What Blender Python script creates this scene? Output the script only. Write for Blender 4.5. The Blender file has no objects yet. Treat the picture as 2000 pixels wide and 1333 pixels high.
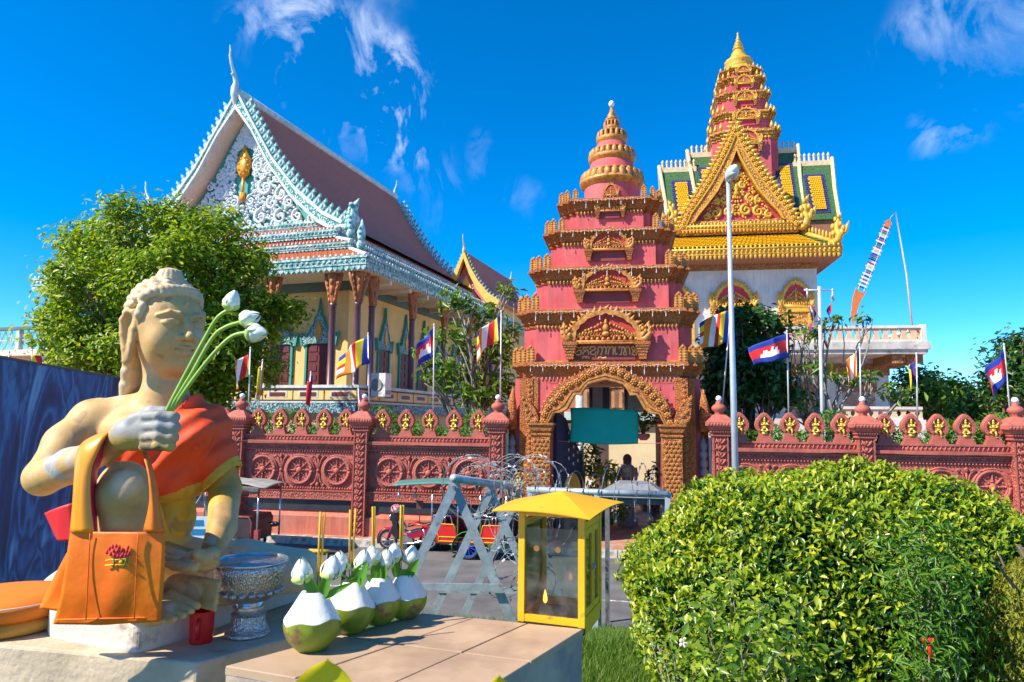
import bpy, math, random
import numpy as np
from mathutils import Vector, Matrix, Euler
R = math.radians
random.seed(7); rng = np.random.default_rng(7)
scene = bpy.context.scene
col = scene.collection

# ------------------------------------------------------------------ camera
EYE = 3.75; PITCH = R(6.55); ROLL = 0.011; FPX = 1333.33
cam_d = bpy.data.cameras.new('camera'); cam_d.lens = 24.0; cam_d.sensor_width = 36.0
cam_d.dof.use_dof = True; cam_d.dof.focus_distance = 7.0; cam_d.dof.aperture_fstop = 9.0
cam_d.clip_start = 0.05; cam_d.clip_end = 4000
cam = bpy.data.objects.new('camera', cam_d); col.objects.link(cam)
cam.matrix_world = (Matrix.Translation((0, 0, EYE)) @ Matrix.Rotation(R(90) + PITCH, 4, 'X') @ Matrix.Rotation(ROLL, 4, 'Z'))
scene.camera = cam

# ------------------------------------------------------------------ sky, sun, exposure
SUN_EL = R(43); SUN_PHI = R(24)               # light travels towards +X, a little towards +Y
w = bpy.data.worlds.new('World'); scene.world = w; w.use_nodes = True
nt = w.node_tree; nt.nodes.clear()
def N(t, **k):
    n = nt.nodes.new(t)
    for a, b in k.items(): setattr(n, a, b)
    return n
sky = N('ShaderNodeTexSky', sky_type='NISHITA', sun_disc=False)
sky.sun_elevation = SUN_EL
sky.sun_rotation = math.atan2(-math.cos(SUN_PHI), -math.sin(SUN_PHI))
sky.air_density = 1.0; sky.dust_density = 0.0; sky.ozone_density = 6.0; sky.altitude = 3000
hsv = N('ShaderNodeHueSaturation'); hsv.inputs['Saturation'].default_value = 1.33
hsv.inputs['Hue'].default_value = 0.498
nt.links.new(sky.outputs[0], hsv.inputs['Color'])
tc = N('ShaderNodeTexCoord')
# thin high cirrus: noise on the sky dome
def _dir(u, v):
    x = (u - 1000) / FPX; y = (666.5 - v) / FPX; c_, s_ = math.cos(ROLL), math.sin(ROLL); x, y = x * c_ - y * s_, x * s_ + y * c_
    return Vector((x, math.cos(PITCH) - y * math.sin(PITCH), math.sin(PITCH) + y * math.cos(PITCH))).normalized()
mp = N('ShaderNodeMapping'); mp.inputs['Scale'].default_value = (1.0, 1.0, 0.55); mp.inputs['Rotation'].default_value = (0, R(35), 0)
nt.links.new(tc.outputs['Generated'], mp.inputs[0])
n2 = N('ShaderNodeTexNoise'); n2.inputs['Scale'].default_value = 13.0; n2.inputs['Detail'].default_value = 9.0; n2.inputs['Roughness'].default_value = 0.62; n2.inputs['Distortion'].default_value = 0.9
nt.links.new(mp.outputs[0], n2.inputs['Vector'])
r2 = N('ShaderNodeMapRange'); r2.inputs[1].default_value = 0.50; r2.inputs[2].default_value = 0.82; nt.links.new(n2.outputs[0], r2.inputs[0])
wn = N('ShaderNodeTexNoise'); wn.inputs['Scale'].default_value = 7.0; wn.inputs['Detail'].default_value = 5.0; nt.links.new(tc.outputs['Generated'], wn.inputs['Vector'])
ws = N('ShaderNodeVectorMath', operation='SUBTRACT'); nt.links.new(wn.outputs['Color'], ws.inputs[0]); ws.inputs[1].default_value = (.5, .5, .5)
wm = N('ShaderNodeVectorMath', operation='SCALE'); wm.inputs['Scale'].default_value = .22; nt.links.new(ws.outputs[0], wm.inputs[0])
wa = N('ShaderNodeVectorMath', operation='ADD'); nt.links.new(tc.outputs['Generated'], wa.inputs[0]); nt.links.new(wm.outputs[0], wa.inputs[1])
# where the wisps drift: a few in view, others round the rest of the sky
last = None
wisps = [(_dir(u, v), r, k) for u, v, r, k in ((560, 40, .085, .8), (610, 115, .08, .8), (650, 175, .06, .6), (715, 75, .07, .8), (745, 130, .08, 1), (735, 205, .08, 1), (720, 255, .06, .6), (610, 250, .08, .3), (540, 225, .06, .25), (1910, 40, .12, .45), (1850, 285, .04, .4), (820, 345, .07, .25), (960, 335, .05, .25), (700, 10, .07, .4))]
wisps += [(Vector((math.cos(a_), math.sin(a_), z_)).normalized(), .16, .8) for a_, z_ in ((-.6, .5), (-1.4, .8), (-2.3, .4), (2.6, .9), (-2.9, .6), (.3, 1.2), (3.0, .35))]
for d_, r_, k_ in wisps:
    vd = N('ShaderNodeVectorMath', operation='DISTANCE'); nt.links.new(wa.outputs[0], vd.inputs[0]); vd.inputs[1].default_value = d_
    rr_ = N('ShaderNodeMapRange', interpolation_type='SMOOTHSTEP'); rr_.inputs[1].default_value = r_; rr_.inputs[2].default_value = 0.0; rr_.inputs[3].default_value = 0.0; rr_.inputs[4].default_value = k_; nt.links.new(vd.outputs['Value'], rr_.inputs[0])
    if last is None: last = rr_.outputs[0]
    else:
        mxn = N('ShaderNodeMath', operation='MAXIMUM'); nt.links.new(last, mxn.inputs[0]); nt.links.new(rr_.outputs[0], mxn.inputs[1]); last = mxn.outputs[0]
mm = N('ShaderNodeMath', operation='MULTIPLY'); nt.links.new(last, mm.inputs[0]); nt.links.new(r2.outputs[0], mm.inputs[1])
mc = N('ShaderNodeMath', operation='MULTIPLY', use_clamp=True); mc.inputs[1].default_value = 1.15; nt.links.new(mm.outputs[0], mc.inputs[0])
mix = N('ShaderNodeMixRGB'); nt.links.new(mc.outputs[0], mix.inputs[0]); nt.links.new(hsv.outputs[0], mix.inputs[1])
mix.inputs[2].default_value = (5.2, 5.6, 6.2, 1)
bg = N('ShaderNodeBackground'); bg.inputs[1].default_value = 0.148; nt.links.new(mix.outputs[0], bg.inputs[0])
wo = N('ShaderNodeOutputWorld'); nt.links.new(bg.outputs[0], wo.inputs[0])
sun_d = bpy.data.lights.new('sun', 'SUN'); sun_d.energy = 4.7; sun_d.angle = R(0.53); sun_d.color = (1.0, 0.90, 0.74)
sun = bpy.data.objects.new('sun', sun_d); col.objects.link(sun)
_tr = Vector((math.cos(SUN_PHI) * math.cos(SUN_EL), math.sin(SUN_PHI) * math.cos(SUN_EL), -math.sin(SUN_EL)))
sun.rotation_euler = _tr.to_track_quat('-Z', 'Y').to_euler()
vs = scene.view_settings; vs.view_transform = 'Standard'; vs.look = 'None'; vs.gamma = 1; vs.use_curve_mapping = False
vs.exposure = 0.90
scene.cycles.max_bounces = 8; scene.cycles.transparent_max_bounces = 16

# ------------------------------------------------------------------ measuring helpers (pixel of the survey photo + known depth / height -> place)
def ray(u, v):
    x = (u - 1000) / FPX; y = (666.5 - v) / FPX
    c, s = math.cos(ROLL), math.sin(ROLL); x, y = x * c - y * s, x * s + y * c
    return Vector((x, math.cos(PITCH) - y * math.sin(PITCH), math.sin(PITCH) + y * math.cos(PITCH)))
def PY(u, v, Y): d = ray(u, v); return Vector((0, 0, EYE)) + d * (Y / d.y)
def PZ(u, v, z): d = ray(u, v); return Vector((0, 0, EYE)) + d * ((z - EYE) / d.z)

# ------------------------------------------------------------------ materials
MATS = {}
def mat(name, c, rough=0.7, var=0.12, vs_=6.0, bump=0.0, bs=30.0, metal=0.0, c2=None, c2s=3.0, c2t=0.55, c2w=0.06, spec=0.5, coat=0.0, trans=0.0, sub=0.0, relief=None, emit=None, streak=0.0):
    """plain colour + noise variation, optional second colour in ragged patches (wear), optional carved relief pattern"""
    if name in MATS: return MATS[name]
    m = bpy.data.materials.new(name); m.use_nodes = True
    t = m.node_tree; b = t.nodes['Principled BSDF']; L = t.links.new
    b.inputs['Roughness'].default_value = rough; b.inputs['Metallic'].default_value = metal
    b.inputs['Specular IOR Level'].default_value = spec; b.inputs['Coat Weight'].default_value = coat
    co = t.nodes.new('ShaderNodeTexCoord')
    n = t.nodes.new('ShaderNodeTexNoise'); n.inputs['Scale'].default_value = vs_; n.inputs['Detail'].default_value = 6; n.inputs['Roughness'].default_value = 0.6
    L(co.outputs['Object'], n.inputs['Vector'])
    mr = t.nodes.new('ShaderNodeMapRange'); mr.inputs[1].default_value = 0.3; mr.inputs[2].default_value = 0.7
    mr.inputs[3].default_value = 1 - var * 1.5; mr.inputs[4].default_value = 1 + var
    L(n.outputs[0], mr.inputs[0])
    src = None
    if c2 is not None:
        n2 = t.nodes.new('ShaderNodeTexNoise'); n2.inputs['Scale'].default_value = c2s; n2.inputs['Detail'].default_value = 8; n2.inputs['Roughness'].default_value = 0.65
        L(co.outputs['Object'], n2.inputs['Vector'])
        m2 = t.nodes.new('ShaderNodeMapRange'); m2.inputs[1].default_value = c2t - c2w; m2.inputs[2].default_value = c2t + c2w
        L(n2.outputs[0], m2.inputs[0])
        mx = t.nodes.new('ShaderNodeMixRGB'); L(m2.outputs[0], mx.inputs[0]); mx.inputs[1].default_value = (*c, 1); mx.inputs[2].default_value = (*c2, 1)
        src = mx.outputs[0]
    hgt = None
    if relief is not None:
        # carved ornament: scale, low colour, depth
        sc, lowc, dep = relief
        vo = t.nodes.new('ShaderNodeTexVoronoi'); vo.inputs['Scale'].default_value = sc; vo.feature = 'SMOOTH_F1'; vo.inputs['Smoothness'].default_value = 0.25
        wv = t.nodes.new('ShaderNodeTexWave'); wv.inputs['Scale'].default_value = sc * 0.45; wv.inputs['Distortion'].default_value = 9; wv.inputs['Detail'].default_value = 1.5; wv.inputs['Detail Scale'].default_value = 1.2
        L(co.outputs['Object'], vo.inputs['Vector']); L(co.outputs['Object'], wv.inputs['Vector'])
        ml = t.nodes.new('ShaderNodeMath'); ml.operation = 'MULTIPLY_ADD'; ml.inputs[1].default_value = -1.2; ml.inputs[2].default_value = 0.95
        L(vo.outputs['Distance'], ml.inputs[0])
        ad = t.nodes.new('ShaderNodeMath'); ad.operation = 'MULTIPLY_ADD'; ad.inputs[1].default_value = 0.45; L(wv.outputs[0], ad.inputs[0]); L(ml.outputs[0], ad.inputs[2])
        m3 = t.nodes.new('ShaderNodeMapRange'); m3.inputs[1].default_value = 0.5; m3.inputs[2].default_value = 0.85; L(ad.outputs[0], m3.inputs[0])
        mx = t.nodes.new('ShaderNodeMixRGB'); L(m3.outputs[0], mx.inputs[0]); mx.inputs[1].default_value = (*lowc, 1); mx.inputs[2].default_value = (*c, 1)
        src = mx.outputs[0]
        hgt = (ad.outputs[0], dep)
    mul = t.nodes.new('ShaderNodeMixRGB'); mul.blend_type = 'MULTIPLY'; mul.inputs[0].default_value = 1
    if src: L(src, mul.inputs[1])
    else: mul.inputs[1].default_value = (*c, 1)
    L(mr.outputs[0], mul.inputs[2]); fin = mul.outputs[0]
    if streak:   # rain streaks and grime
        mpp = t.nodes.new('ShaderNodeMapping'); mpp.inputs['Scale'].default_value = (5, 5, .35); L(co.outputs['Object'], mpp.inputs[0])
        ns = t.nodes.new('ShaderNodeTexNoise'); ns.inputs['Scale'].default_value = 1.6; ns.inputs['Detail'].default_value = 7; ns.inputs['Roughness'].default_value = .65; L(mpp.outputs[0], ns.inputs['Vector'])
        ms = t.nodes.new('ShaderNodeMapRange'); ms.inputs[1].default_value = .45; ms.inputs[2].default_value = .75; ms.inputs[3].default_value = 1.0; ms.inputs[4].default_value = 1 - streak; L(ns.outputs[0], ms.inputs[0])
        m5 = t.nodes.new('ShaderNodeMixRGB'); m5.blend_type = 'MULTIPLY'; m5.inputs[0].default_value = 1; L(fin, m5.inputs[1]); L(ms.outputs[0], m5.inputs[2]); fin = m5.outputs[0]
    L(fin, b.inputs['Base Color'])
    if bump or hgt:
        bp = t.nodes.new('ShaderNodeBump'); bp.inputs['Distance'].default_value = 0.02
        if hgt:
            bp.inputs['Strength'].default_value = 1.0; bp.inputs['Distance'].default_value = hgt[1]; L(hgt[0], bp.inputs['Height'])
        else:
            nb = t.nodes.new('ShaderNodeTexNoise'); nb.inputs['Scale'].default_value = bs; nb.inputs['Detail'].default_value = 5; L(co.outputs['Object'], nb.inputs['Vector'])
            bp.inputs['Strength'].default_value = bump; L(nb.outputs[0], bp.inputs['Height'])
        L(bp.outputs[0], b.inputs['Normal'])
    if trans: b.inputs['Transmission Weight'].default_value = trans
    if sub:
        b.inputs['Subsurface Weight'].default_value = sub; b.inputs['Subsurface Radius'].default_value = (0.02, 0.01, 0.005)
    if emit:
        b.inputs['Emission Color'].default_value = (*emit[0], 1); b.inputs['Emission Strength'].default_value = emit[1]
    MATS[name] = m
    return m
def leafmat(name, c, c2, rough=0.38, back=0.35):
    """leaf: colour varies leaf to leaf, light passes through"""
    if name in MATS: return MATS[name]
    m = bpy.data.materials.new(name); m.use_nodes = True; t = m.node_tree; L = t.links.new
    b = t.nodes['Principled BSDF']; b.inputs['Roughness'].default_value = rough; b.inputs['Specular IOR Level'].default_value = 0.5
    g = t.nodes.new('ShaderNodeNewGeometry')
    cr = t.nodes.new('ShaderNodeMixRGB'); cr.inputs[1].default_value = (*c, 1); cr.inputs[2].default_value = (*c2, 1)
    pw = t.nodes.new('ShaderNodeMath'); pw.operation = 'POWER'; pw.inputs[1].default_value = 1.6
    L(g.outputs['Random Per Island'], pw.inputs[0]); L(pw.outputs[0], cr.inputs[0]); L(cr.outputs[0], b.inputs['Base Color'])
    tr = t.nodes.new('ShaderNodeBsdfTranslucent')
    hs = t.nodes.new('ShaderNodeHueSaturation'); hs.inputs['Value'].default_value = 1.5; hs.inputs['Hue'].default_value = 0.485; L(cr.outputs[0], hs.inputs['Color']); L(hs.outputs[0], tr.inputs[0])
    mx = t.nodes.new('ShaderNodeMixShader'); mx.inputs[0].default_value = back
    L(b.outputs[0], mx.inputs[1]); L(tr.outputs[0], mx.inputs[2]); L(mx.outputs[0], t.nodes['Material Output'].inputs[0])
    MATS[name] = m; return m
def glassmat(name, tint=(0.9, 0.95, 0.92), dirt=0.25, alpha=0.25):
    m = bpy.data.materials.new(name); m.use_nodes = True; t = m.node_tree; L = t.links.new
    out = t.nodes['Material Output']; t.nodes.remove(t.nodes['Principled BSDF'])
    tr = t.nodes.new('ShaderNodeBsdfTransparent'); tr.inputs[0].default_value = (*tint, 1)
    gl = t.nodes.new('ShaderNodeBsdfGlossy'); gl.inputs['Roughness'].default_value = 0.06
    fr = t.nodes.new('ShaderNodeFresnel'); fr.inputs[0].default_value = 1.5
    m1 = t.nodes.new('ShaderNodeMixShader'); L(fr.outputs[0], m1.inputs[0]); L(tr.outputs[0], m1.inputs[1]); L(gl.outputs[0], m1.inputs[2])
    df = t.nodes.new('ShaderNodeBsdfDiffuse'); df.inputs[0].default_value = (0.55, 0.52, 0.46, 1)
    nz = t.nodes.new('ShaderNodeTexNoise'); nz.inputs['Scale'].default_value = 18; nz.inputs['Detail'].default_value = 8
    co = t.nodes.new('ShaderNodeTexCoord'); L(co.outputs['Object'], nz.inputs['Vector'])
    mr = t.nodes.new('ShaderNodeMapRange'); mr.inputs[1].default_value = 0.4; mr.inputs[2].default_value = 0.85; mr.inputs[4].default_value = dirt; L(nz.outputs[0], mr.inputs[0])
    m2 = t.nodes.new('ShaderNodeMixShader'); L(mr.outputs[0], m2.inputs[0]); L(m1.outputs[0], m2.inputs[1]); L(df.outputs[0], m2.inputs[2]); L(m2.outputs[0], out.inputs[0])
    MATS[name] = m; return m

# ------------------------------------------------------------------ mesh builder
def rotz(a): return Matrix.Rotation(a, 4, 'Z')
class MB:
    def __init__(s): s.v = []; s.f = []
    def add(s, vs, fs):
        o = len(s.v); s.v += [tuple(p) for p in vs]; s.f += [tuple(i + o for i in f) for f in fs]; return s
    def box(s, x0, x1, y0, y1, z0, z1):
        return s.add([(x0,y0,z0),(x1,y0,z0),(x1,y1,z0),(x0,y1,z0),(x0,y0,z1),(x1,y0,z1),(x1,y1,z1),(x0,y1,z1)],
                     [(0,3,2,1),(4,5,6,7),(0,1,5,4),(1,2,6,5),(2,3,7,6),(3,0,4,7)])
    def frust(s, cx, cy, z0, z1, a, b):
        vs = []
        for z, (hx, hy) in ((z0, a), (z1, b)): vs += [(cx-hx,cy-hy,z),(cx+hx,cy-hy,z),(cx+hx,cy+hy,z),(cx-hx,cy+hy,z)]
        return s.add(vs, [(0,3,2,1),(4,5,6,7),(0,1,5,4),(1,2,6,5),(2,3,7,6),(3,0,4,7)])
    def stack(s, prof, plan, cx=0, cy=0):
        """moulding: prof [(offset,z)] swept round a closed plan polygon (offset outwards, mitred)"""
        n = len(plan); P = [Vector(p) for p in plan]; offs = []
        for i in range(n):
            a, b, c = P[i-1], P[i], P[(i+1) % n]
            d1 = (b-a).normalized(); d2 = (c-b).normalized()
            n1 = Vector((d1.y, -d1.x)); n2 = Vector((d2.y, -d2.x)); k = n1 + n2; offs.append(k / max(0.2, k.dot(n1)))
        vs = []
        for (o, z) in prof:
            for p, q in zip(P, offs): vs.append((cx + p.x + q.x * o, cy + p.y + q.y * o, z))
        fs = []
        for j in range(len(prof) - 1):
            for i in range(n): fs.append((j*n+i, j*n+(i+1) % n, (j+1)*n+(i+1) % n, (j+1)*n+i))
        fs.append(tuple(range(n-1, -1, -1))); fs.append(tuple((len(prof)-1)*n + i for i in range(n)))
        return s.add(vs, fs)
    def tube(s, pts, r, n=6, cap=True):
        pts = [Vector(p) for p in pts]; m = len(pts)
        rs = list(r) if hasattr(r, '__len__') else [r] * m
        vs = []; up = None
        for i, p in enumerate(pts):
            t = (pts[min(i+1, m-1)] - pts[max(i-1, 0)])
            t = t.normalized() if t.length > 1e-9 else Vector((0, 0, 1))
            if up is None: up = Vector((0, 0, 1)) if abs(t.z) < 0.9 else Vector((1, 0, 0))
            a = t.cross(up); a = a.normalized() if a.length > 1e-6 else t.orthogonal().normalized(); b = a.cross(t); up = b
            for k in range(n):
                q = 2 * math.pi * k / n; vs.append(p + (a * math.cos(q) + b * math.sin(q)) * rs[i])
        fs = [(i*n+k, i*n+(k+1) % n, (i+1)*n+(k+1) % n, (i+1)*n+k) for i in range(m-1) for k in range(n)]
        if cap: fs += [tuple(range(n-1, -1, -1)), tuple((m-1)*n + k for k in range(n))]
        return s.add(vs, fs)
    def lathe(s, prof, n=16, c=(0, 0, 0), lobes=0, amp=0.0, sx=1, sy=1):
        vs = []
        for (r, z) in prof:
            for k in range(n):
                q = 2 * math.pi * k / n; rr = r * (1 + amp * math.cos(lobes * q)) if lobes else r
                vs.append((c[0] + rr * math.cos(q) * sx, c[1] + rr * math.sin(q) * sy, c[2] + z))
        m = len(prof)
        fs = [(i*n+k, i*n+(k+1) % n, (i+1)*n+(k+1) % n, (i+1)*n+k) for i in range(m-1) for k in range(n)]
        fs += [tuple(range(n-1, -1, -1)), tuple((m-1)*n + k for k in range(n))]
        return s.add(vs, fs)
    def prism(s, poly, y0, y1):
        """polygon in x,z (counter-clockwise seen from -y) extruded in y"""
        n = len(poly); vs = [(x, y0, z) for x, z in poly] + [(x, y1, z) for x, z in poly]
        fs = [tuple(range(n)), tuple(range(2*n-1, n-1, -1))] + [(i, i+n, (i+1) % n + n, (i+1) % n) for i in range(n)]
        return s.add(vs, fs)
    def band(s, outer, inner, y0, y1):
        """strip between two polylines in x,z, extruded in y"""
        n = len(outer); vs = []
        for y in (y0, y1): vs += [(x, y, z) for x, z in outer] + [(x, y, z) for x, z in inner]
        fs = []
        for i in range(n - 1):
            fs += [(n+i, n+i+1, i+1, i), (2*n+i, 2*n+i+1, 3*n+i+1, 3*n+i), (i, i+1, 2*n+i+1, 2*n+i), (3*n+i, 3*n+i+1, n+i+1, n+i)]
        fs += [(0, 2*n, 3*n, n), (n-1, 2*n-1, 4*n-1, 3*n-1)]
        return s.add(vs, fs)
    def ell(s, c, r, seg=8, ring=5, M=None):
        vs = []
        for j in range(ring + 1):
            t = math.pi * j / ring
            for k in range(seg):
                q = 2 * math.pi * k / seg
                p = Vector((r[0]*math.sin(t)*math.cos(q), r[1]*math.sin(t)*math.sin(q), r[2]*math.cos(t)))
                if M is not None: p = M @ p
                vs.append((c[0]+p.x, c[1]+p.y, c[2]+p.z))
        fs = [(j*seg+k, (j+1)*seg+k, (j+1)*seg+(k+1) % seg, j*seg+(k+1) % seg) for j in range(ring) for k in range(seg)]
        return s.add(vs, fs)
    def grid(s, fn, nu, nv):
        vs = [fn(i / nu, j / nv) for j in range(nv + 1) for i in range(nu + 1)]
        fs = [(j*(nu+1)+i, j*(nu+1)+i+1, (j+1)*(nu+1)+i+1, (j+1)*(nu+1)+i) for j in range(nv) for i in range(nu)]
        return s.add(vs, fs)
    def join(s, o, M=None):
        return s.add([(M @ Vector(p)) for p in o.v] if M is not None else o.v, o.f)
    def mesh(s, name, m, smooth=False):
        me = bpy.data.meshes.new(name); me.from_pydata(s.v, [], s.f); me.validate(); me.update()
        if m: me.materials.append(m)
        if smooth: me.shade_smooth()
        return me
    def build(s, name, m, parent=None, smooth=False, loc=None, rot=None, solid=0):
        o = bpy.data.objects.new(name, s.mesh(name, m, smooth)); col.objects.link(o)
        if parent: o.parent = parent
        if loc is not None: o.location = loc
        if rot is not None: o.rotation_euler = rot
        if solid:
            md = o.modifiers.new('thick', 'SOLIDIFY'); md.thickness = solid; md.offset = 0
        if smooth == 'auto': smooth_by_angle(o)
        return o
def smooth_by_angle(o, a=R(35)):
    me = o.data; me.shade_smooth()
    try:
        import bmesh
        b = bmesh.new(); b.from_mesh(me); b.normal_update()
        for e in b.edges:
            if len(e.link_faces) == 2: e.smooth = e.calc_face_angle(0) < a
        b.to_mesh(me); b.free()
    except Exception: pass
def inst(name, me, parent=None, loc=(0, 0, 0), rot=(0, 0, 0), sc=(1, 1, 1)):
    o = bpy.data.objects.new(name, me); col.objects.link(o); o.parent = parent
    o.location = loc; o.rotation_euler = rot; o.scale = sc if hasattr(sc, '__len__') else (sc, sc, sc); return o
def tag(o, label=None, cat=None, group=None, kind=None):
    if label: o['label'] = label
    if cat: o['category'] = cat
    if group: o['group'] = group
    if kind: o['kind'] = kind
    return o
def thing(name, label, cat, loc=(0, 0, 0), rz=0, group=None):
    o = bpy.data.objects.new(name, None); o.empty_display_size = 0.2; col.objects.link(o); o.location = loc; o.rotation_euler = (0, 0, rz)
    return tag(o, label, cat, group)
def dup(o, parent=None):
    c = o.copy(); col.objects.link(c); c.parent = parent
    for ch in o.children: dup(ch, c)
    return c
def npmesh(name, V, F4, m, smooth=False):
    """fast mesh from numpy quads"""
    me = bpy.data.meshes.new(name); V = np.asarray(V, np.float32); F4 = np.asarray(F4, np.int32); k = F4.shape[1]
    me.vertices.add(len(V)); me.vertices.foreach_set('co', V.ravel())
    me.loops.add(F4.size); me.loops.foreach_set('vertex_index', F4.ravel())
    me.polygons.add(len(F4)); me.polygons.foreach_set('loop_start', np.arange(0, F4.size, k, dtype=np.int32)); me.polygons.foreach_set('loop_total', np.full(len(F4), k, np.int32))
    me.update(calc_edges=True); me.validate()
    if m: me.materials.append(m)
    if smooth: me.shade_smooth()
    return me
def npobj(name, V, F4, m, parent=None, smooth=False):
    o = bpy.data.objects.new(name, npmesh(name, V, F4, m, smooth)); col.objects.link(o); o.parent = parent; return o
def leaves(pos, nrm, size, width=0.45, fold=0.18, jit=0.5, seed=1, droop=0.0, up=None):
    """many 2-quad folded leaves; pos (n,3), nrm (n,3) facing direction"""
    g = np.random.default_rng(seed); n = len(pos); pos = np.asarray(pos, float)
    nr = np.asarray(nrm, float) + g.normal(0, jit, (n, 3)); nr /= np.linalg.norm(nr, axis=1, keepdims=True) + 1e-9
    t = g.normal(0, 1, (n, 3))
    if up is not None: t = t * 0.6 + np.asarray(up, float)
    t -= nr * (t * nr).sum(1, keepdims=True); t /= np.linalg.norm(t, axis=1, keepdims=True) + 1e-9
    b = np.cross(nr, t); s = np.asarray(size, float) * g.uniform(0.65, 1.3, n); s = s[:, None]
    t2 = t - nr * droop
    base = pos - t * s * 0.5; tip = pos + t2 * s * 0.5; mid = pos + t * s * 0.02
    l = mid + b * s * width * 0.5 + nr * s * fold; r = mid - b * s * width * 0.5 + nr * s * fold
    V = np.stack([base, l, tip, r], 1).reshape(-1, 3)
    i = np.arange(n)[:, None] * 4
    F = np.concatenate([i + np.array([[0, 1, 2]]), i + np.array([[0, 2, 3]])], 0)
    return V, F
# ================================================================== SETTING: ground, road, kerb, garden bank
WA = R(9.5); WO = Vector((-4.8, 21.3, 0))
WX = Vector((math.cos(WA), -math.sin(WA), 0)); WY = Vector((math.sin(WA), math.cos(WA), 0))
def WP(x, y, z=0): return WO + WX * x + WY * y + Vector((0, 0, z))
M_asph = mat('asphalt', (0.115, 0.115, 0.12), 0.9, 0.22, 1.2, 0.5, 60, c2=(0.16, 0.155, 0.15), c2s=0.35, c2w=0.2)
M_kerb = mat('kerb_paint', (0.60, 0.55, 0.48), 0.85, 0.2, 5, 0.5, 20, c2=(0.34, 0.28, 0.24), c2s=4, c2t=0.56)
M_side = mat('pavement_brick', (0.42, 0.20, 0.13), 0.85, 0.2, 3, 0.4, 25, c2=(0.38, 0.32, 0.27), c2s=2)
M_grass = mat('turf', (0.05, 0.10, 0.015), 0.9, 0.4, 3, 0.8, 40, c2=(0.10, 0.085, 0.04), c2s=2.0, c2t=0.6)
M_yard = mat('yard_paving', (0.34, 0.31, 0.27), 0.9, 0.2, 1.5)
tag(MB().grid(lambda a, b: (-1500 + 3000*a, -300 + 3300*b, -0.03), 2, 2).build('ground', M_yard), kind='structure')
tag(MB().add([WP(-60, -14.5), WP(70, -14.5), WP(70, -0.70), WP(-60, -0.70)], [(0, 1, 2, 3)]).build('road', M_asph), kind='structure')
line = MB()
for i in range(-12, 14):
    x = i * 5.0 + 1.3; a = [WP(x, -5.3, .004), WP(x+2.4, -5.3, .004), WP(x+2.4, -5.2, .004), WP(x, -5.2, .004)]
    line.add(a, [(0, 1, 2, 3)])
tag(line.build('road_marking', mat('road_paint', (0.6, 0.58, 0.52), 0.8, 0.3, 8, c2=(0.2, 0.2, 0.2), c2s=9, c2t=0.5)), kind='structure')
pv = MB(); pv.add([WP(-60, -.55, .2), WP(70, -.55, .2), WP(70, 60, .2), WP(-60, 60, .2)], [(0, 1, 2, 3)])
pave = tag(pv.build('pavement', M_side), kind='structure')
ks = MB().box(0, .98, 0, .2, 0, .215)
ks_me = ks.mesh('kerb_stone', M_kerb)
for i in range(-26, 24):
    if 1.6 < i < 3.3: continue
    p = WP(i * 1.0, -.72 + random.uniform(-.02, .02), random.uniform(-.015, .01)); inst('kerb_stone', ks_me, pave, p, (random.uniform(-.02, .02), 0, -WA + random.uniform(-.01, .01)))
# a drain mouth in the kerb, just left of the motorbike
dr = MB().box(0, 2.0, .1, .2, 0, .17); o = dr.build('drain_mouth', mat('drain_dark', (0.03, 0.028, 0.025), 0.9), pave, loc=WP(2, -.72), rot=(0, 0, -WA))
o = MB().box(-.05, 2.05, .0, .22, .17, .215).build('drain_lintel', M_kerb, pave, loc=WP(2, -.72), rot=(0, 0, -WA))

def gz(x, y):
    """garden bank height"""
    d = y + 0.167 * x                       # parallel to the road
    z = float(np.interp(d, [7.0, 9.0, 10.7, 13.0, 13.3], [1.55, 1.15, .70, .05, -.05]))
    return z + (0.04 * math.sin(x*1.3) * math.cos(y*1.7) if d < 12.5 else 0)
def gfn(a, b):
    x = -14 + 30*a; d = -6 + 19.3*b; y = d - 0.167*x
    return (x, y, gz(x, y))
tag(MB().grid(gfn, 60, 50).build('garden_bank', M_grass, smooth=True), kind='structure')
# grass blades
gpos = []
for _ in range(42000):
    x = rng.uniform(-1.5, 6.5); y = rng.uniform(2.2, 10.8)
    if rng.uniform() < 0.75: x = rng.uniform(-.2, 2.2); y = rng.uniform(3.0, 6.2)
    gpos.append((x, y, gz(x, y)))
for _ in range(34000):
    x = rng.uniform(.15, 1.7); y = rng.uniform(3.4, 8.5); gpos.append((x, y, gz(x, y)))
gpos = np.array(gpos); n = len(gpos); g = rng
hh = g.uniform(.04, .12, n)[:, None]; ang = g.uniform(0, 2*math.pi, n); dv = np.stack([np.cos(ang), np.sin(ang), 0*ang], 1)
ln = np.stack([g.normal(0, .5, n), g.normal(0, .5, n), np.ones(n)], 1) * hh
V = np.stack([gpos - dv*.005, gpos + dv*.005, gpos + ln], 1).reshape(-1, 3); F = np.arange(3*n).reshape(-1, 3)
o = npobj('grass', V, F, leafmat('grass_blade', (0.05, 0.15, 0.012), (0.20, 0.30, 0.03), 0.5)); tag(o, 'short green lawn grass growing around the round bush and table', 'grass', kind='stuff')

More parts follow.
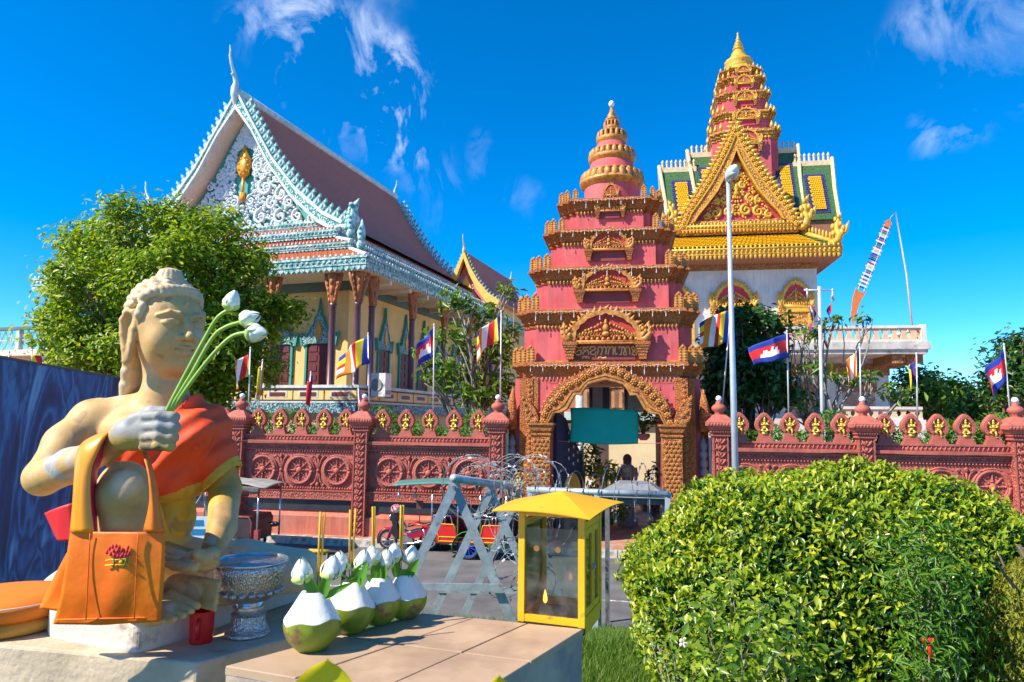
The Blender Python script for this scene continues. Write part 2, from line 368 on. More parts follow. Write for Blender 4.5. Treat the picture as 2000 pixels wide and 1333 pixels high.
# ================================================================== BOUNDARY WALL
M_terra = mat('terracotta_paint', (0.50, 0.135, 0.095), 0.75, 0.16, 3, 0.25, 40, c2=(0.40, 0.10, 0.075), c2s=1.6, c2w=0.2, streak=.35)
M_terra_plain = mat('terracotta_base', (0.58, 0.155, 0.09), 0.8, 0.12, 2, 0.2, 30, c2=(0.52, 0.20, 0.15), c2s=1.2, c2w=0.15, streak=.4)
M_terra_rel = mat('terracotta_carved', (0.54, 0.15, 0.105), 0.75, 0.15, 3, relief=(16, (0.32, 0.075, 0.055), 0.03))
M_plate = mat('black_name_plate', (0.035, 0.04, 0.05), 0.35, 0.2, 3, coat=0.2)
M_gold_fig = mat('gold_figure', (0.72, 0.50, 0.07), 0.42, 0.15, 12, metal=0.25)
M_globe = mat('white_glass_globe', (0.85, 0.85, 0.86), 0.15, 0.03, 5, coat=0.6)
# wheel of eight spokes, r = .5, built in x-z facing -y
wh = MB()
for (r0, r1, yy) in ((.5, .45, -.05), (.45, .37, -.075), (.37, .34, -.045)):
    nn = 36; o_ = [(r0*math.cos(2*math.pi*i/nn), r0*math.sin(2*math.pi*i/nn)) for i in range(nn+1)]; i_ = [(r1*math.cos(2*math.pi*i/nn), r1*math.sin(2*math.pi*i/nn)) for i in range(nn+1)]
    wh.band(o_, i_, yy, .06)
for k in range(8):
    q = k*math.pi/4; c, s = math.cos(q), math.sin(q)
    for (d, l, wd, hg) in ((.21, .13, .022, .055), (.14, .035, .038, .07), (.31, .03, .034, .06)):
        wh.ell((d*c, 0, d*s), (l, hg, wd), 8, 5, Matrix.Rotation(-q, 3, 'Y'))
    q2 = q + math.pi/8; wh.ell((.27*math.cos(q2), 0, .27*math.sin(q2)), (.025, .05, .025), 6, 4)
    for j in range(3):
        q3 = q + j*math.pi/12 + .13; wh.ell((.41*math.cos(q3), -.07, .41*math.sin(q3)), (.016, .022, .016), 6, 3)
wh.lathe([(.10, -.03), (.10, .05), (.07, .08), (.03, .095), (0.001, .1)], 14)
for i in range(len(wh.v) - 14*5, len(wh.v)):
    x, y, z = wh.v[i]; wh.v[i] = (x, -z, y)
wheel_me = wh.mesh('wheel', M_terra, True); 
# stem ornament between wheels
st = MB(); st.tube([(0, 0, -.42), (0, 0, -.1), (0, 0, .1), (0, 0, .42)], [.03, .02, .02, .03], 6)
st.ell((0, 0, 0), (.055, .06, .055), 8, 5); st.ell((0, -.01, .44), (.06, .06, .07), 8, 5); st.ell((0, -.01, -.42), (.07, .06, .08), 8, 5)
for s in (-1, 1):
    for zz in (-1, 1):
        st.tube([(s*.03, 0, zz*.05), (s*.05, 0, zz*.2), (s*.09, 0, zz*.33), (s*.17, 0, zz*.42)], [.012, .02, .026, .045], 6)
        st.ell((s*.19, -.01, zz*.43), (.06, .05, .045), 8, 5)
stem_me = st.mesh('lotus_stem', M_terra, True)
# medallion frame
def keyhole(r, n=22):
    pts = []
    for i in range(n+1):
        q = -math.pi*.30 + (math.pi*1.6)*i/n
        pts.append((r*math.cos(q), r*math.sin(q) + (max(0, math.sin(q))**8)*r*.38))
    return pts
md = MB(); ko = [(x, .46+z) for x, z in keyhole(.255)]; ki = [(x, .46+z) for x, z in keyhole(.175)]
md.band(ko, ki, -.09, .10)
md.prism([(-.255*.62, .24)] + [(x*1.0, z) for x, z in ([(.255*.62, .24)])] + ki, -.03, .07)
md.box(-.21, .21, -.10, .10, 0, .07); md.box(-.18, .18, -.085, .09, .07, .13); md.box(-.15, .15, -.07, .08, .13, .25)
for i in range(14):
    q = -.75 + (math.pi+1.5)*i/13; md.ell((.215*math.cos(q), -.09, .46 + .215*math.sin(q) + (max(0, math.sin(q))**8)*.08), (.018, .014, .018), 5, 3)
med_me = md.mesh('medallion', M_terra, False)
def figure(kind):
    f = MB(); y = -.07
    f.ell((0, y, .575), (.035, .035, .042), 8, 6); f.tube([(0, y, .60), (0, y, .64), (0, y, .69)], [.036, .026, .004], 8)
    f.ell((0, y, .47), (.052, .035, .07), 8, 6); f.ell((0, y, .385), (.058, .04, .045), 8, 5)
    for s in (-1, 1):
        if kind:   # praying
            f.tube([(s*.05, y, .52), (s*.095, y-.01, .46), (s*.01, y-.05, .475)], [.02, .017, .013], 6)
            f.tube([(s*.03, y, .36), (s*.085, y-.01, .30), (s*.0, y-.04, .28)], [.034, .03, .02], 6)
            f.ell((s*.10, y+.01, .55), (.02, .012, .03), 6, 4)
        else:      # dancing, extra arms
            f.tube([(s*.05, y, .52), (s*.105, y-.01, .54), (s*.12, y-.02, .60)], [.018, .015, .014], 6)
            f.tube([(s*.05, y, .51), (s*.10, y-.01, .47), (s*.03, y-.05, .45)], [.018, .015, .012], 6)
    if not kind:
        f.tube([(-.02, y, .36), (-.09, y-.01, .33), (-.02, y-.01, .26)], [.032, .026, .018], 6)
        f.tube([(.03, y, .36), (.055, y-.01, .28), (.04, y, .20)], [.032, .026, .018], 6); f.ell((.06, y-.01, .19), (.035, .02, .012), 6, 4)
    else: f.box(-.07, .07, y-.02, y+.05, .19, .26)
    return f.mesh('deity_figure', M_gold_fig, True)
fig_me = [figure(0), figure(1)]
# post pieces (shared)
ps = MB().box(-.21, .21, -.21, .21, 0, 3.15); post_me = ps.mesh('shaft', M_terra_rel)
SQ = [(-.21, -.21), (.21, -.21), (.21, .21), (-.21, .21)]
cp = MB().stack([(.0, 0), (.05, .02), (.05, .06), (.02, .08), (.07, .12), (.07, .16), (.10, .19), (.14, .27), (.19, .30), (.19, .40), (.15, .44), (.06, .52), (-.03, .60), (-.06, .62)], SQ)
cap_me = cp.mesh('capital', M_terra)
lmo = MB()
for s in (-1, 1):
    lmo.tube([(0, 0, 0), (s*.06, -.02, .05), (s*.11, -.015, .11), (s*.12, -.005, .16)], [.018, .032, .026, .006], 6); lmo.ell((s*.13, 0, .05), (.022, .025, .03), 6, 4)
lmo.ell((0, -.01, .10), (.028, .03, .055), 6, 5)
lmo_me = lmo.mesh('leaf_motif', M_terra, True)
bead_post = MB()
for i in range(9):
    for s in (0, 1):
        t = -.34 + .085*i; bead_post.ell((t, -.40, .345) if s == 0 else (.40, t, .345), (.03, .02, .04), 6, 4)
        bead_post.ell((t*.75, -.30, .14) if s == 0 else (.30, t*.75, .14), (.025, .018, .03), 5, 3)
beadpost_me = bead_post.mesh('bead_moulding', M_terra, True)
bud_me = MB().lathe([(.10, 0), (.13, .03), (.10, .07), (.16, .12), (.20, .18), (.19, .24), (.13, .30), (.08, .33), (.09, .36), (.06, .40)], 20, lobes=10, amp=.05).mesh('lotus_bud_finial', M_terra, True)
globe_me = MB().ell((0, 0, .085), (.085, .085, .085), 14, 10).mesh('lamp_globe', M_globe, True)
def boundary_wall(posts, label):
    T = thing('boundary_wall', label, 'wall', WO, -WA)
    for i, px in enumerate(posts):
        P = inst('post', post_me, T, (px, .02, .2))
        for k in range(16): inst('leaf_motif', lmo_me, P, (0, -.215, .08+.19*k))
        for s in (-1, 1): MB().box(s*.19-.018, s*.19+.018, -.235, -.21, .02, 3.12).build('edge_fillet', M_terra, P)
        inst('capital', cap_me, P, (0, 0, 3.13)); inst('bead_moulding', beadpost_me, P, (0, 0, 3.13)); inst('lotus_bud_finial', bud_me, P, (0, 0, 3.73)); inst('lamp_globe', globe_me, P, (0, 0, 4.12))
    for a, b in zip(posts[:-1], posts[1:]):
        x0, x1 = a + .21, b - .21; L = x1 - x0; cx = (x0+x1)/2
        bay = MB().box(x0, x1, .06, .34, .2, 3.0).build('panel', M_terra, T)
        MB().box(x0, x1, -.12, .06, .2, .74).add([(x0, -.12, .74), (x1, -.12, .74), (x1, .06, .84), (x0, .06, .84)], [(0, 1, 2, 3)]).build('plinth', M_terra_plain, T)
        npl = MB().prism([(x0+.22, .90), (x1-.22, .90), (x1-.14, .98), (x1-.08, 1.06), (x1-.14, 1.14), (x1-.22, 1.22), (x0+.22, 1.22), (x0+.14, 1.14), (x0+.08, 1.06), (x0+.14, .98)], .03, .06)
        npl.build('name_plate', M_plate, T)
        MB().box(x0, x1, -.05, .06, 1.27, 1.49).build('carved_band', M_terra_rel, T)
        MB().box(x0, x1, -.07, .06, 1.24, 1.27).box(x0, x1, -.07, .06, 1.49, 1.52).box(x0, x1, 0, .06, 2.73, 2.77).box(x0, x1, -.03, .06, 2.86, 2.9).box(x0, x1, -.12, .34, 2.93, 3.03).build('moulding', M_terra, T)
        MB().box(x0, x1, .01, .06, 2.77, 2.86).build('frieze', M_terra_rel, T)
        bd = MB(); k = int(L / .085)
        for j in range(k):
            x = x0 + (j+.5)*L/k
            bd.ell((x, .0, 1.57), (.036, .05, .045), 6, 4); bd.ell((x, .03, 2.69), (.028, .04, .03), 6, 4)
        tag(bd.build('bead_moulding', M_terra, T, True), kind='stuff')
        gd = MB(); k = int(L/.115)
        gd.tube([(x0, .08, 3.09), (x1, .08, 3.09)], .10, 10)
        for j in range(k):
            x = x0 + (j+.5)*L/k; gd.ell((x, .07, 3.10), (.034, .125, .115), 6, 5, Matrix.Rotation(.35, 3, 'Y'))
        tag(gd.build('gadroon_coping', M_terra, T, True), kind='stuff')
        MB().box(x0, x1, -.04, .28, 3.16, 3.215).build('coping_top', M_terra, T)
        for j in range(3):
            x = cx + (j-1)*1.235; inst('wheel', wheel_me, T, (x, .06, 2.11))
            # ring groove round the wheel
        for j in range(4):
            x = cx + (j-1.5)*1.235; 
            if x0 + .1 < x < x1 - .1: inst('lotus_stem', stem_me, T, (x, .04, 2.10))
        for j in range(5):
            x = cx + (j-2)*(L/5.02); m = inst('medallion', med_me, T, (x, .10, 3.215)); inst('deity_figure', fig_me[j % 2], m, (0, .0, 0))
    return T
boundary_wall([-8.05, -3.88, .24, 4.46], 'terracotta boundary wall of carved wheels with gold figures, left of the gate')
boundary_wall([10.86, 14.68, 18.49, 22.3], 'terracotta boundary wall of carved wheels with gold figures, right of the gate behind the bush')
# turned grey baluster posts that fill the gaps next to the gate
for x, lb in ((4.86, 'grey turned stone post in the gap left of the gate'), (10.45, 'grey turned stone post in the gap right of the gate')):
    pr = [(.11, 0)]
    for k in range(11): pr += [(.07, .25*k+.24), (.115, .25*k+.30), (.115, .25*k+.40), (.07, .25*k+.46)]
    pr += [(.05, 3.05), (.001, 3.12)]
    tag(MB().lathe(pr, 12).build('turned_post', mat('grey_stone', (0.25, 0.25, 0.26), 0.8), smooth=True, loc=WP(x, .3, .2)), lb, 'post')
# ================================================================== GATE TOWER
M_pink = mat('gate_crimson_paint', (0.62, 0.085, 0.095), 0.75, 0.14, 1.6, 0.15, 30, c2=(0.68, 0.15, 0.15), c2s=1.1, c2w=0.25, streak=.30)
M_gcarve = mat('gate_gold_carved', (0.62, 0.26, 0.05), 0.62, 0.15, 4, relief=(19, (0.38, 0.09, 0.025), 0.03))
M_gfine = mat('gate_gold_carved_fine', (0.62, 0.26, 0.05), 0.62, 0.15, 4, relief=(30, (0.40, 0.10, 0.025), 0.02))
M_ggold = mat('gate_gold_paint', (0.62, 0.27, 0.05), 0.5, 0.25, 9, 0.3, 30, c2=(0.36, 0.11, 0.02), c2s=5, c2w=0.12)
M_gred = mat('gate_tympanum_red', (0.50, 0.04, 0.03), 0.7, 0.12, 4)
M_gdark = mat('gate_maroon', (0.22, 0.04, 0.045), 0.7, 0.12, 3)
GX = 7.66
gate = thing('temple_gate', 'tall crimson temple gate tower with gold carved tiers and arched opening', 'gate', WP(GX, 0, 0), -WA)
def redent(hx, hy, s):
    q = [(hx-2*s, -hy), (hx-2*s, -hy+s), (hx-s, -hy+s), (hx-s, -hy+2*s), (hx, -hy+2*s)]
    q = q + [(x, -y) for x, y in q[::-1]]; return q + [(-x, -y) for x, y in q] 
# lower zone ------------------------------------------------------
for s in (-1, 1):
    P = MB().box(-.27, .27, -.30, .35, 0, 3.15).build('pilaster', M_gcarve, gate, loc=(s*1.87, 0, .2))
    MB().stack([(.03, 0), (.03, .05), (-.01, .07), (-.01, .1), (.04, .13), (.06, .2), (.06, .26), (.11, .3), (.11, .36)], [(-.27, -.30), (.27, -.30), (.27, .3), (-.27, .3)]).build('capital', M_gfine, P, loc=(0, 0, 3.1))
    MB().stack([(.08, 0), (.08, .25), (.04, .3), (.06, .36), (.02, .42), (.0, .46)], [(-.27, -.30), (.27, -.30), (.27, .3), (-.27, .3)]).build('base', M_gfine, P, loc=(0, 0, 0))
    MB().box(min(s*2.14, s*2.34), max(s*2.14, s*2.34), -.06, .5, .2, 4.98).build('carved_strip', M_gcarve, gate)
    MB().box(min(s*2.34, s*2.56), max(s*2.34, s*2.56), .16, .7, .2, 4.98).build('carved_strip', M_gfine, gate)
    MB().box(min(s*2.56, s*2.74), max(s*2.56, s*2.74), .42, 4.4, .2, 4.98).build('side_wall', M_pink, gate)
    MB().box(min(s*2.56, s*2.95), max(s*2.56, s*2.95), .5, .95, .2, 3.45).build('side_pilaster', M_gcarve, gate)
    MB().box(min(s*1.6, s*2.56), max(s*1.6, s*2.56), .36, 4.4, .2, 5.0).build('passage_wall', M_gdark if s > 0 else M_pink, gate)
    # spandrel piece above the capitals, cut by the arch
    inner = [(0, 5.05), (.45, 5.0), (.9, 4.78), (1.2, 4.55), (1.45, 4.3), (1.6, 4.0), (1.66, 3.66)]
    poly = [(s*x, z) for x, z in inner] + [(s*2.14, 3.66), (s*2.14, 5.05)]
    if s < 0: poly = poly[::-1]
    MB().prism(poly[::-1], .0, .34).build('spandrel', M_pink, gate)
    MB().box(min(s*1.98, s*2.14), max(s*1.98, s*2.14), -.04, -.0, 3.7, 5.0).build('carved_strip', M_gfine, gate)
    # upright standing leaf at the side
    MB().tube([(s*2.80, .2, 3.45), (s*2.82, .2, 3.8), (s*2.8, .2, 4.3), (s*2.78, .22, 4.75)], [.16, .18, .12, .01], 8).build('side_finial', M_gcarve, gate, True)
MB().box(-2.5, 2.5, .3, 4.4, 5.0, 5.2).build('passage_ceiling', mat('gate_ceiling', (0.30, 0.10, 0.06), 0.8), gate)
# the arch: cusped band with rosettes
inn = [(0, 4.93), (.22, 4.88), (.50, 4.80), (.64, 4.62), (.70, 4.48), (.88, 4.49), (.97, 4.33), (1.10, 4.08), (1.28, 3.97), (1.5, 3.95), (1.6, 3.76), (1.70, 3.58)]
out = [(0, 5.44), (.22, 5.36), (.50, 5.25), (.75, 5.12), (.95, 5.02), (1.15, 4.9), (1.35, 4.76), (1.52, 4.6), (1.68, 4.4), (1.80, 4.15), (1.88, 3.85), (1.92, 3.58)]
def lerp2(a, b, t): return [(p[0]*(1-t)+q[0]*t, p[1]*(1-t)+q[1]*t) for p, q in zip(a, b)]
def mir(c): return [(-x, z) for x, z in c[::-1]]
O2 = mir(out)[:-1] + out; I2 = mir(inn)[:-1] + inn
arch = MB().band(O2, lerp2(O2, I2, .72), -.30, .0).build('arch', M_gcarve, gate)
MB().band(lerp2(O2, I2, .70), lerp2(O2, I2, .80), -.34, .3).build('arch_moulding', M_ggold, gate)
MB().band(lerp2(O2, I2, .80), lerp2(O2, I2, .88), -.29, .3).build('arch_moulding', M_ggold, gate)
MB().band(lerp2(O2, I2, .88), I2, -.33, .3).build('arch_moulding', M_ggold, gate)
def rosette(r=.1, d=.06, m=None, petals=6):
    b = MB()
    for k in range(petals):
        q = 2*math.pi*k/petals; b.ell((r*.6*math.cos(q), 0, r*.6*math.sin(q)), (r*.42, d*.8, r*.42), 6, 4)
    b.ell((0, -d*.3, 0), (r*.32, d, r*.32), 6, 4); return b.mesh('rosette', m or M_ggold, True)
ros_me = rosette()
LAT = []
for s in (-1, 1):   # diamond lattice of rosettes on the pilasters
    for r_ in range(21):
        for c_ in range(4 if r_ % 2 == 0 else 3): LAT.append((s*1.87 + (c_-1.5 if r_ % 2 == 0 else c_-1)*.125, -.303, .74 + .12*r_))
    for r_ in range(30): LAT.append((s*2.24, -.063, .35+.152*r_))
for x, y, z in LAT: inst('rosette', ros_me, gate, (x, y, z), (0, random.random(), 0), .5)
fl = MB(); fl.tube([(0, 0, 0), (0, -.02, .04), (0, -.03, .10), (0, -.01, .17), (.01, .0, .24)], [.04, .062, .058, .034, .004], 7); fl.ell((0, -.06, .08), (.03, .03, .045), 6, 4)
for s in (-1, 1): fl.ell((s*.055, -.02, .06), (.03, .03, .05), 6, 4)
flame_me = fl.mesh('flame_leaf', M_ggold, True)
mid = lerp2(O2, I2, .36)
def along(c, n, o=0.5):
    P = [Vector((x, 0, z)) for x, z in c]; Ls = [0]
    for a, b in zip(P[:-1], P[1:]): Ls.append(Ls[-1] + (b-a).length)
    res = []
    for i in range(n):
        t = Ls[-1]*(i+o)/n; k = max(j for j in range(len(P)-1) if Ls[j] <= t + 1e-9); f = (t-Ls[k])/(Ls[k+1]-Ls[k]); d = (P[k+1]-P[k]).normalized()
        res.append((P[k].lerp(P[k+1], f), d))
    return res
for p, d in along(mid, 23): inst('rosette', ros_me, arch, (p.x, -.31, p.z), (0, random.uniform(0, 1), 0), 1.05)
for p, d in along(O2, 34): inst('flame_leaf', flame_me, arch, (p.x, -.2, p.z-.05), (0, math.atan2(d.x, d.z) - math.pi/2, 0), .45)
for s in (-1, 1):   # naga flare at the springing
    poly = [(s*1.90, 3.6), (s*2.25, 3.6), (s*2.36, 3.8), (s*2.40, 4.1), (s*2.44, 4.5), (s*2.2, 4.28), (s*2.02, 4.05), (s*1.93, 3.8)]
    if s < 0: poly = poly[::-1]
    nf = MB().prism(poly, -.36, -.05).build('naga_flare', M_gcarve, gate)
    for j, (x, z) in enumerate([(2.0, 3.72), (2.12, 3.68), (2.24, 3.74), (2.16, 3.9), (2.27, 4.0), (2.33, 4.2), (2.38, 4.36)]): inst('curl', ros_me, nf, (s*x, -.37, z), (0, j, 0), .75 - .05*j)
# pediment, unit 2.6 wide ------------------------------------------
def pedi_curve():
    c = [(0, 1.0), (.12, .93), (.32, .92), (.45, .86), (.62, .80), (.72, .68), (.86, .60), (.93, .46), (1.0, .40), (1.02, .25), (1.05, .04)]
    return c
pc = pedi_curve(); pin = [(x*.86, z*.86) for x, z in pc]
PO = mir(pc)[:-1] + pc; PI = mir(pin)[:-1] + pin
ped = {}
ped['frame'] = MB().band(PO, PI, -.12, .12).mesh('frame', M_ggold)
ped['tympanum'] = MB().prism(PI[::-1], .0, .10).mesh('tympanum', M_gred)
cv = MB(); r_ = random.Random(3)
cv.ell((0, -.03, .42), (.10, .08, .12), 8, 6); cv.ell((0, -.03, .60), (.05, .05, .10), 8, 6); cv.ell((0, -.04, .24), (.12, .08, .08), 8, 5)
for s in (-1, 1):
    for k in range(9):
        x = .15 + .085*k; top = .62 - .055*k
        for j in range(3):
            z = .16 + (top-.12)*j/2.6; cv.ell((s*(x + r_.uniform(-.02, .02)), -.02, z + r_.uniform(-.02, .02)), (.045, .06, .05), 6, 5, Matrix.Rotation(r_.uniform(-1, 1), 3, 'Y'))
        q = [(s*x, -.05, .15), (s*(x+.04), -.07, .2), (s*(x+.02), -.07, .27), (s*(x-.03), -.06, .25)]; cv.tube(q, [.018, .016, .012, .006], 5)
ped['carving'] = cv.mesh('figure_carving', M_ggold, True)
rw = MB(); rw.box(-1.0, 1.0, -.10, .1, -.02, .04)
for k in range(12): rw.ell((-.88+.16*k, -.03, .09), (.055, .06, .055), 8, 5)
ped['row'] = rw.mesh('bud_row', M_ggold, True)
nh = MB()   # naga heads at the ends
nh.tube([(.0, 0, .05), (.14, -.02, .08), (.22, -.02, .2), (.24, -.02, .36), (.20, -.01, .52), (.24, 0, .62)], [.10, .12, .09, .08, .06, .005], 8)
for (x, z, r) in ((.05, .2, .08), (.12, .3, .07), (.05, .38, .06), (.14, .44, .05), (.26, .24, .05), (.28, .4, .045)): nh.ell((x, -.05, z), (r, .08, r*1.2), 6, 5)
ped['naga'] = nh.mesh('naga_head', M_ggold, True)
cb = MB(); 
for k, (hw, z0, z1) in enumerate(((.30, -.10, 0), (.27, -.16, -.10), (.23, -.24, -.16), (.19, -.33, -.24), (.16, -.42, -.33), (.145, -.52, -.42))): cb.box(-hw*.75, hw*.75, -.02-hw*.55, .15, z0, z1)
ped['corbel'] = cb.mesh('corbel', M_gfine)
ped['lintel'] = MB().box(-.95, .95, -.14, .12, -.06, -.02).mesh('lintel', M_ggold)
ped['niche'] = MB().box(-.85, .85, .09, .13, -.52, -.06).mesh('niche', M_gdark)
def pediment(parent, cx, y, z, w, h, flames=17, niche=True, kit=None, fl_me=None):
    ped = kit or PEDKIT; flame_me = fl_me or FLAME
    o = bpy.data.objects.new('pediment', ped['frame']); col.objects.link(o); o.parent = parent; sx = w/2.62; sz = h/1.03
    o.location = (cx, y, z); o.scale = (sx, sx, sz)
    for k in ('tympanum', 'carving', 'row', 'lintel') + (('niche',) if niche else ()): inst(ped[k].name.split('.')[0], ped[k], o)
    for s in (-1, 1):
        inst('naga_head', ped['naga'], o, (s*1.02, -.06, .0), (0, 0, 0), (s, 1, 1)); inst('corbel', ped['corbel'], o, (s*1.06, 0, 0))
    for p, d in along(PO, flames): inst('flame_leaf', flame_me, o, (p.x, -.04, p.z-.04), (0, math.atan2(d.x, d.z) - math.pi/2, 0), .85)
    return o
PEDKIT = ped; FLAME = flame_me
# upper tiers: (half front width, front y, z0 body, z1 body, z top of cornice, centre shift)
CY = 2.45
tiers = [(2.52, .16, 5.45, 6.56, 7.08, .02), (2.24, .48, 7.08, 7.98, 8.44, .06), (1.86, .84, 8.44, 9.27, 9.72, .09), (1.48, 1.2, 9.72, 10.38, 10.82, .12)]
dent_me = MB().box(-.028, .028, -.05, .02, -.10, 0).mesh('dentil', M_ggold)
ant = MB(); ant.prism([(-.13, 0), (.13, 0), (.13, .36), (.09, .48), (.0, .58), (-.09, .48), (-.13, .36)], -.05, .05)
for k in range(5):
    for x in (-.07, .07): ant.ell((x, -.05, .07+.09*k), (.045, .03, .035), 6, 4)
ant.ell((0, -.05, .5), (.04, .03, .05), 6, 4)
ant_me = ant.mesh('antefix', M_ggold)
# the lowest cornice, over the arch zone
def cornice(z0, z1, hx, hy, cx, s_, name='cornice'):
    h = z1 - z0
    o = MB().stack([(-.02, z0), (.03, z0), (.03, z0+h*.10), (.01, z0+h*.14), (.06, z0+h*.22), (.06, z0+h*.30), (.10, z0+h*.42), (.10, z0+h*.52), (.15, z0+h*.62), (.18, z0+h*.70), (.24, z0+h*.74), (.24, z0+h*.84), (.21, z0+h*.86), (.21, z0+h*.92), (.16, z0+h*.96), (.0, z1)], redent(hx, hy, s_), cx, CY).build(name, M_gfine, gate)
    # pendants under the cornice
    b = MB(); n_ = int((hx-2*s_)*2/.11)
    for k in range(n_):
        x = cx - (hx-2*s_) + (k+.5)*2*(hx-2*s_)/n_
        b.ell((x, CY-hy-.04, z0+.0), (.035, .03, .07), 6, 4); b.box(x-.022, x+.022, CY-hy-.26, CY-hy-.16, z0+h*.66, z0+h*.73)
        b.ell((x, CY-hy-.24, z0+h*.79), (.03, .022, .022), 5, 3)
    tag(b.build('pendant_frieze', M_ggold, o, True), kind='stuff')
    return o
cornice(4.95, 5.47, 2.62, CY-.04, 0, .24)
for i, (hw, fy, z0, z1, zc, sh) in enumerate(tiers):
    hy = CY - fy
    B = MB().stack([(0, z0), (0, z1)], redent(hw, hy, .21), sh, CY).build('tier_body', M_pink, gate)
    cornice(z1-.03, zc, hw, hy, sh, .21)
    # base moulding + antefixes on the cornice below
    MB().stack([(.05, z0), (.05, z0+.05), (.0, z0+.06)], redent(hw, hy, .21), sh, CY).build('base_moulding', M_ggold, gate)
prev = [(2.62, .04, 5.47, 0)] + [(t[0], t[1], t[4], t[5]) for t in tiers]
for i, (hw, fy, zt, sh) in enumerate(prev):
    sc = [1.0, .95, .9, .82, .72][i]; hy = CY - fy
    for sx in (-1, 1):
        for (x, y, r) in ((hw-.40, -hy-.06, 0), (hw-.12, -hy+.14, 0), (hw+.08, -hy+.36, .0), (hw+.14, -hy+.62, 1.57), (hw+.14, hy-.5, 1.57)):
            inst('antefix', ant_me, gate, (sh + sx*x, CY + y, zt-.02), (0, 0, sx*r), (sc*random.uniform(.92, 1.05), sc, sc*random.uniform(.86, 1.0)))
P1 = pediment(gate, .02, -.02, 6.05, 2.62, 1.02, 19); pediment(gate, .06, .34, 7.68, 2.06, .76, 17); pediment(gate, .10, .72, 9.03, 1.54, .70, 13); pediment(gate, .14, 1.10, 10.38, .98, .46, 11)
# inscription on the lintel panel
TXT = [[(395,1050),(430,1020),(475,1035),(512,1008)], [(395,1050),(400,1110),(430,1145),(480,1145),(512,1110),(500,1070),(440,1080),(425,1105)],
 [(540,1045),(570,1010),(600,1032),(645,1008)], [(535,1062),(562,1060),(582,1088),(545,1112),(545,1145)], [(582,1088),(620,1060),(647,1090),(647,1150)], [(540,1210),(542,1182),(590,1172),(602,1200),(620,1176),(650,1186),(652,1210)],
 [(690,1062),(675,1030),(720,1010),(772,1025),(760,1060),(710,1080),(682,1112),(720,1142),(770,1130),(787,1090)], [(770,1135),(790,1180)],
 [(845,1090),(822,1078),(830,1030),(870,1012),(902,1050),(890,1130),(868,1147)], [(815,1147),(816,1095)], [(902,1050),(940,1012),(972,1040),(966,1140)], [(966,1060),(1000,1012),(1042,1040),(1020,1080),(1010,1147)], [(1042,1040),(1080,1010),(1106,1050),(1102,1150)], [(835,1210),(852,1176),(890,1192),(930,1206),(960,1176),(976,1210)],
 [(1152,1010),(1135,1060),(1150,1142),(1176,1120)], [(1205,1052),(1225,1014),(1262,1040),(1246,1140),(1214,1142)], [(1262,1040),(1300,1014),(1312,1080),(1290,1140),(1340,1142),(1332,1050),(1370,1014),(1402,1050),(1406,1147)],
 [(1435,1042),(1470,1010),(1500,1040),(1552,1012)], [(1440,1062),(1482,1070),(1450,1140),(1520,1147),(1546,1100),(1510,1062),(1490,1092),(1530,1112)]]
tx = MB(); k_ = 1.86/1165
for s_ in TXT:
    pts = [Vector(((a-972)*k_, 0, (1080-b)*k_*1.12)) for a, b in s_]
    # rounded stroke
    fine = []
    for i in range(len(pts)-1):
        p0, p1, p2, p3 = pts[max(0, i-1)], pts[i], pts[i+1], pts[min(len(pts)-1, i+2)]
        for j in range(4):
            t = j/4; fine.append(.5*((2*p1)+(p2-p0)*t+(2*p0-5*p1+4*p2-p3)*t*t+(3*p1-p0-3*p2+p3)*t**3))
    fine.append(pts[-1]); tx.tube(fine, .0235, 6)
tx.build('inscription', mat('inscription_gold', (0.72, 0.42, 0.10), 0.5, 0.1), gate, True, loc=(.02, .08, 5.80))
# lotus drum and rings
sh = .18
MB().lathe([(.93, 10.82), (.93, 11.5)], 40, (sh, CY, 0)).build('drum', M_pink, gate, 'auto')
pediment(gate, sh-.02, CY-.98, 11.02, .52, .42, 9)
def ring(r, z0, z1, lob):
    h = z1-z0
    MB().lathe([(r*.80, z0), (r*.84, z0+h*.06), (r*.86, z0+h*.12), (r*.97, z0+h*.26), (r*1.0, z0+h*.38), (r*.98, z0+h*.5)], 72, (sh, CY, 0)).build('lotus_ring', M_ggold, gate, 'auto')
    b = MB(); 
    for k in range(lob):
        q = 2*math.pi*k/lob; b.ell((sh+r*.88*math.cos(q), CY+r*.88*math.sin(q), z0+h*.6), (r*.13, r*.13, h*.40), 8, 6)
    b.lathe([(r*.9, z0+h*.88), (r*.93, z0+h*.93), (r*.8, z1), (r*.5, z1)], 48, (sh, CY, 0)); tag(b.build('lotus_petals', M_ggold, gate, True), kind='stuff')
ring(1.08, 11.44, 12.06, 26); MB().lathe([(.80, 12.04), (.72, 12.4)], 32, (sh, CY, 0)).build('neck', M_pink, gate, 'auto')
ring(.79, 12.36, 12.88, 22); MB().lathe([(.56, 12.86), (.50, 13.1)], 28, (sh, CY, 0)).build('neck', M_pink, gate, 'auto')
ring(.52, 13.06, 13.55, 16); ring(.275, 13.52, 13.95, 12)
MB().lathe([(.12, 13.93), (.2, 13.98), (.19, 14.06), (.12, 14.12), (.14, 14.17), (.08, 14.26), (.03, 14.5)], 16, (sh, CY, 0), lobes=8, amp=.06).build('bud', M_ggold, gate, True)
MB().ell((sh, CY, 14.58), (.10, .10, .12), 14, 10).build('lamp_globe', M_globe, gate, True)
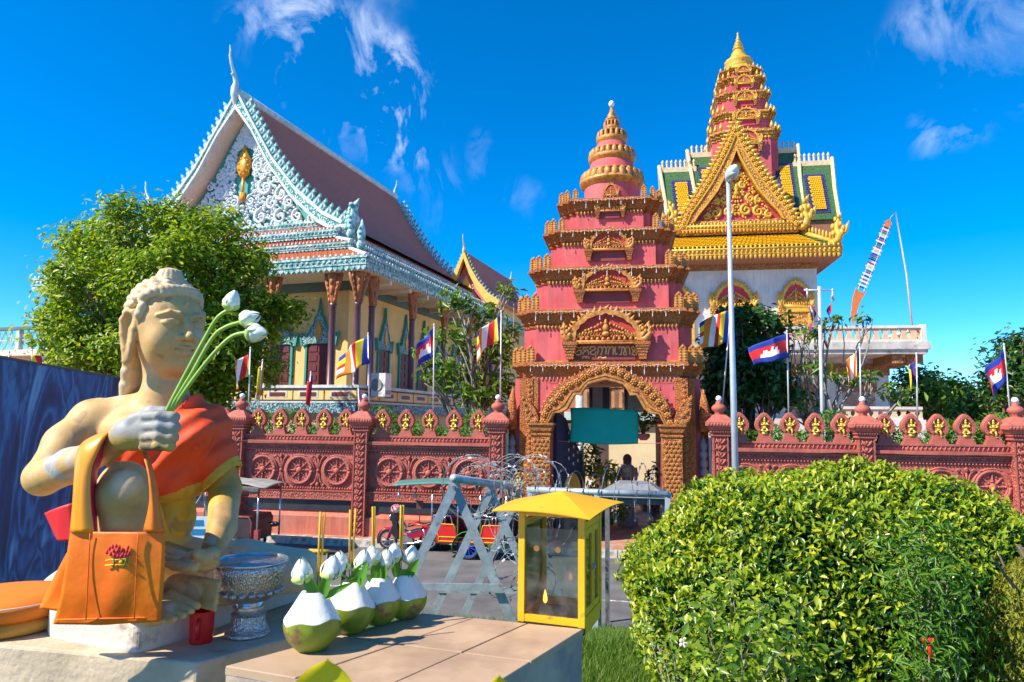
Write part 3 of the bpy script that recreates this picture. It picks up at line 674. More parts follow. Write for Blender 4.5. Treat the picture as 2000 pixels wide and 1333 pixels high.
# string lights hanging along the cornices
M_wire = mat('white_wire', (0.75, 0.76, 0.78), 0.5)
for k, (z, hw, y, c, wh_) in enumerate(((5.36, 2.2, -.30, .02, 'lowest'), (6.98, 2.1, -.12, .04, 'second'), (8.34, 1.82, .2, .06, 'third'), (9.62, 1.45, .56, .09, 'fourth'), (10.72, 1.1, .92, .12, 'topmost'))):
    T = thing('string_lights', f'white icicle string lights along the {wh_} cornice of the gate tower', 'string lights', gate.matrix_basis @ Vector((c, y, z)), -WA)
    b = MB(); nseg = int(hw*2/.36); pts = []
    for i in range(nseg*4+1):
        t = i/(nseg*4); pts.append((-hw+2*hw*t, 0, -.035*math.sin(math.pi*((i % 4)/4))))
    b.tube(pts, .005, 4); b.build('wire', M_wire, T)
    for i in range(nseg+1):
        x = -hw+2*hw*i/nseg; l = random.choice((.13, .2, .28)); bb = MB().tube([(x, 0, 0), (x, 0, -l)], .004, 4); bb.tube([(x, -.005, -l*.55), (x, -.005, -l)], .012, 6); bb.build('icicle_light', M_wire, T)
# cable from the finial to the tower shoulder
T = MB().tube([gate.matrix_basis @ Vector(p) for p in ((sh, CY-.1, 14.45), (.45, CY-.3, 13.9), (.85, CY-.5, 12.9), (1.15, CY-.7, 12.0), (1.3, CY-.8, 11.2))], .012, 5).build('cable', mat('black_cable', (0.02, 0.02, 0.02), 0.6)); tag(T, 'thin black cable running down from the top of the gate tower', 'cable')
# ------------------------------------------------------------------ in and behind the gateway
lf = thing('gate_leaf', 'open dark blue metal gate leaf with a round gold emblem in the gateway', 'gate leaf', WP(GX-1.5, .55, .2), -WA + R(62))
MB().prism([(0, .05), (1.45, .05), (1.45, 2.5), (1.2, 2.75), (1.05, 3.1), (.75, 3.25), (.55, 3.6), (.2, 3.75), (0, 3.75)], 0, .05).build('panel', mat('gate_leaf_paint', (0.035, 0.06, 0.11), 0.45, 0.2), lf)
fr_ = MB().box(-.03, .04, -.03, .08, 0, 3.8); fr_.box(.0, 1.47, -.02, .07, 1.9, 1.96); fr_.box(1.42, 1.48, -.03, .08, 0, 2.5); fr_.build('frame', mat('gate_leaf_frame', (0.03, 0.05, 0.08), 0.4), lf)
sc_ = MB()
for k in range(12): sc_.ell((.95+.3*math.sin(k*2.1), -.02, 2.2+.11*k*.8), (.05, .02, .06), 6, 4)
sc_.build('scrollwork', mat('silver_scroll', (0.6, 0.6, 0.6), 0.35, metal=.6), lf)
em = MB().lathe([(.5, 0), (.5, .04), (.44, .06), (.42, .04), (.33, .05), (.31, .07), (.24, .05), (.2, .07), (.1, .06), (.05, .1), (.001, .1)], 32).build('emblem', M_gold_fig, lf, 'auto'); em.location = (.85, -.01, 1.25); em.rotation_euler = (R(90), 0, 0); em.scale = (1, 1.35, 1)
sg = thing('hanging_banner', 'blank dark green banner strung across the gate opening', 'banner', WP(GX, .62, 0), -WA)
def bfn(a, b):
    sag = math.sin(math.pi*a)
    return (-1.09+2.02*a + .03*math.sin(3*b), .05*math.sin(3*a+1)*math.sin(2*b), 3.10 + 1.02*b - .05*sag*(1-b) - .03*a + .015*math.sin(6*a)*b)
MB().grid(bfn, 24, 12).build('sheet', mat('green_banner', (0.0, 0.36, 0.28), 0.6, 0.06, 2, spec=.3), sg, True, solid=.006)
cd = MB()
for (a, b) in (((-1.09, 4.1), (-1.6, 4.35)), ((.93, 4.08), (1.6, 4.2)), ((-1.09, 3.1), (-1.6, 3.12)), ((.93, 3.08), (1.6, 3.1))): cd.tube([(a[0], 0, a[1]), (b[0], 0, b[1])], .008, 5)
cd.build('cord', mat('pink_cord', (0.6, 0.15, 0.2), 0.7), sg)
# ================================================================== MAIN TEMPLE (left)
LA = R(18); LOc = Vector((-8.229, 34.0, 0))
M_cream = mat('temple_cream_wall', (0.80, 0.56, 0.22), 0.8, 0.08, 0.8, 0.1, 20, c2=(0.74, 0.50, 0.20), c2s=.5, c2w=.2, streak=.12)
M_teal_rel = mat('teal_white_carved', (0.70, 0.76, 0.78), 0.7, 0.1, 4, relief=(7, (0.03, 0.30, 0.27), 0.06))
M_teal_fine = mat('teal_white_carved_fine', (0.66, 0.74, 0.76), 0.7, 0.1, 4, relief=(14, (0.04, 0.28, 0.27), 0.04))
M_blue_rel = mat('blue_white_carved', (0.42, 0.58, 0.66), 0.7, 0.1, 4, relief=(9, (0.03, 0.16, 0.24), 0.04))
M_wht = mat('temple_white_trim', (0.62, 0.68, 0.70), 0.7, 0.12, 3, c2=(0.36, 0.50, 0.50), c2s=2.5, c2w=.15)
M_tealw = mat('temple_teal_trim', (0.50, 0.64, 0.66), 0.7, 0.12, 3, c2=(0.08, 0.34, 0.32), c2s=4.5, c2t=.5, c2w=.06)
M_teal = mat('temple_teal', (0.03, 0.30, 0.27), 0.6, 0.1, 3)
M_roofpink = mat('main_roof_tile', (0.56, 0.155, 0.095), 0.75, 0.14, 18, 0.4, 60, c2=(0.60, 0.18, 0.11), c2s=.6, c2w=.2, streak=.2)
M_tile = mat('orange_roof_tile', (0.62, 0.20, 0.09), 0.65, 0.2, 6, 0.3, 40)
M_door = mat('maroon_shutter', (0.13, 0.018, 0.025), 0.5, 0.15, 4)
M_colm = mat('purple_column', (0.12, 0.045, 0.06), 0.4, 0.12, 3, coat=.2)
M_garuda = mat('brown_garuda_carving', (0.40, 0.13, 0.035), 0.6, 0.25, 6)
M_leafgold = mat('temple_gold_leaf', (0.72, 0.32, 0.03), 0.45, 0.2, 9, metal=.2)
M_soff = mat('temple_soffit', (0.66, 0.60, 0.50), 0.8, 0.08)
M_frz = mat('temple_frieze', (0.10, 0.16, 0.15), 0.7, 0.15, 4)
tmp = thing('temple_hall', 'cream temple hall with steep red roof and teal and white carved gable', 'temple', LOc, -LA)
CXT = -8.0; YB = 24.0
MB().box(-16.8, 0, 0, YB-2, .2, 10.62).build('wall', M_cream, tmp)
MB().box(-18.7, 1.75, -1.9, YB, .2, 4.45).build('podium', mat('temple_podium', (0.55, 0.45, 0.30), 0.8), tmp)
# parapet round the gallery
def parapet(x0, y0, x1, y1, n):
    d = Vector((x1-x0, y1-y0, 0)); L = d.length; a = math.atan2(d.y, d.x)
    P = MB().box(0, L, -.1, .1, 4.45, 5.12).build('parapet', M_cream, tmp, loc=(x0, y0, 0), rot=(0, 0, a))
    MB().box(-.1, L+.1, -.16, .16, 5.12, 5.26).box(-.1, L+.1, -.14, .12, 4.42, 4.5).build('rail', M_wht, P)
    MB().box(0, L, -.135, -.102, 5.04, 5.10).box(0, L, -.145, -.105, 4.52, 4.57).build('blue_line', mat('navy_line', (0.02, 0.03, 0.10), 0.6), P)
    MB().box(0, L, -.16, .1, 3.95, 4.40).build('carved_band', M_blue_rel, P)
    for i in range(n):
        c = (i+.5)*L/n; w_ = L/n
        q = MB().box(c-w_*.32, c+w_*.32, -.115, -.1, 4.66, 4.98).build('inset', M_wht, P)
        MB().box(c-w_*.26, c+w_*.26, -.125, -.114, 4.72, 4.92).build('slot', M_door, q)
        if i: MB().box(c-w_*.5-.02, c-w_*.5+.02, -.12, -.1, 4.58, 5.04).build('divider', M_frz, P)
parapet(-18.7, -2.0, 1.85, -2.0, 12); parapet(1.85, -2.0, 1.85, YB, 14)
# door with spired crown
def crown_poly():
    h = [(.62, 0), (.98, -.15), (1.06, .30), (1.13, .62), (.80, .42), (.58, .58), (.48, .95), (.34, 1.05), (.26, 1.45), (.13, 1.62), (.06, 2.0), (0, 2.55)]
    return [(-x, z) for x, z in h] + [(x, z) for x, z in h[::-1][1:]]
cr_me = MB().prism(crown_poly()[::-1], -.14, 0).mesh('door_crown', M_teal_fine)
lf_me = MB().prism([(0, .15), (.10, .3), (.17, .55), (.14, .75), (.0, 1.15), (-.14, .75), (-.17, .55), (-.10, .3)], -.19, -.13).mesh('gold_leaf', M_leafgold)
crb_me = MB().band([(x*1.03, z*1.02+.01) for x, z in crown_poly()], [(x*.93, z*.95) for x, z in crown_poly()], -.17, -.02).mesh('crown_edge', M_teal)
def door(x, y, rz, wd, z0=4.5, z1=7.45):
    D = bpy.data.objects.new('shuttered_door', MB().box(-wd/2, wd/2, -.06, .02, z0, z1).mesh('shuttered_door', M_door)); col.objects.link(D); D.parent = tmp; D.location = (x, y, 0); D.rotation_euler = (0, 0, rz)
    MB().box(-wd/2-.12, -wd/2, -.12, .02, z0, z1+.12).box(wd/2, wd/2+.12, -.12, .02, z0, z1+.12).box(-wd/2, wd/2, -.12, .02, z1, z1+.12).build('frame', M_teal, D)
    pn = MB()
    for s in (-1, 1):
        for k in range(6): pn.box(s*wd*.25-wd*.17, s*wd*.25+wd*.17, -.09, -.06, z0+.1+k*(z1-z0)/6, z0+(k+.82)*(z1-z0)/6)
    pn.build('panelling', M_door, D)
    sx = wd/1.36
    inst('door_crown', cr_me, D, (0, -.02, z1+.02), (0, 0, 0), (sx, 1, .9)); inst('gold_leaf', lf_me, D, (0, -.02, z1+.05), (0, 0, 0), (sx, 1, 1)); inst('crown_edge', crb_me, D, (0, -.02, z1+.02), (0, 0, 0), (sx, 1, .9))
for x in (-1.6, -3.95, -6.3, -10.5, -12.8, -15.1): door(x, 0, 0, 1.36)
for y in (3.6, 6.1, 8.6, 11.1, 13.6, 16.1): door(0, y, R(90), 1.12)
MB().box(-16.9, .06, -.12, 0, 10.15, 10.62).box(.0, .12, 0, YB-2, 10.15, 10.62).build('frieze', M_frz, tmp)
# columns with garuda capitals
cl_me = MB().lathe([(.24, 0), (.24, .15), (.17, .2), (.16, 4.6), (.2, 4.7)], 14).mesh('column', M_colm, True)
gr = MB(); gr.lathe([(.2, 0), (.24, .3), (.3, .8), (.36, 1.5), (.42, 1.65)], 10)
for s in (-1, 1):
    gr.tube([(s*.1, -.05, 0), (s*.22, -.1, .4), (s*.32, -.12, .8), (s*.5, -.1, 1.2), (s*.62, -.05, 1.55), (s*.5, 0, 1.66)], [.08, .12, .12, .13, .12, .05], 7)
    for k in range(5): gr.ell((s*(.2+.06*k), -.18, .3+.27*k), (.1, .08, .12), 6, 4)
gr.ell((0, -.25, 1.2), (.16, .16, .2), 8, 6); gr.ell((0, -.22, .8), (.18, .14, .28), 8, 6)
gr_me = gr.mesh('garuda_capital', M_garuda, True)
def colum(x, y, rz=0):
    C_ = inst('column', cl_me, tmp, (x, y, 4.45), (0, 0, rz)); inst('garuda_capital', gr_me, C_, (0, 0, 4.55), (0, 0, 0), (.72, .72, 1))
for x in (.2, -3.2, -6.0, -10.8, -13.6, -17.0): colum(x, -1.75)
colum(1.55, -1.75, R(45))
for y in (-.55, 3.85, 8.2, 12.5, 16.8): colum(1.62, y, R(90))
# eaves: soffit, lambrequin
MB().box(-19.0, 2.15, -2.15, YB, 10.62, 10.74).build('soffit', M_soff, tmp)
for yb in np.arange(0.5, YB-2, 2.2): MB().box(0.1, 2.05, yb-.12, yb+.12, 10.40, 10.62).build('eave_bracket', M_soff, tmp)
def fringe(p0, p1, z0, z1, sp, m=M_teal_fine, name='lambrequin', out=.06):
    d = Vector((p1[0]-p0[0], p1[1]-p0[1], 0)); L = d.length; a = math.atan2(d.y, d.x); h = z1-z0; n = int(L/sp)
    o = MB().box(0, L, -.05, .05, z0+h*.42, z1).build(name, m, tmp, loc=(p0[0], p0[1], 0), rot=(0, 0, a))
    b = MB()
    b.box(-.05, L+.05, -out-.04, .05, z1-.06, z1+.05); b.box(-.03, L+.03, -out-.02, .05, z0+h*.40, z0+h*.47)
    for i in range(n):
        x = (i+.5)*L/n; w_ = L/n*.5
        b.prism([(x-w_, z0+h*.42), (x-w_*.8, z0+h*.15), (x, z0), (x+w_*.8, z0+h*.15), (x+w_, z0+h*.42)][::1], -.04, .03)
        b.ell((x, -.07, z0+h*.72), (w_*.6, .04, h*.12), 5, 4)
    tag(b.build('pendants', M_tealw, o), kind='stuff')
    c = MB()
    for i in range(n):
        x = (i+.5)*L/n; c.ell((x, 0, z1+.1), (L/n*.25, .03, .11), 5, 4)
    tag(c.build('cresting', M_wht, o), kind='stuff')
fringe((-19.0, -2.2), (2.2, -2.2), 10.62, 11.26, .30); fringe((2.2, -2.2), (2.2, YB), 10.62, 11.26, .30)
# three stepped tile skirts
def skirt(hx0, y0, z0, hx1, y1, z1):
    a = [(CXT-hx0, y0, z0), (CXT+hx0, y0, z0), (CXT+hx0, YB, z0), (CXT-hx0, YB, z0)]; b = [(CXT-hx1, y1, z1), (CXT+hx1, y1, z1), (CXT+hx1, YB-1, z1), (CXT-hx1, YB-1, z1)]
    o = MB().add(a+b, [(0, 1, 5, 4), (1, 2, 6, 5), (2, 3, 7, 6), (3, 0, 4, 7), (4, 5, 6, 7), (3, 2, 1, 0)]).build('tile_skirt', M_tile, tmp)
    # tile courses on the front and right slopes
    tb = MB(); nr = 6
    for r in range(nr):
        t = (r+.5)/nr
        for (i, j) in ((0, 1), (1, 2)):
            A = Vector(a[i]).lerp(Vector(b[i]), t); B = Vector(a[j]).lerp(Vector(b[j]), t); L = (B-A).length; n = int(L/.24)
            sl = (Vector(b[i])-Vector(a[i]))/nr; 
            if i == 0: sl = Vector((0, (y1-y0)/nr, (z1-z0)/nr)); up = Vector((0, -(z1-z0), (y1-y0))).normalized()
            else: sl = Vector(((hx1-hx0)/nr, 0, (z1-z0)/nr)); up = Vector(((z1-z0), 0, (hx0-hx1))).normalized()
            for k in range(n):
                c = A.lerp(B, (k+.5+.5*(r % 2))/n if k < n-1 or r % 2 == 0 else (k+.5)/n); dd = (B-A)/n*.42
                tb.add([c-dd-sl*.5+up*.05, c+dd-sl*.5+up*.05, c+dd+sl*.6+up*.012, c-dd+sl*.6+up*.012, c-dd-sl*.5, c+dd-sl*.5], [(0, 1, 2, 3), (4, 5, 1, 0)])
    tag(tb.build('tiles', M_tile, o), kind='stuff')
    rd = MB()
    for i in (0, 1): rd.tube([a[i], b[i]], .12, 8)
    rd.build('hip_ridge', M_wht, o)
skirt(10.2, -2.25, 11.3, 8.6, -1.05, 11.98); skirt(8.75, -1.25, 12.32, 7.35, -.35, 12.8); skirt(7.5, -.55, 13.2, 6.6, .9, 13.85)
fringe((CXT-8.7, -1.15), (CXT+8.7, -1.15), 11.98, 12.30, .22); fringe((CXT+8.7, -1.15), (CXT+8.7, YB), 11.98, 12.30, .22)
fringe((CXT-7.42, -.48), (CXT+7.42, -.48), 12.80, 13.18, .22); fringe((CXT+7.42, -.48), (CXT+7.42, YB), 12.80, 13.18, .22)
# leaf finials on the corners
lfn = MB().tube([(0, 0, 0), (0, 0, .25), (.02, 0, .5), (-.02, 0, .85), (.02, 0, 1.15), (.0, 0, 1.55)], [.16, .24, .17, .22, .14, .01], 8)
for k in range(4): lfn.ell((0, -.16, .3+.25*k), (.08, .08, .09), 6, 4)
lfn_me = lfn.mesh('leaf_finial', M_tealw, True)
for s in (-1, 1):
    inst('leaf_finial', lfn_me, tmp, (CXT+s*8.4, -.75, 12.6)); inst('leaf_finial', lfn_me, tmp, (CXT+s*9.45, -1.5, 11.75))
# main roof
prof = [(0, 22.0), (1.2, 20.0), (2.6, 17.8), (4.2, 15.9), (6.0, 14.4), (7.2, 13.8)]
Y0, Y1 = .7, 19.2
rf = MB()
for s in (-1, 1):
    vs = []
    for (x, z) in prof: vs += [(CXT+s*x, Y0, z), (CXT+s*x, Y1, z)]
    rf.add(vs, [((2*i, 2*i+1, 2*i+3, 2*i+2) if s < 0 else (2*i, 2*i+2, 2*i+3, 2*i+1)) for i in range(len(prof)-1)])
    vs = [(x, y, z-.22) for x, y, z in vs]; rf.add(vs, [((2*i, 2*i+2, 2*i+3, 2*i+1) if s < 0 else (2*i, 2*i+1, 2*i+3, 2*i+2)) for i in range(len(prof)-1)])
rf.build('roof', M_roofpink, tmp, True)
MB().tube([(CXT, Y0-.3, 22.0), (CXT, Y1+.3, 22.0)], .26, 10).build('ridge_cap', M_wht, tmp, True)
OUT = [(-x, z) for x, z in prof[::-1]][:-1] + prof
def shiftc(c, d): return [(x*(1-d*.06) , z - d*(1.0 if abs(x) < .1 else .42)) for x, z in c]
bi = shiftc(OUT, 1.0)
bb = MB().band([(CXT+x, z+.1) for x, z in OUT], [(CXT+x, z) for x, z in shiftc(OUT, .9)], Y0-.35, Y0).build('bargeboard', M_teal_rel, tmp)
for k_, t_ in ((0.0, .12), (.9, .12)): MB().band([(CXT+x, z+.14) for x, z in shiftc(OUT, k_)], [(CXT+x, z) for x, z in shiftc(OUT, k_+t_)], Y0-.42, Y0).build('bargeboard_trim', M_wht, tmp)
MB().band([(CXT+x, z) for x, z in shiftc(OUT, .95)], [(CXT+x, z) for x, z in shiftc(OUT, 1.05)], Y0-.1, 1.65).build('gable_soffit', M_soff, tmp)
bb2 = MB().band([(CXT+x, z+.1) for x, z in OUT], [(CXT+x, z) for x, z in shiftc(OUT, .9)], Y1, Y1+.35).build('bargeboard', M_teal_rel, tmp)
ck = MB().prism([(-.16, 0), (.16, 0), (.24, .2), (.20, .38), (.08, .52), (.16, .62), (.02, .82), (-.04, .62), (-.14, .42), (-.2, .2)], -.08, .08); ck.ell((0, -.09, .25), (.1, .05, .14), 6, 4)
ck_me = ck.mesh('crocket', M_tealw)
for (B_, yy) in ((bb, Y0-.18), (bb2, Y1+.18)):
    for p, d in along([(CXT+x, z+.1) for x, z in OUT], 46):
        if abs(p.x-CXT) < .5: continue
        s = 1 if p.x > CXT else -1; inst('crocket', ck_me, B_, (p.x, yy, p.z-.05), (0, s*.5, 0), (s*.85, 1, .85))
# horn finials
def chofa(x, y, z, sc, par=tmp):
    b = MB().tube([(x, y+.2*sc, z-.9*sc), (x, y-.05*sc, z-.3*sc), (x, y-.25*sc, z+.3*sc), (x, y-.28*sc, z+.8*sc), (x, y-.2*sc, z+1.3*sc), (x, y-.45*sc, z+1.9*sc), (x, y-.8*sc, z+2.5*sc), (x, y-1.0*sc, z+3.1*sc), (x, y-.98*sc, z+3.5*sc), (x, y-1.08*sc, z+3.9*sc)], [.10*sc, .26*sc, .32*sc, .29*sc, .2*sc, .14*sc, .11*sc, .09*sc, .07*sc, .02*sc], 10)
    for k in range(6): b.ell((x, y+.35*sc+.12*sc*k, z+.2*sc-.02*k), (.12*sc, .14*sc, .3*sc), 6, 4)
    b.ell((x, y-.62*sc, z+1.75*sc), (.1*sc, .16*sc, .12*sc), 6, 4)
    return b.build('horn_finial', M_wht, par, True)
hf = chofa(CXT-.1, Y0-.2, 21.6, .74); h2 = chofa(CXT, -(Y1), 21.9, .42); h2.scale = (1, -1, 1)
for s in (-1, 1):   # naga ends of the bargeboard
    n_ = MB().tube([(0, 0, -.2), (.35, 0, -.32), (.7, 0, -.2), (.85, 0, .15), (.72, 0, .5), (.8, 0, .85), (1.05, 0, 1.25)], [.2, .28, .3, .28, .22, .2, .02], 9)
    for k in range(5): n_.ell((.5+.05*k, -.2, .0+.22*k), (.16, .1, .14), 6, 4)
    o = n_.build('naga_head', M_tealw, tmp, True, loc=(CXT+s*7.0, Y0-.2, 13.85)); o.scale = (s, 1, 1)
# gable field with scrolls
GI = [(CXT+x*.93, z) for x, z in shiftc(OUT, 1.0)]
gf = MB().prism(([(CXT-6.4, 13.75), (CXT+6.4, 13.75)] + [(x, max(z, 13.75)) for x, z in GI[::-1]])[::1], 1.45, 1.65).build('gable_field', M_teal, tmp)
def halfw(z): return float(np.interp(z, [13.3, 13.9, 15.4, 17.3, 19.5, 21.0], [5.9, 5.0, 3.5, 2.1, .9, 0]))
def spiral(b, cx, cz, r, turns, s, th, y=1.34, q0=0.0):
    n = 16; pts = []; rr = []
    for i in range(n+1):
        t = i/n; q = q0 + s*turns*2*math.pi*t; ra = r*(1-.85*t); pts.append((cx+ra*math.cos(q), y, cz+ra*math.sin(q))); rr.append(th*(1-.45*t))
    b.tube(pts, rr, 6)
sc1 = MB(); r_ = random.Random(11)
for (x, z, r) in ((1.3, 14.9, .46), (2.6, 14.8, .44), (3.7, 14.75, .38), (4.7, 14.5, .32), (2.0, 15.6, .36), (3.1, 15.6, .34), (1.55, 16.6, .55), (2.6, 16.1, .42), (.95, 17.9, .42), (1.7, 17.6, .32), (.55, 19.2, .3), (.3, 20.1, .22), (3.9, 15.6, .34), (2.35, 17.0, .26), (5.6, 14.3, .24), (.55, 15.9, .34), (.5, 14.6, .34), (2.3, 14.4, .3), (3.9, 14.2, .25)):
    for s in (-1, 1): spiral(sc1, CXT+s*x, z, r, 1.4, s, .10*r/.5+.03, q0=math.pi/2 if s > 0 else math.pi/2)
for _ in range(760):
    z = r_.uniform(13.95, 20.6); hw_ = halfw(z)-.15
    if hw_ <= .1: continue
    x = r_.uniform(.0, hw_)
    if x < .55 and 16.4 < z < 19.1: continue
    for s in (-1, 1): sc1.ell((CXT+s*x, 1.38, z), (.13, .12, .07), 6, 4, Matrix.Rotation(s*r_.uniform(-1.4, 1.4), 3, 'Y'))
tag(sc1.build('scroll_carving', mat('gable_white_scroll', (0.52, 0.62, 0.68), 0.7, 0.12, 5), gf, True), kind='stuff')
gl = MB().prism([(0, 0), (.3, .25), (.46, .75), (.4, 1.15), (.15, 1.6), (0, 2.0), (-.15, 1.6), (-.4, 1.15), (-.46, .75), (-.3, .25)], -.15, .05); gl.tube([(0, -.08, .05), (0, -.08, -1.0)], .08, 6); gl.ell((0, -.12, .75), (.3, .12, .45), 10, 6); gl.box(-.16, .16, -.14, .04, -1.3, -.8)
for k in range(9): gl.ell((.34*math.cos(k*.7), -.14, .75+.5*math.sin(k*.7)), (.07, .07, .07), 6, 4)
gl.build('gold_leaf_emblem', M_leafgold, gf, True, loc=(CXT+.05, 1.30, 17.2))
fringe((CXT-6.3, 1.3), (CXT+6.3, 1.3), 13.9, 14.3, .24)
# a lower cross wing whose horn finials rise over the tree
wing = MB()
for s in (-1, 1):
    vs = [(-24.5, 9, 18.2), (CXT, 9, 18.2), (-24.5, 9+s*2.6, 14.8), (CXT, 9+s*2.6, 14.8), (-24.5, 9+s*5, 12.8), (CXT, 9+s*5, 12.8)]
    wing.add(vs, [(0, 1, 3, 2), (2, 3, 5, 4)])
wing.build('wing_roof', M_roofpink, tmp, solid=.15)
for (x, y, z, sc) in ((-19.6, 6.0, 17.6, .60), (-24.2, 9.0, 18.0, .42)):
    o = chofa(0, 0, 0, sc); o.location = (x, y, z); o.rotation_euler = (0, 0, R(-90))
# air conditioner on the side parapet
ac = thing('air_conditioner', 'white air conditioner outdoor unit on the temple gallery parapet', 'air conditioner', LOc + Matrix.Rotation(-LA, 3, 'Z') @ Vector((2.05, -.9, 4.75)), -LA)
MB().box(0, .75, -.25, .35, 0, 1.1).build('casing', mat('ac_white', (0.72, 0.72, 0.70), 0.5), ac); fan = MB().lathe([(.3, 0), (.3, .03), (.26, .03), (.22, .01), (.05, .01), (.001, .03)], 20).build('fan_grille', mat('ac_grey', (0.25, 0.26, 0.27), 0.5), ac); fan.location = (.3, -.26, .55); fan.rotation_euler = (R(90), 0, 0)
MB().box(.62, .76, -.2, .3, .1, .3).build('pipe_cover', mat('ac_grey', (0.25, 0.26, 0.27), 0.5), ac)

# ------------------------------------------------------------------ small temple far behind
sm = thing('small_temple', 'small distant temple with yellow edged gable and pink roof beyond the trees', 'temple', (-2.819, 52, 0), -LA)
sp = [(0, 16.7), (.55, 15.4), (1.25, 14.2), (2.1, 13.2), (3.0, 12.6)]
rr = MB()
for s in (-1, 1):
    vs = []
    for (x, z) in sp: vs += [(-1+s*x, 0, z), (-1+s*x, 11.5, z)]
    rr.add(vs, [(2*i, 2*i+1, 2*i+3, 2*i+2) for i in range(4)])
rr.build('roof', M_roofpink, sm, solid=.2)
SO = [(-x, z) for x, z in sp[::-1]][:-1] + sp; M_yel = mat('temple_yellow_trim', (0.78, 0.50, 0.10), 0.6, 0.15, 4)
sb = MB().band([(-1+x, z+.12) for x, z in SO], [(-1+x*.9, z-.5) for x, z in SO], -.3, .1).build('bargeboard', M_yel, sm)
for p, d in along([(-1+x, z+.1) for x, z in SO], 34): inst('crocket', ck_me, sb, (p.x, -.1, p.z), (0, (1 if p.x > -1 else -1)*.6, 0), .32)
MB().prism([(-3.2, 10.5), (1.2, 10.5)] + [(-1+x*.9, z-.4) for x, z in SO[::-1]], .5, .7).build('gable_field', mat('small_gable_pink', (0.62, 0.16, 0.17), 0.7), sm)
MB().prism([(-2.2, 12.6), (.2, 12.6), (-.4, 13.6), (-1, 15.0), (-1.6, 13.6)], .35, .5).build('gable_ornament', M_yel, sm)
MB().box(-3.4, 1.6, .7, 11, .2, 12.7).build('wall', M_cream, sm)
chofa(-1.0, -.1, 16.6, .38, sm); h = chofa(-1, -11.5, 16.7, .25, sm); h.scale = (1, -1, 1)
for o in list(sm.children):
    if o.name.startswith('horn'): o.data.materials[0] = M_yel

# ------------------------------------------------------------------ low side building with balustrade, far left
lo = thing('side_building', 'low cream building with grey openwork roof balustrade at the far left', 'building', PY(-60, 700, 30) * Vector((1, 1, 0)) if False else Vector((-24.5, 30, -1.05)), -LA)
MB().box(-6, 6.4, 0, 8, 0, 7.2).build('wall', mat('side_building_wall', (0.72, 0.46, 0.24), 0.8, .1, 1), lo); MB().box(-6.2, 6.7, -.5, 8.2, 7.2, 7.45).build('slab', M_soff, lo)
for i in range(8): MB().box(-6+1.7*i-.1, -6+1.7*i+.1, -.42, -.22, 7.45, 8.3).build('baluster_post', M_wht, lo)
MB().box(-6.1, 6.6, -.45, -.18, 8.3, 8.42).build('rail', M_frz, lo)
for i in range(7):
    b = MB(); x0 = -6+1.7*i+.1; 
    for k in range(4):
        c = x0+.19+.375*k
        for (a, d) in ((-.18, .0), (.18, 0)): b.tube([(c+a, -.32, 7.5), (c, -.32, 7.87), (c+a, -.32, 8.26)], .025, 4)
    b.box(x0, x0+1.5, -.34, -.3, 7.85, 7.89); b.build('openwork_panel', M_wht, lo)
# ================================================================== RIGHT TEMPLE with tower
RO = Vector((17.24, 38.0, 0))
M_tgold = mat('temple_gold', (0.76, 0.43, 0.045), 0.45, 0.18, 6, 0.2, 30, metal=.15, c2=(0.60, 0.28, 0.03), c2s=4, c2w=.15)
M_tgoldrel = mat('temple_gold_carved', (0.80, 0.47, 0.06), 0.5, 0.15, 5, relief=(9, (0.42, 0.14, 0.02), 0.05))
M_tpink = mat('tower_pink', (0.58, 0.10, 0.12), 0.75, 0.12, 1.5)
M_tiley = mat('yellow_glazed_tile', (0.80, 0.40, 0.01), 0.35, 0.25, 9, 0.5, 40)
M_tileg = mat('green_glazed_tile', (0.06, 0.14, 0.045), 0.35, 0.35, 9, 0.5, 40)
M_tileb = mat('blue_glazed_tile', (0.05, 0.06, 0.22), 0.35, 0.4, 12, 0.5, 40)
M_wwall = mat('white_temple_wall', (0.70, 0.68, 0.65), 0.8, 0.12, .8, 0.1, 15, c2=(0.56, 0.52, 0.48), c2s=.9, c2w=.2, streak=.2)
M_tred = mat('gable_red', (0.52, 0.04, 0.07), 0.7, 0.15, 3)
M_brown = mat('brown_carved_frieze', (0.44, 0.22, 0.08), 0.7, 0.15, 4, relief=(7, (0.30, 0.13, 0.05), 0.04))
M_shut = mat('pink_shutter', (0.58, 0.36, 0.28), 0.7, 0.15, 3)
def remat(me, mp):
    c = me.copy(); c.name = me.name.split('.')[0]
    for i, m in enumerate(c.materials): c.materials[i] = mp.get(m.name, m)
    return c
_mp = {'gate_gold_paint': M_tgold, 'gate_gold_carved_fine': M_tgoldrel, 'gate_tympanum_red': M_tred, 'gate_maroon': M_tred}
PK2 = {k: remat(v, _mp) for k, v in PEDKIT.items()}; FL2 = remat(FLAME, _mp); RO2 = remat(ros_me, _mp)
rt = thing('tower_temple', 'white temple with green and yellow tiled roofs under a gold and pink spire', 'temple', RO, -WA)
MB().box(-9.2, 0, 0, 12, 4, 12.45).build('wall', M_wwall, rt)
MB().box(-9.3, .08, -.08, 12, 12.45, 13.0).build('frieze', M_brown, rt)
MB().box(-10.2, .9, -1.5, 13, 12.78, 12.9).build('soffit', mat('brown_soffit', (0.34, 0.14, 0.08), 0.8), rt)
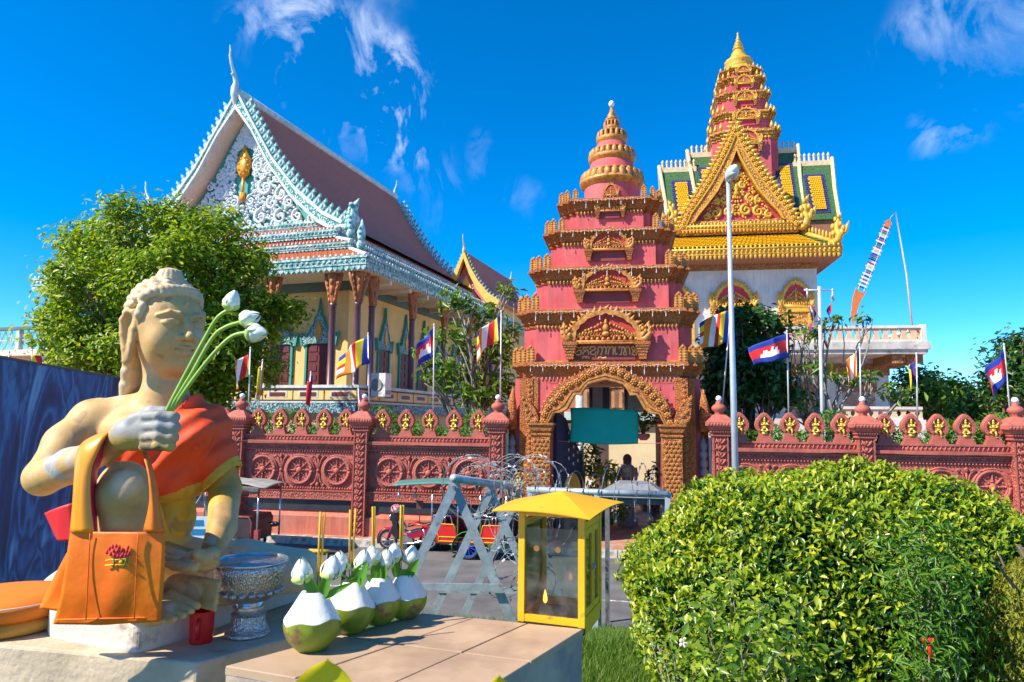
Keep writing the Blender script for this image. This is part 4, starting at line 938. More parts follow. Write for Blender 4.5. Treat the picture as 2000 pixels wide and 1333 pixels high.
def tfringe(p0, p1, z0, z1, sp, par=rt, m=M_tgold):
    d = Vector((p1[0]-p0[0], p1[1]-p0[1], 0)); L = d.length; a = math.atan2(d.y, d.x); h = z1-z0; n = int(L/sp)
    o = MB().box(0, L, -.04, .06, z0+h*.35, z1).build('eave_board', m, par, loc=(p0[0], p0[1], 0), rot=(0, 0, a))
    b = MB(); b.box(-.04, L+.04, -.1, .06, z1-.08, z1+.03); b.box(-.02, L+.02, -.08, .05, z0+h*.42, z0+h*.5)
    for i in range(n):
        x = (i+.5)*L/n; b.ell((x, -.03, z0+h*.3), (L/n*.42, .05, h*.3), 6, 4); b.ell((x, -.08, z0+h*.72), (L/n*.3, .05, h*.15), 6, 4); b.ell((x, -.03, z1+.08), (L/n*.32, .04, .12), 5, 4)
    tag(b.build('pendants', m, o, True), kind='stuff')
tfringe((-10.2, -1.5), (.9, -1.5), 12.76, 13.36, .24); tfringe((.9, -1.5), (.9, 13), 12.76, 13.36, .24)
def tiles_on(par, A, B, C, D, m, nx, ny, name='tile_field'):
    """little overlapping glazed tiles on the quad A B (bottom) C D (top)"""
    A, B, C, D = map(Vector, (A, B, C, D)); nrm = (B-A).cross(D-A).normalized(); b = MB()
    for j in range(ny):
        t0, t1 = j/ny, (j+1.25)/ny
        for i in range(nx):
            s0, s1 = (i+.06+.5*(j % 2))/nx, (i+.94+.5*(j % 2))/nx
            if s1 > 1: s1 = 1
            if s0 >= 1: continue
            f = lambda s, t: (A.lerp(B, s)).lerp(D.lerp(C, s), min(t, 1))
            p0, p1, p2, p3 = f(s0, t0)+nrm*.06, f(s1, t0)+nrm*.06, f(s1, t1)+nrm*.01, f(s0, t1)+nrm*.01
            m0 = f((s0+s1)/2, t0-.25/ny if t0 > 0 else t0)+nrm*.06
            b.add([p0, m0, p1, p2, p3], [(0, 1, 2, 3, 4)])
    return tag(b.build(name, m, par), kind='stuff')
# skirt roof
A, B, C, D = (-10.2, -1.5, 13.36), (.9, -1.5, 13.36), (-1.0, .5, 14.8), (-8.6, .5, 14.8)
E_ = (.9, 13, 13.36); F_ = (-1.0, 11, 14.8)
sk = MB().add([A, B, C, D, E_, F_, (-10.2, 13, 13.36), (-8.6, 11, 14.8)], [(0, 1, 2, 3), (1, 4, 5, 2), (3, 2, 5, 7), (0, 3, 7, 6)]).build('skirt_roof', M_tileg, rt)
tiles_on(sk, A, B, C, D, M_tileg, 46, 9); V_ = lambda a, b, t: tuple(Vector(a).lerp(Vector(b), t))
up = (0, -.02, .03)
def inset(A, B, C, D, s, t0, t1):
    f = lambda u, v: Vector(A).lerp(Vector(B), u).lerp(Vector(D).lerp(Vector(C), u), v) + Vector((0, -.03, .05))
    return f(s, t0), f(1-s, t0), f(1-s, t1), f(s, t1)
q = inset(A, B, C, D, .07, .06, .72); tiles_on(sk, *q, M_tiley, 38, 7)
# crest on the right hip and naga
cr = MB(); p0, p1 = Vector((-1.0, .5, 14.85)), Vector((.85, -1.45, 13.5)); cr.tube([p0, p1], .14, 8)
for i in range(13):
    p = p0.lerp(p1, (i+.5)/13); cr.ell((p.x, p.y, p.z+.28), (.075, .075, .24), 6, 5)
cr.build('crest', M_tgold, rt, True)
def flamehead(sc=1.0):
    b = MB().tube([(0, 0, 0), (.3, 0, -.05), (.55, 0, .15), (.6, 0, .5), (.45, 0, .8), (.55, 0, 1.2), (.75, 0, 1.7)], [.16, .22, .24, .22, .18, .16, .01], 8)
    for (x, z, r) in ((.75, .5, .16), (.85, .75, .12), (.3, .5, .14), (.3, .9, .14), (.7, 1.0, .12), (.45, 1.3, .12), (.62, 1.45, .09)): b.ell((x, -.1, z), (r, .12, r*1.4), 6, 5)
    b.tube([(.6, 0, .4), (.95, 0, .55), (1.05, 0, .9), (1.15, 0, 1.15)], [.1, .12, .09, .01], 6); return b.mesh('naga_head', M_tgold, True)
fh = flamehead(); inst('naga_head', fh, rt, (.35, -1.2, 13.6), (0, 0, -.5), .95)
# gable
gx = -4.25
gp = [(0, 21.4), (.35, 20.5), (.95, 19.3), (1.6, 18.1), (2.35, 16.9), (3.0, 15.9), (3.25, 15.2), (3.5, 14.75)]
GO = [(-x, z) for x, z in gp[::-1]][:-1] + gp
gin = [(0, 19.5), (.22, 18.9), (.6, 18.1), (1.1, 17.1), (1.7, 16.3), (2.2, 15.7), (2.35, 15.45), (2.4, 15.35)]
GI2 = [(-x, z) for x, z in gin[::-1]][:-1] + gin
sh_ = lambda c: [(gx+x, z) for x, z in c]
gb = MB().band(sh_(GO), sh_(GI2), -.35, .1).build('gable_frame', M_tgoldrel, rt)
MB().band(sh_(lerp2(GO, GI2, .86)), sh_(GI2), -.45, .1).build('gable_moulding', M_tgold, rt)
MB().band(sh_(lerp2(GO, GI2, .40)), sh_(lerp2(GO, GI2, .50)), -.42, -.2).build('gable_moulding', M_tgold, rt)
for p, d in along(sh_(GO), 54): inst('flame_leaf', FL2, gb, (p.x, -.25, p.z-.1), (0, math.atan2(d.x, d.z)-math.pi/2, 0), 1.7)
for p, d in along(sh_(lerp2(GO, GI2, .22)), 40): inst('rosette', RO2, gb, (p.x, -.36, p.z), (0, random.random(), 0), 1.7)
MB().prism([(gx-2.4, 15.35), (gx+2.4, 15.35)] + sh_(GI2)[::-1][1:-1], .02, .12).build('tympanum', M_tred, rt)
ts = MB(); r_ = random.Random(5)
for (x, z, r) in ((.5, 16.0, .34), (1.2, 15.9, .32), (1.75, 15.7, .22), (.75, 16.7, .26), (.35, 17.5, .22), (1.2, 16.6, .2), (.2, 18.2, .16)):
    for s in (-1, 1): spiral(ts, gx+s*x, z, r, 1.4, s, .11, y=-.02, q0=math.pi/2)
for _ in range(150):
    z = r_.uniform(15.5, 18.9); hw_ = np.interp(z, [15.4, 16.3, 17.1, 18.1, 18.9, 19.4], [2.3, 1.6, 1.05, .55, .22, .05]); x = r_.uniform(0, hw_)
    for s in (-1, 1): ts.ell((gx+s*x, 0, z), (.10, .1, .06), 6, 4, Matrix.Rotation(r_.uniform(-1.4, 1.4), 3, 'Y'))
ts.lathe([(.12, 16.9), (.2, 17.0), (.1, 17.2), (.18, 17.3), (.02, 17.9)], 10, (gx, 0, 0))
tag(ts.build('tympanum_carving', M_tgold, rt, True), kind='stuff')
MB().box(gx-2.8, gx+2.8, -.3, .1, 15.06, 15.36).box(gx-3.3, gx+3.3, -.2, .1, 14.55, 15.06).build('gable_base', M_tgoldrel, rt)
tfringe((gx-3.2, -.3), (gx+3.2, -.3), 14.62, 15.05, .2)
for s in (-1, 1): inst('naga_head', fh, rt, (gx+s*3.2, -.15, 14.9), (0, 0, 0), (s*1.0, 1, 1.1))
# gable roof behind it and cross wings
def quadroof(name, A, B, C, D, yellow=True):
    o = MB().add([A, B, C, D], [(0, 1, 2, 3)]).build(name, M_tileg, rt, solid=.12)
    tiles_on(o, A, B, C, D, M_tileg, 14, 26)
    if yellow:
        tiles_on(o, *inset(A, B, C, D, .20, .10, .82), M_tileb, 9, 20); q = inset(A, B, C, D, .31, .15, .76); q = [p+Vector((0, -.05, .04)) for p in q]; tiles_on(o, *q, M_tiley, 6, 16)
    return o
M_crm = mat('cream_gold_trim', (0.66, 0.52, 0.32), 0.6, .15, 4)
pick = MB().lathe([(.05, 0), (.07, .05), (.07, .3), (.09, .36), (.08, .45), (.0, .58)], 8).mesh('ridge_spike', M_crm)
def ridge(xa, xb, y, z, n):
    o = MB().box(xa, xb, y-.12, y+.12, z-.05, z+.28).build('ridge_band', M_crm, rt)
    for i in range(n): inst('ridge_spike', pick, o, (xa+(i+.5)*(xb-xa)/n, y, z+.26))
for s in (-1, 1):
    cx = lambda x: -3.2 + s*x
    def qd(x0, x1, yb, zb, yt, zt):
        a, b = (cx(x0), cx(x1)) if s > 0 else (cx(x1), cx(x0)); return (a, yb, zb), (b, yb, zb), (b+ (.25*s if s > 0 else 0), yt, zt), (a + (.25*s if s < 0 else 0), yt, zt)
    quadroof('wing_roof', *qd(2.95, 4.85, 1.2, 15.6, 3.4, 19.75)); quadroof('wing_roof', *qd(1.5, 3.05, 1.5, 16.0, 4.0, 20.9))
    a, b = sorted((cx(2.95), cx(5.2))); ridge(a, b, 3.4, 19.75, 8); a, b = sorted((cx(1.4), cx(3.3))); ridge(a, b, 4.0, 20.9, 6)
    for (x, z0, z1, y0, y1) in ((4.98, 15.5, 20.2, 1.1, 3.4), (3.14, 15.9, 21.4, 1.4, 4.0)):
        MB().tube([(cx(x-.1), y0, z0), (cx(x+.05), (y0+y1)/2, (z0+z1)/2-.15), (cx(x+.3), y1, z1)], .12, 6).build('verge', M_crm, rt)
        MB().tube([(cx(x-.1), 2*y1-y0, z0), (cx(x+.3), y1, z1)], .12, 6).build('verge', M_crm, rt)
    MB().prism([(cx(2.2), 14.0), (cx(4.8), 14.0), (cx(4.8), 15.6), (cx(2.2), 15.6)][::s], 1.3, 5.5).build('wing_wall', mat('brown_wall', (0.30, 0.13, 0.07), 0.8), rt)
MB().add([(gx-3.3, .1, 14.8), (gx, .1, 21.2), (gx, 5, 21.2), (gx-3.3, 5, 14.8), (gx+3.3, .1, 14.8), (gx+3.3, 5, 14.8)], [(0, 1, 2, 3), (1, 4, 5, 2)]).build('gable_roof', M_tileg, rt)
# tower
TX, TY = -3.15, 4.6
def trd(h): return redent(h, h, .26)
def tier(h, z0, z1, zc):
    MB().stack([(0, z0), (0, z1)], trd(h), TX, TY).build('tower_body', M_tpink, rt)
    d = zc-z1
    o = MB().stack([(-.02, z1), (.05, z1), (.05, z1+d*.18), (.12, z1+d*.3), (.12, z1+d*.5), (.2, z1+d*.6), (.2, z1+d*.82), (.14, z1+d*.9), (.0, zc)], trd(h), TX, TY).build('tower_cornice', M_tgoldrel, rt)
    b = MB(); n = int((h-.5)*2/.2)
    for k in range(n): b.ell((TX-(h-.52)+(k+.5)*2*(h-.52)/n, TY-h-.05, z1), (.07, .05, .1), 6, 4)
    tag(b.build('pendants', M_tgold, o, True), kind='stuff')
    for sx in (-1, 1):
        for (x, y) in ((h-.45, -h-.05), (h-.15, -h+.22), (h+.1, -h+.5), (h+.12, 0), (h+.12, h-.5)): inst('antefix', tant_me, rt, (TX+sx*x, TY+y, zc-.02), (0, 0, 0), (.75 if zc < 24 else .6 if zc < 26 else .42))
tant_me = MB().tube([(0, 0, 0), (0, 0, .2), (.0, 0, .4), (0, .0, .66)], [.12, .17, .11, .01], 6).mesh('antefix', M_tgold, True)
tier(1.98, 18.5, 21.45, 22.05); tier(1.77, 22.05, 22.85, 23.36); tier(1.55, 23.36, 24.3, 24.78); tier(1.33, 24.78, 25.45, 25.9); tier(1.16, 25.9, 26.25, 26.62)
for (z, w_, h_) in ((21.0, 1.3, 1.05), (22.75, 1.25, .8), (24.1, 1.1, .75), (25.3, .9, .65), (26.15, .75, .5)):
    f = np.interp(z, [21, 26.2], [2.2, 1.36]); pediment(rt, TX+.05, TY-f, z, w_*1.35, h_, 9, True, PK2, FL2)
MB().lathe([(1.08, 26.6), (1.10, 26.78), (.9, 26.9), (.86, 27.02)], 32, (TX, TY, 0), lobes=16, amp=.04).build('bell_base', M_tgold, rt, True)
MB().lathe([(.80, 26.95), (.86, 27.12), (.80, 27.3), (.88, 27.42), (.88, 27.58), (.78, 27.62), (.70, 27.72), (.55, 27.8), (.52, 27.95), (.42, 28.05), (.44, 28.15), (.30, 28.3), (.28, 28.45)], 32, (TX, TY, 0), lobes=16, amp=.03).build('bell', M_tgold, rt, True)
MB().lathe([(.30, 28.38), (.36, 28.44), (.36, 28.50), (.24, 28.54), (.24, 28.6), (.30, 28.65), (.30, 28.7), (.18, 28.75), (.18, 28.82), (.23, 28.87), (.22, 28.92), (.13, 28.97), (.12, 29.1), (.16, 29.15), (.10, 29.2), (.05, 29.5), (.08, 29.56), (.01, 29.68)], 16, (TX, TY, 0)).build('spire', M_tgold, rt, True)
# windows with gold pediments
for (x, w_) in ((-4.6, 2.4), (-1.2, 1.75), (-8.0, 2.4)):
    D_ = MB().box(x-w_/2+.25, x+w_/2-.25, -.05, .05, 6.6, 9.2).build('window', M_shut, rt)
    lv = MB()
    for k in range(12):
        for s in (-1, 1): lv.box(x+s*w_*.18-w_*.13, x+s*w_*.18+w_*.13, -.09, -.05, 6.7+.2*k, 6.82+.2*k)
    lv.build('louvres', M_shut, D_)
    MB().box(x-w_/2, x-w_/2+.27, -.16, .05, 6.5, 9.9).box(x+w_/2-.27, x+w_/2, -.16, .05, 6.5, 9.9).build('jamb', M_tgold, D_)
    MB().box(x-w_/2+.2, x+w_/2-.2, -.12, .05, 9.2, 9.95).build('carved_lintel', M_tgoldrel, D_)
    pediment(rt, x, -.12, 10.3, w_*1.12, 1.55, 21, False, PK2, FL2)
    MB().box(x-w_/2-.1, x+w_/2+.1, -.2, .05, 9.95, 10.3).build('cornice', M_tgold, D_)
# terrace and lower storey
MB().box(-14, 3.15, -1.0, 14, .2, 7.2).build('lower_wall', M_wwall, rt)
MB().box(-14, 3.2, -1.06, -.9, 6.3, 6.95).build('lower_frieze', M_brown, rt)
sl = MB().box(-14, 4.0, -3.9, 15, 7.2, 7.42).box(-14, 4.1, -4.0, 15, 7.42, 7.8).build('terrace_slab', mat('weathered_slab', (0.56, 0.53, 0.48), 0.85, .25, 1.2, c2=(.30, .28, .26), c2s=1.4, c2t=.6), rt)
for y in np.arange(-3.4, 9, 1.15): MB().box(3.2, 3.95, y, y+.18, 6.75, 7.2).build('slab_beam', M_brown, rt)
MB().box(2.4, 2.9, -3.7, -1.0, 6.75, 7.2).build('slab_beam', M_brown, rt)
# balustrade with oval openings
M_bal = mat('balustrade_cream', (0.66, 0.46, 0.30), 0.75, .1, 3)
def balus(xa, xb, y, z0, z1, nm='balustrade', along_y=False):
    o = MB().box(xa, xb, y-.14, y+.14, z1-.14, z1).box(xa, xb, y-.12, y+.12, z0, z0+.1).build(nm, M_wwall, rt)
    n = int((xb-xa)/.42); h = z1-z0-.24; zc = (z0+z1)/2-.02; w_ = (xb-xa)/n
    for i in range(n+1):
        x = xa+i*w_; pts = []
        k = 10; L_ = [(x-w_*.5+w_*.27*math.sin(math.pi*j/k), zc-h/2+h*j/k) for j in range(k+1)]; R_ = [(x+w_*.5-w_*.27*math.sin(math.pi*j/k), zc-h/2+h*j/k) for j in range(k+1)]
        L_ = [(max(a, xa), b) for a, b in L_]; R_ = [(min(a, xb), b) for a, b in R_]
        MB().band(L_, R_, y-.07, y+.07).build('baluster', M_bal, o)
balus(-6, 3.8, -3.8, 7.8, 8.62)
MB().box(3.72, 3.95, -3.95, -3.65, 7.8, 8.66).build('baluster_pier', M_wwall, rt)
ob = balus
b2 = MB().box(3.66, 3.92, -3.6, 14, 8.48, 8.62).box(3.68, 3.9, -3.6, 14, 7.8, 7.9).build('side_rail', M_wwall, rt)
for y in np.arange(-3.2, 14, .8): MB().box(3.72, 3.86, y-.14, y+.14, 7.9, 8.48).build('baluster', M_bal, b2)
# lower storey windows with brown shutters
for x in (-1.0, 1.6):
    w0 = MB().box(x-.8, x+.8, -1.06, -.98, 2.2, 5.4).build('window', M_shut, rt)
    lv = MB()
    for k in range(16):
        for s in (-1, 1): lv.box(x+s*.36-.3, x+s*.36+.3, -1.12, -1.06, 2.3+.19*k, 2.42+.19*k)
    lv.build('louvres', mat('brown_louvre', (0.45, 0.24, 0.16), 0.7), w0); MB().box(x-.9, x+.9, -1.14, -1.0, 5.4, 5.95).build('carved_lintel', M_brown, w0)
balus(0, 3.9, -3.0, 3.95, 4.6, 'lower_balustrade'); MB().box(-8, 4.0, -3.2, -1.0, .2, 3.95).build('lower_terrace', M_wwall, rt)

# ------------------------------------------------------------------ things seen through the gateway
MG = Matrix.Rotation(-WA, 3, 'Z')
bk = thing('courtyard_building', 'cream building with wooden shutters seen through the gate opening', 'building', WP(GX, 9.5, 0), -WA)
MB().box(-2.9, 3.4, 0, 5, .2, 3.6).build('wall', mat('courtyard_cream', (0.72, 0.60, 0.40), 0.8, .1, 1), bk); MB().box(-2.9, 3.4, .3, 5, 3.6, 7).build('upper_wall', mat('courtyard_brown', (0.40, 0.16, 0.08), 0.8, .1), bk)
MB().box(-2.9, 3.4, -.3, .3, 3.75, 4.1).build('ledge', M_wht, bk)
for x in (-.55, .95):
    w0 = MB().box(x-.42, x+.42, .22, .3, 4.15, 5.9).build('window', mat('dark_window', (0.02, 0.02, 0.025), 0.3), bk)
    for s in (-1, 1): MB().box(x+s*.68-.24, x+s*.68+.24, .12, .22, 4.15, 5.95).box(x+s*.68-.17, x+s*.68+.17, .08, .12, 4.3, 5.0).box(x+s*.68-.17, x+s*.68+.17, .08, .12, 5.15, 5.8).build('shutter', mat('wood_shutter', (0.50, 0.26, 0.14), 0.6, .2), w0)
for x in (-1.35, 2.4): MB().lathe([(.2, .2), (.17, .5), (.16, 7)], 14, (x, -.6, 0)).build('column', M_wht, bk, True)
MB().box(-2.7, -1.6, -.1, 0, .3, 2.6).build('doorway', mat('grey_door', (0.20, 0.22, 0.24), 0.6), bk); MB().box(-2.8, -1.4, -.9, 0, .2, .45).box(-2.75, -1.5, -.6, 0, .45, .7).build('steps', M_wht, bk)
pl = MB().box(.6, 2.9, -1.8, -1.2, .2, .95).build('planter', mat('planter_brick', (0.22, 0.11, 0.08), 0.8, .3, 8), bk)
tag(MB().box(-2.7, -1.2, 0, .04, 0, .9).build('notice_board', mat('yellow_board', (0.75, 0.48, 0.05), 0.6), loc=WP(GX, 5.0, .2), rot=(0, 0, -WA)), 'yellow board on the ground inside the gate, by the left door leaf', 'board')
# standing weathered stone figure
fg = MB()
fig = thing('stone_figure', 'standing weathered stone figure with dark head and pale legs inside the gate', 'statue', WP(GX+.62, 4.0, .2), -WA)
fg.lathe([(.34, 0), (.34, .25), (.28, .3), (.26, .55)], 12); fg.build('pedestal', mat('figure_pedestal', (0.45, 0.42, 0.38), 0.9), fig)
fb = MB()
for s in (-1, 1):
    fb.tube([(s*.12, -.05, .55), (s*.12, -.02, .8), (s*.12, 0, 1.15), (s*.09, 0, 1.45)], [.09, .10, .13, .16], 10); fb.tube([(s*.25, 0, 1.95), (s*.30, -.02, 1.65), (s*.28, -.08, 1.4)], [.08, .07, .06], 8); fb.ell((s*.13, -.1, .56), (.08, .16, .05), 8, 5)
fb.tube([(0, 0, 1.38), (0, 0, 1.55), (0, 0, 1.8), (0, 0, 1.98), (0, 0, 2.08)], [.24, .2, .26, .24, .1], 12); fb.build('body', mat('pale_weathered_stone', (0.72, 0.58, 0.46), 0.85, .25, 5, c2=(.12, .09, .08), c2s=2.2, c2t=.57), fig, True)
fh2 = MB(); fh2.ell((0, -.01, 2.2), (.14, .15, .17), 10, 8); fh2.ell((0, .03, 2.23), (.155, .15, .18), 10, 8); fh2.tube([(0, .08, 2.25), (0, .12, 2.0), (0, .12, 1.75)], [.15, .15, .08], 10); fh2.build('hair', mat('dark_stone', (0.20, 0.15, 0.13), 0.9, .3, 6), fig, True)
# ================================================================== TREES AND PLANTS
M_bark = mat('bark', (0.16, 0.11, 0.075), 0.9, 0.3, 5, 0.6, 20)
M_bark_pale = mat('pale_bark', (0.30, 0.26, 0.22), 0.9, 0.25, 5, 0.5, 20)
def limb(b, p0, p1, r0, r1, bend=.15, seg=6, rnd=random):
    p0, p1 = Vector(p0), Vector(p1); L = (p1-p0).length; off = Vector((rnd.uniform(-1, 1), rnd.uniform(-1, 1), rnd.uniform(-.3, .6)))*L*bend
    pts = [p0.lerp(p1, i/seg) + off*math.sin(math.pi*i/seg) + Vector((rnd.uniform(-1, 1), rnd.uniform(-1, 1), rnd.uniform(-1, 1)))*L*.015 for i in range(seg+1)]
    b.tube(pts, [r0+(r1-r0)*i/seg for i in range(seg+1)], 7); return pts
def tree(name, label, base, blobs, leaf, per, clus, lm, bark=M_bark, trunk_r=.25, group=None, fork=.35, cl_r=.4, seed=1, width=.45, jit=.55, droop=.1, shell=.55, cat='tree'):
    """blobs: world centre + radii.  crown = leaf clusters spread through the blobs"""
    g = np.random.default_rng(seed); rd = random.Random(seed)
    T = thing(name, label, cat, base, 0, group); base = Vector(base)
    b = MB(); cen = sum((Vector(c) for c, r in blobs), Vector())/len(blobs); fk = base.lerp(cen, fork); fk.z = base.z + (cen.z-base.z)*fork
    limb(b, (0, 0, -.1), fk-base, trunk_r, trunk_r*.7, .06, rnd=rd)
    P = []; Nn = []
    ext = []
    for c, r in blobs:
        for _ in range(2 if shell > .4 else 0):
            q = Vector((rd.uniform(-1, 1), rd.uniform(-1, .4), rd.uniform(-.5, 1))).normalized(); k_ = rd.uniform(.28, .45); ext.append((Vector(c)+Vector((q.x*r[0], q.y*r[1], q.z*r[2]))*.98, tuple(x*k_ for x in r)))
    for c, r in list(blobs)+ext:
        c = Vector(c); pts = limb(b, fk-base, c-base, trunk_r*.5, .03, .12, rnd=rd)
        vol = (r[0]*r[1]*r[2])**(1/3.); m = max(4, int(clus*vol*vol))
        for i in range(5):
            q = Vector((rd.uniform(-1, 1), rd.uniform(-1, 1), rd.uniform(-.6, 1))).normalized(); limb(b, pts[rd.randint(2, 5)], c-base+Vector((q.x*r[0]*.8, q.y*r[1]*.8, q.z*r[2]*.8)), .035, .012, .15, 4, rd)
        d = g.normal(0, 1, (m, 3)); d /= np.linalg.norm(d, axis=1, keepdims=True)
        rad = g.uniform(shell, 1.0, (m, 1)) * (1 + .18*np.sin(d[:, :1]*7+c.x)*np.cos(d[:, 2:]*6+c.z))
        cc = np.array(c-base) + d*rad*np.array(r)
        for k in range(m):
            cr = cl_r*g.uniform(.6, 1.3); nl = int(per*g.uniform(.6, 1.4)); o = g.normal(0, 1, (nl, 3))*cr*np.array([.5, .5, .34])
            P.append(cc[k]+o); Nn.append(d[k]*.55 + np.array([0, 0, .75]) + o/cr*.5)
    b.build('trunk', bark, T, True)
    P = np.concatenate(P); Nn = np.concatenate(Nn); V, F = leaves(P, Nn, np.full(len(P), leaf), width, .12, jit, seed, droop)
    tag(npobj('crown', V, F, lm, T), kind='stuff'); return T
def bl(u, v, Y, ru, rv, rd=None):
    c = PY(u, v, Y); return (c, (ru*Y/FPX, (rd or ru)*Y/FPX*.8, rv*Y/FPX))
LM_tree = leafmat('tree_leaf', (0.080, 0.20, 0.006), (0.36, 0.46, 0.014), .42, .45)
LM_dark = leafmat('dark_tree_leaf', (0.022, 0.08, 0.014), (0.08, 0.19, 0.025), .35, .3)
LM_mid = leafmat('mid_tree_leaf', (0.045, 0.14, 0.012), (0.20, 0.32, 0.02), .38, .32)
LM_hedge = leafmat('hedge_leaf', (0.04, 0.15, 0.01), (0.14, 0.30, 0.02), .5, .35)
Yt = 27.5
tb = PY(330, 990, Yt); tb.z = .2
tree('leafy_tree', 'big bright green leafy tree behind the seated statue', tb,
     [bl(285, 455, 27, 95, 62), bl(195, 490, 27.5, 78, 70), bl(400, 470, 27.5, 78, 68), bl(450, 545, 27, 70, 70), bl(330, 560, 26, 120, 85), bl(205, 590, 26.5, 100, 78), bl(120, 655, 27, 60, 50), bl(505, 620, 27.5, 65, 58), bl(430, 660, 26, 90, 75), bl(300, 690, 26, 110, 75), bl(190, 700, 26.5, 90, 60), bl(490, 720, 27, 55, 60), bl(400, 760, 26.5, 70, 55), bl(140, 560, 28, 45, 50), bl(540, 610, 27.5, 28, 24)],
     .25, 26, 46, LM_tree, trunk_r=.4, cl_r=.62, seed=3)
c = PY(930, 900, 24.2); c.z = .2
tree('flowering_tree', 'slender tree with pale branches and dark leaves left of the gate tower', c,
     [bl(905, 590, 24.2, 42, 26), bl(945, 625, 24.5, 38, 30), bl(880, 660, 24, 40, 32), bl(990, 575, 24.5, 22, 26), bl(960, 690, 24, 48, 38), bl(890, 720, 24, 52, 36), bl(990, 660, 24.5, 26, 40), bl(850, 740, 24, 36, 28), bl(930, 770, 23.8, 70, 30), bl(985, 745, 24, 30, 40), bl(830, 690, 24.4, 18, 22)],
     .32, 11, 38, LM_mid, M_bark_pale, .14, cl_r=.42, seed=5, width=.36, shell=.3, droop=.25)
c = PY(1470, 900, 24.5); c.z = .2
tree('dense_tree', 'dense dark green tree right of the gate tower, behind the street lamp', c,
     [bl(1470, 635, 24.5, 48, 36), bl(1430, 690, 24.5, 46, 42), bl(1500, 695, 25, 42, 45), bl(1465, 745, 24, 62, 48), bl(1400, 760, 24.5, 32, 50), bl(1525, 760, 24.5, 32, 38), bl(1400, 690, 25, 22, 30)],
     .30, 24, 70, LM_dark, M_bark, .2, cl_r=.5, seed=6)
c = PY(1600, 900, 24.2); c.z = .2
tree('sparse_tree', 'sparse tree of bare grey limbs and a few leaf clumps near the white building', c,
     [bl(1570, 650, 24.3, 26, 16), bl(1625, 630, 24.5, 24, 22), bl(1690, 630, 24.8, 22, 16), bl(1650, 740, 24, 46, 22), bl(1590, 720, 24.3, 34, 26), bl(1700, 735, 24.4, 16, 14), bl(1560, 790, 24, 40, 24), bl(1590, 645, 24.5, 16, 14), bl(1760, 775, 24.6, 40, 28)],
     .30, 9, 34, LM_mid, M_bark_pale, .11, cl_r=.36, seed=8, width=.38, shell=.2, droop=.25)
for (u, v, Y, k, sd, lb) in ((1790, 770, 44, 52, 21, 'round green tree standing just right of the white building'), (1850, 785, 50, 48, 22, 'round pale green tree between the white building and the right flag'), (1915, 790, 46, 44, 23, 'bluish green tree behind the rightmost post'), (1985, 720, 40, 62, 24, 'tall dark tree at the right edge behind the flag')):
    c = PY(u, 900, Y); c.z = .2
    tree('distant_tree', lb, c, [bl(u, v, Y, k, k*.75), bl(u-k*.5, v+k*.5, Y, k*.6, k*.5), bl(u+k*.5, v+k*.4, Y-1, k*.6, k*.6), bl(u+k*.1, v-k*.4, Y, k*.6, k*.5)], .42, 22, 16, LM_tree if sd == 22 else LM_dark if sd == 24 else LM_mid, trunk_r=.25, cl_r=.9, seed=sd, group='trees at the far right')
# clipped hedge behind the wall
def hedge(x0, x1, label, seed):
    g = np.random.default_rng(seed); T = thing('hedge', label, 'hedge', WP(0, 0, .2), -WA); n = int((x1-x0)*900)
    x = g.uniform(x0, x1, n); top = 3.75 + .25*np.sin(x*1.7+seed) + .18*np.sin(x*4.1); z = g.uniform(.0, 1, n)**.6*(top-2.2)+2.0; y = .75 + g.uniform(0, 1.2, n)
    V, F = leaves(np.stack([x, y, z], 1), np.tile([0, -.5, .7], (n, 1)), np.full(n, .16), .3, .1, .8, seed); tag(npobj('foliage', V, F, LM_hedge, T), kind='stuff')
    b = MB()
    for xx in np.arange(x0+.3, x1, .8): limb(b, (xx, 1.2, 0), (xx+.1, 1.3, 2.6), .05, .02)
    b.build('stems', M_bark, T)
hedge(-8, 4.3, 'feathery green hedge showing between the gold figures on the left wall', 1); hedge(11.0, 22.4, 'feathery green hedge showing between the gold figures on the right wall', 2)
# plants inside the gateway
def potplant(name, label, base, h, rad, n, leaf, lm, seed, wdt=.3, group=None, pot=True):
    g = np.random.default_rng(seed); T = thing(name, label, 'plant', base, 0, group); b = MB()
    for i in range(7):
        q = g.uniform(0, 6.28); rr = g.uniform(.1, .8)*rad; b.tube([(0, 0, 0), (math.cos(q)*rr*.4, math.sin(q)*rr*.4, h*.5), (math.cos(q)*rr, math.sin(q)*rr, h*g.uniform(.7, 1))], [.02, .014, .006], 5)
    b.build('stems', M_bark_pale, T); d = g.normal(0, 1, (n, 3)); d /= np.linalg.norm(d, axis=1, keepdims=True); p = d*g.uniform(.3, 1, (n, 1))**.5*np.array([rad, rad, h*.42]) + np.array([0, 0, h*.6])
    V, F = leaves(p, d*.5+np.array([0, -.2, .6]), np.full(n, leaf), wdt, .12, .6, seed); tag(npobj('foliage', V, F, lm, T), kind='stuff')
    if pot: MB().lathe([(.16, -.05), (.22, .25), (.25, .28), (.22, .28)], 14).build('pot', mat('clay_pot', (0.50, 0.20, 0.13), .8), T)
    return T
potplant('potted_shrub', 'leafy potted shrub in the middle of the gateway', WP(GX-.15, 3.4, .2), 2.3, .6, 420, .26, LM_tree, 31)
potplant('potted_shrub', 'low bright plants at the foot of the gateway shrub', WP(GX-.05, 2.4, .2), 1.1, .75, 420, .22, LM_hedge, 32)
potplant('potted_shrub', 'dark leafy branch hanging behind the green banner at left', WP(GX-.95, 5.5, 1.2), 2.0, .7, 300, .28, LM_dark, 33, pot=False)
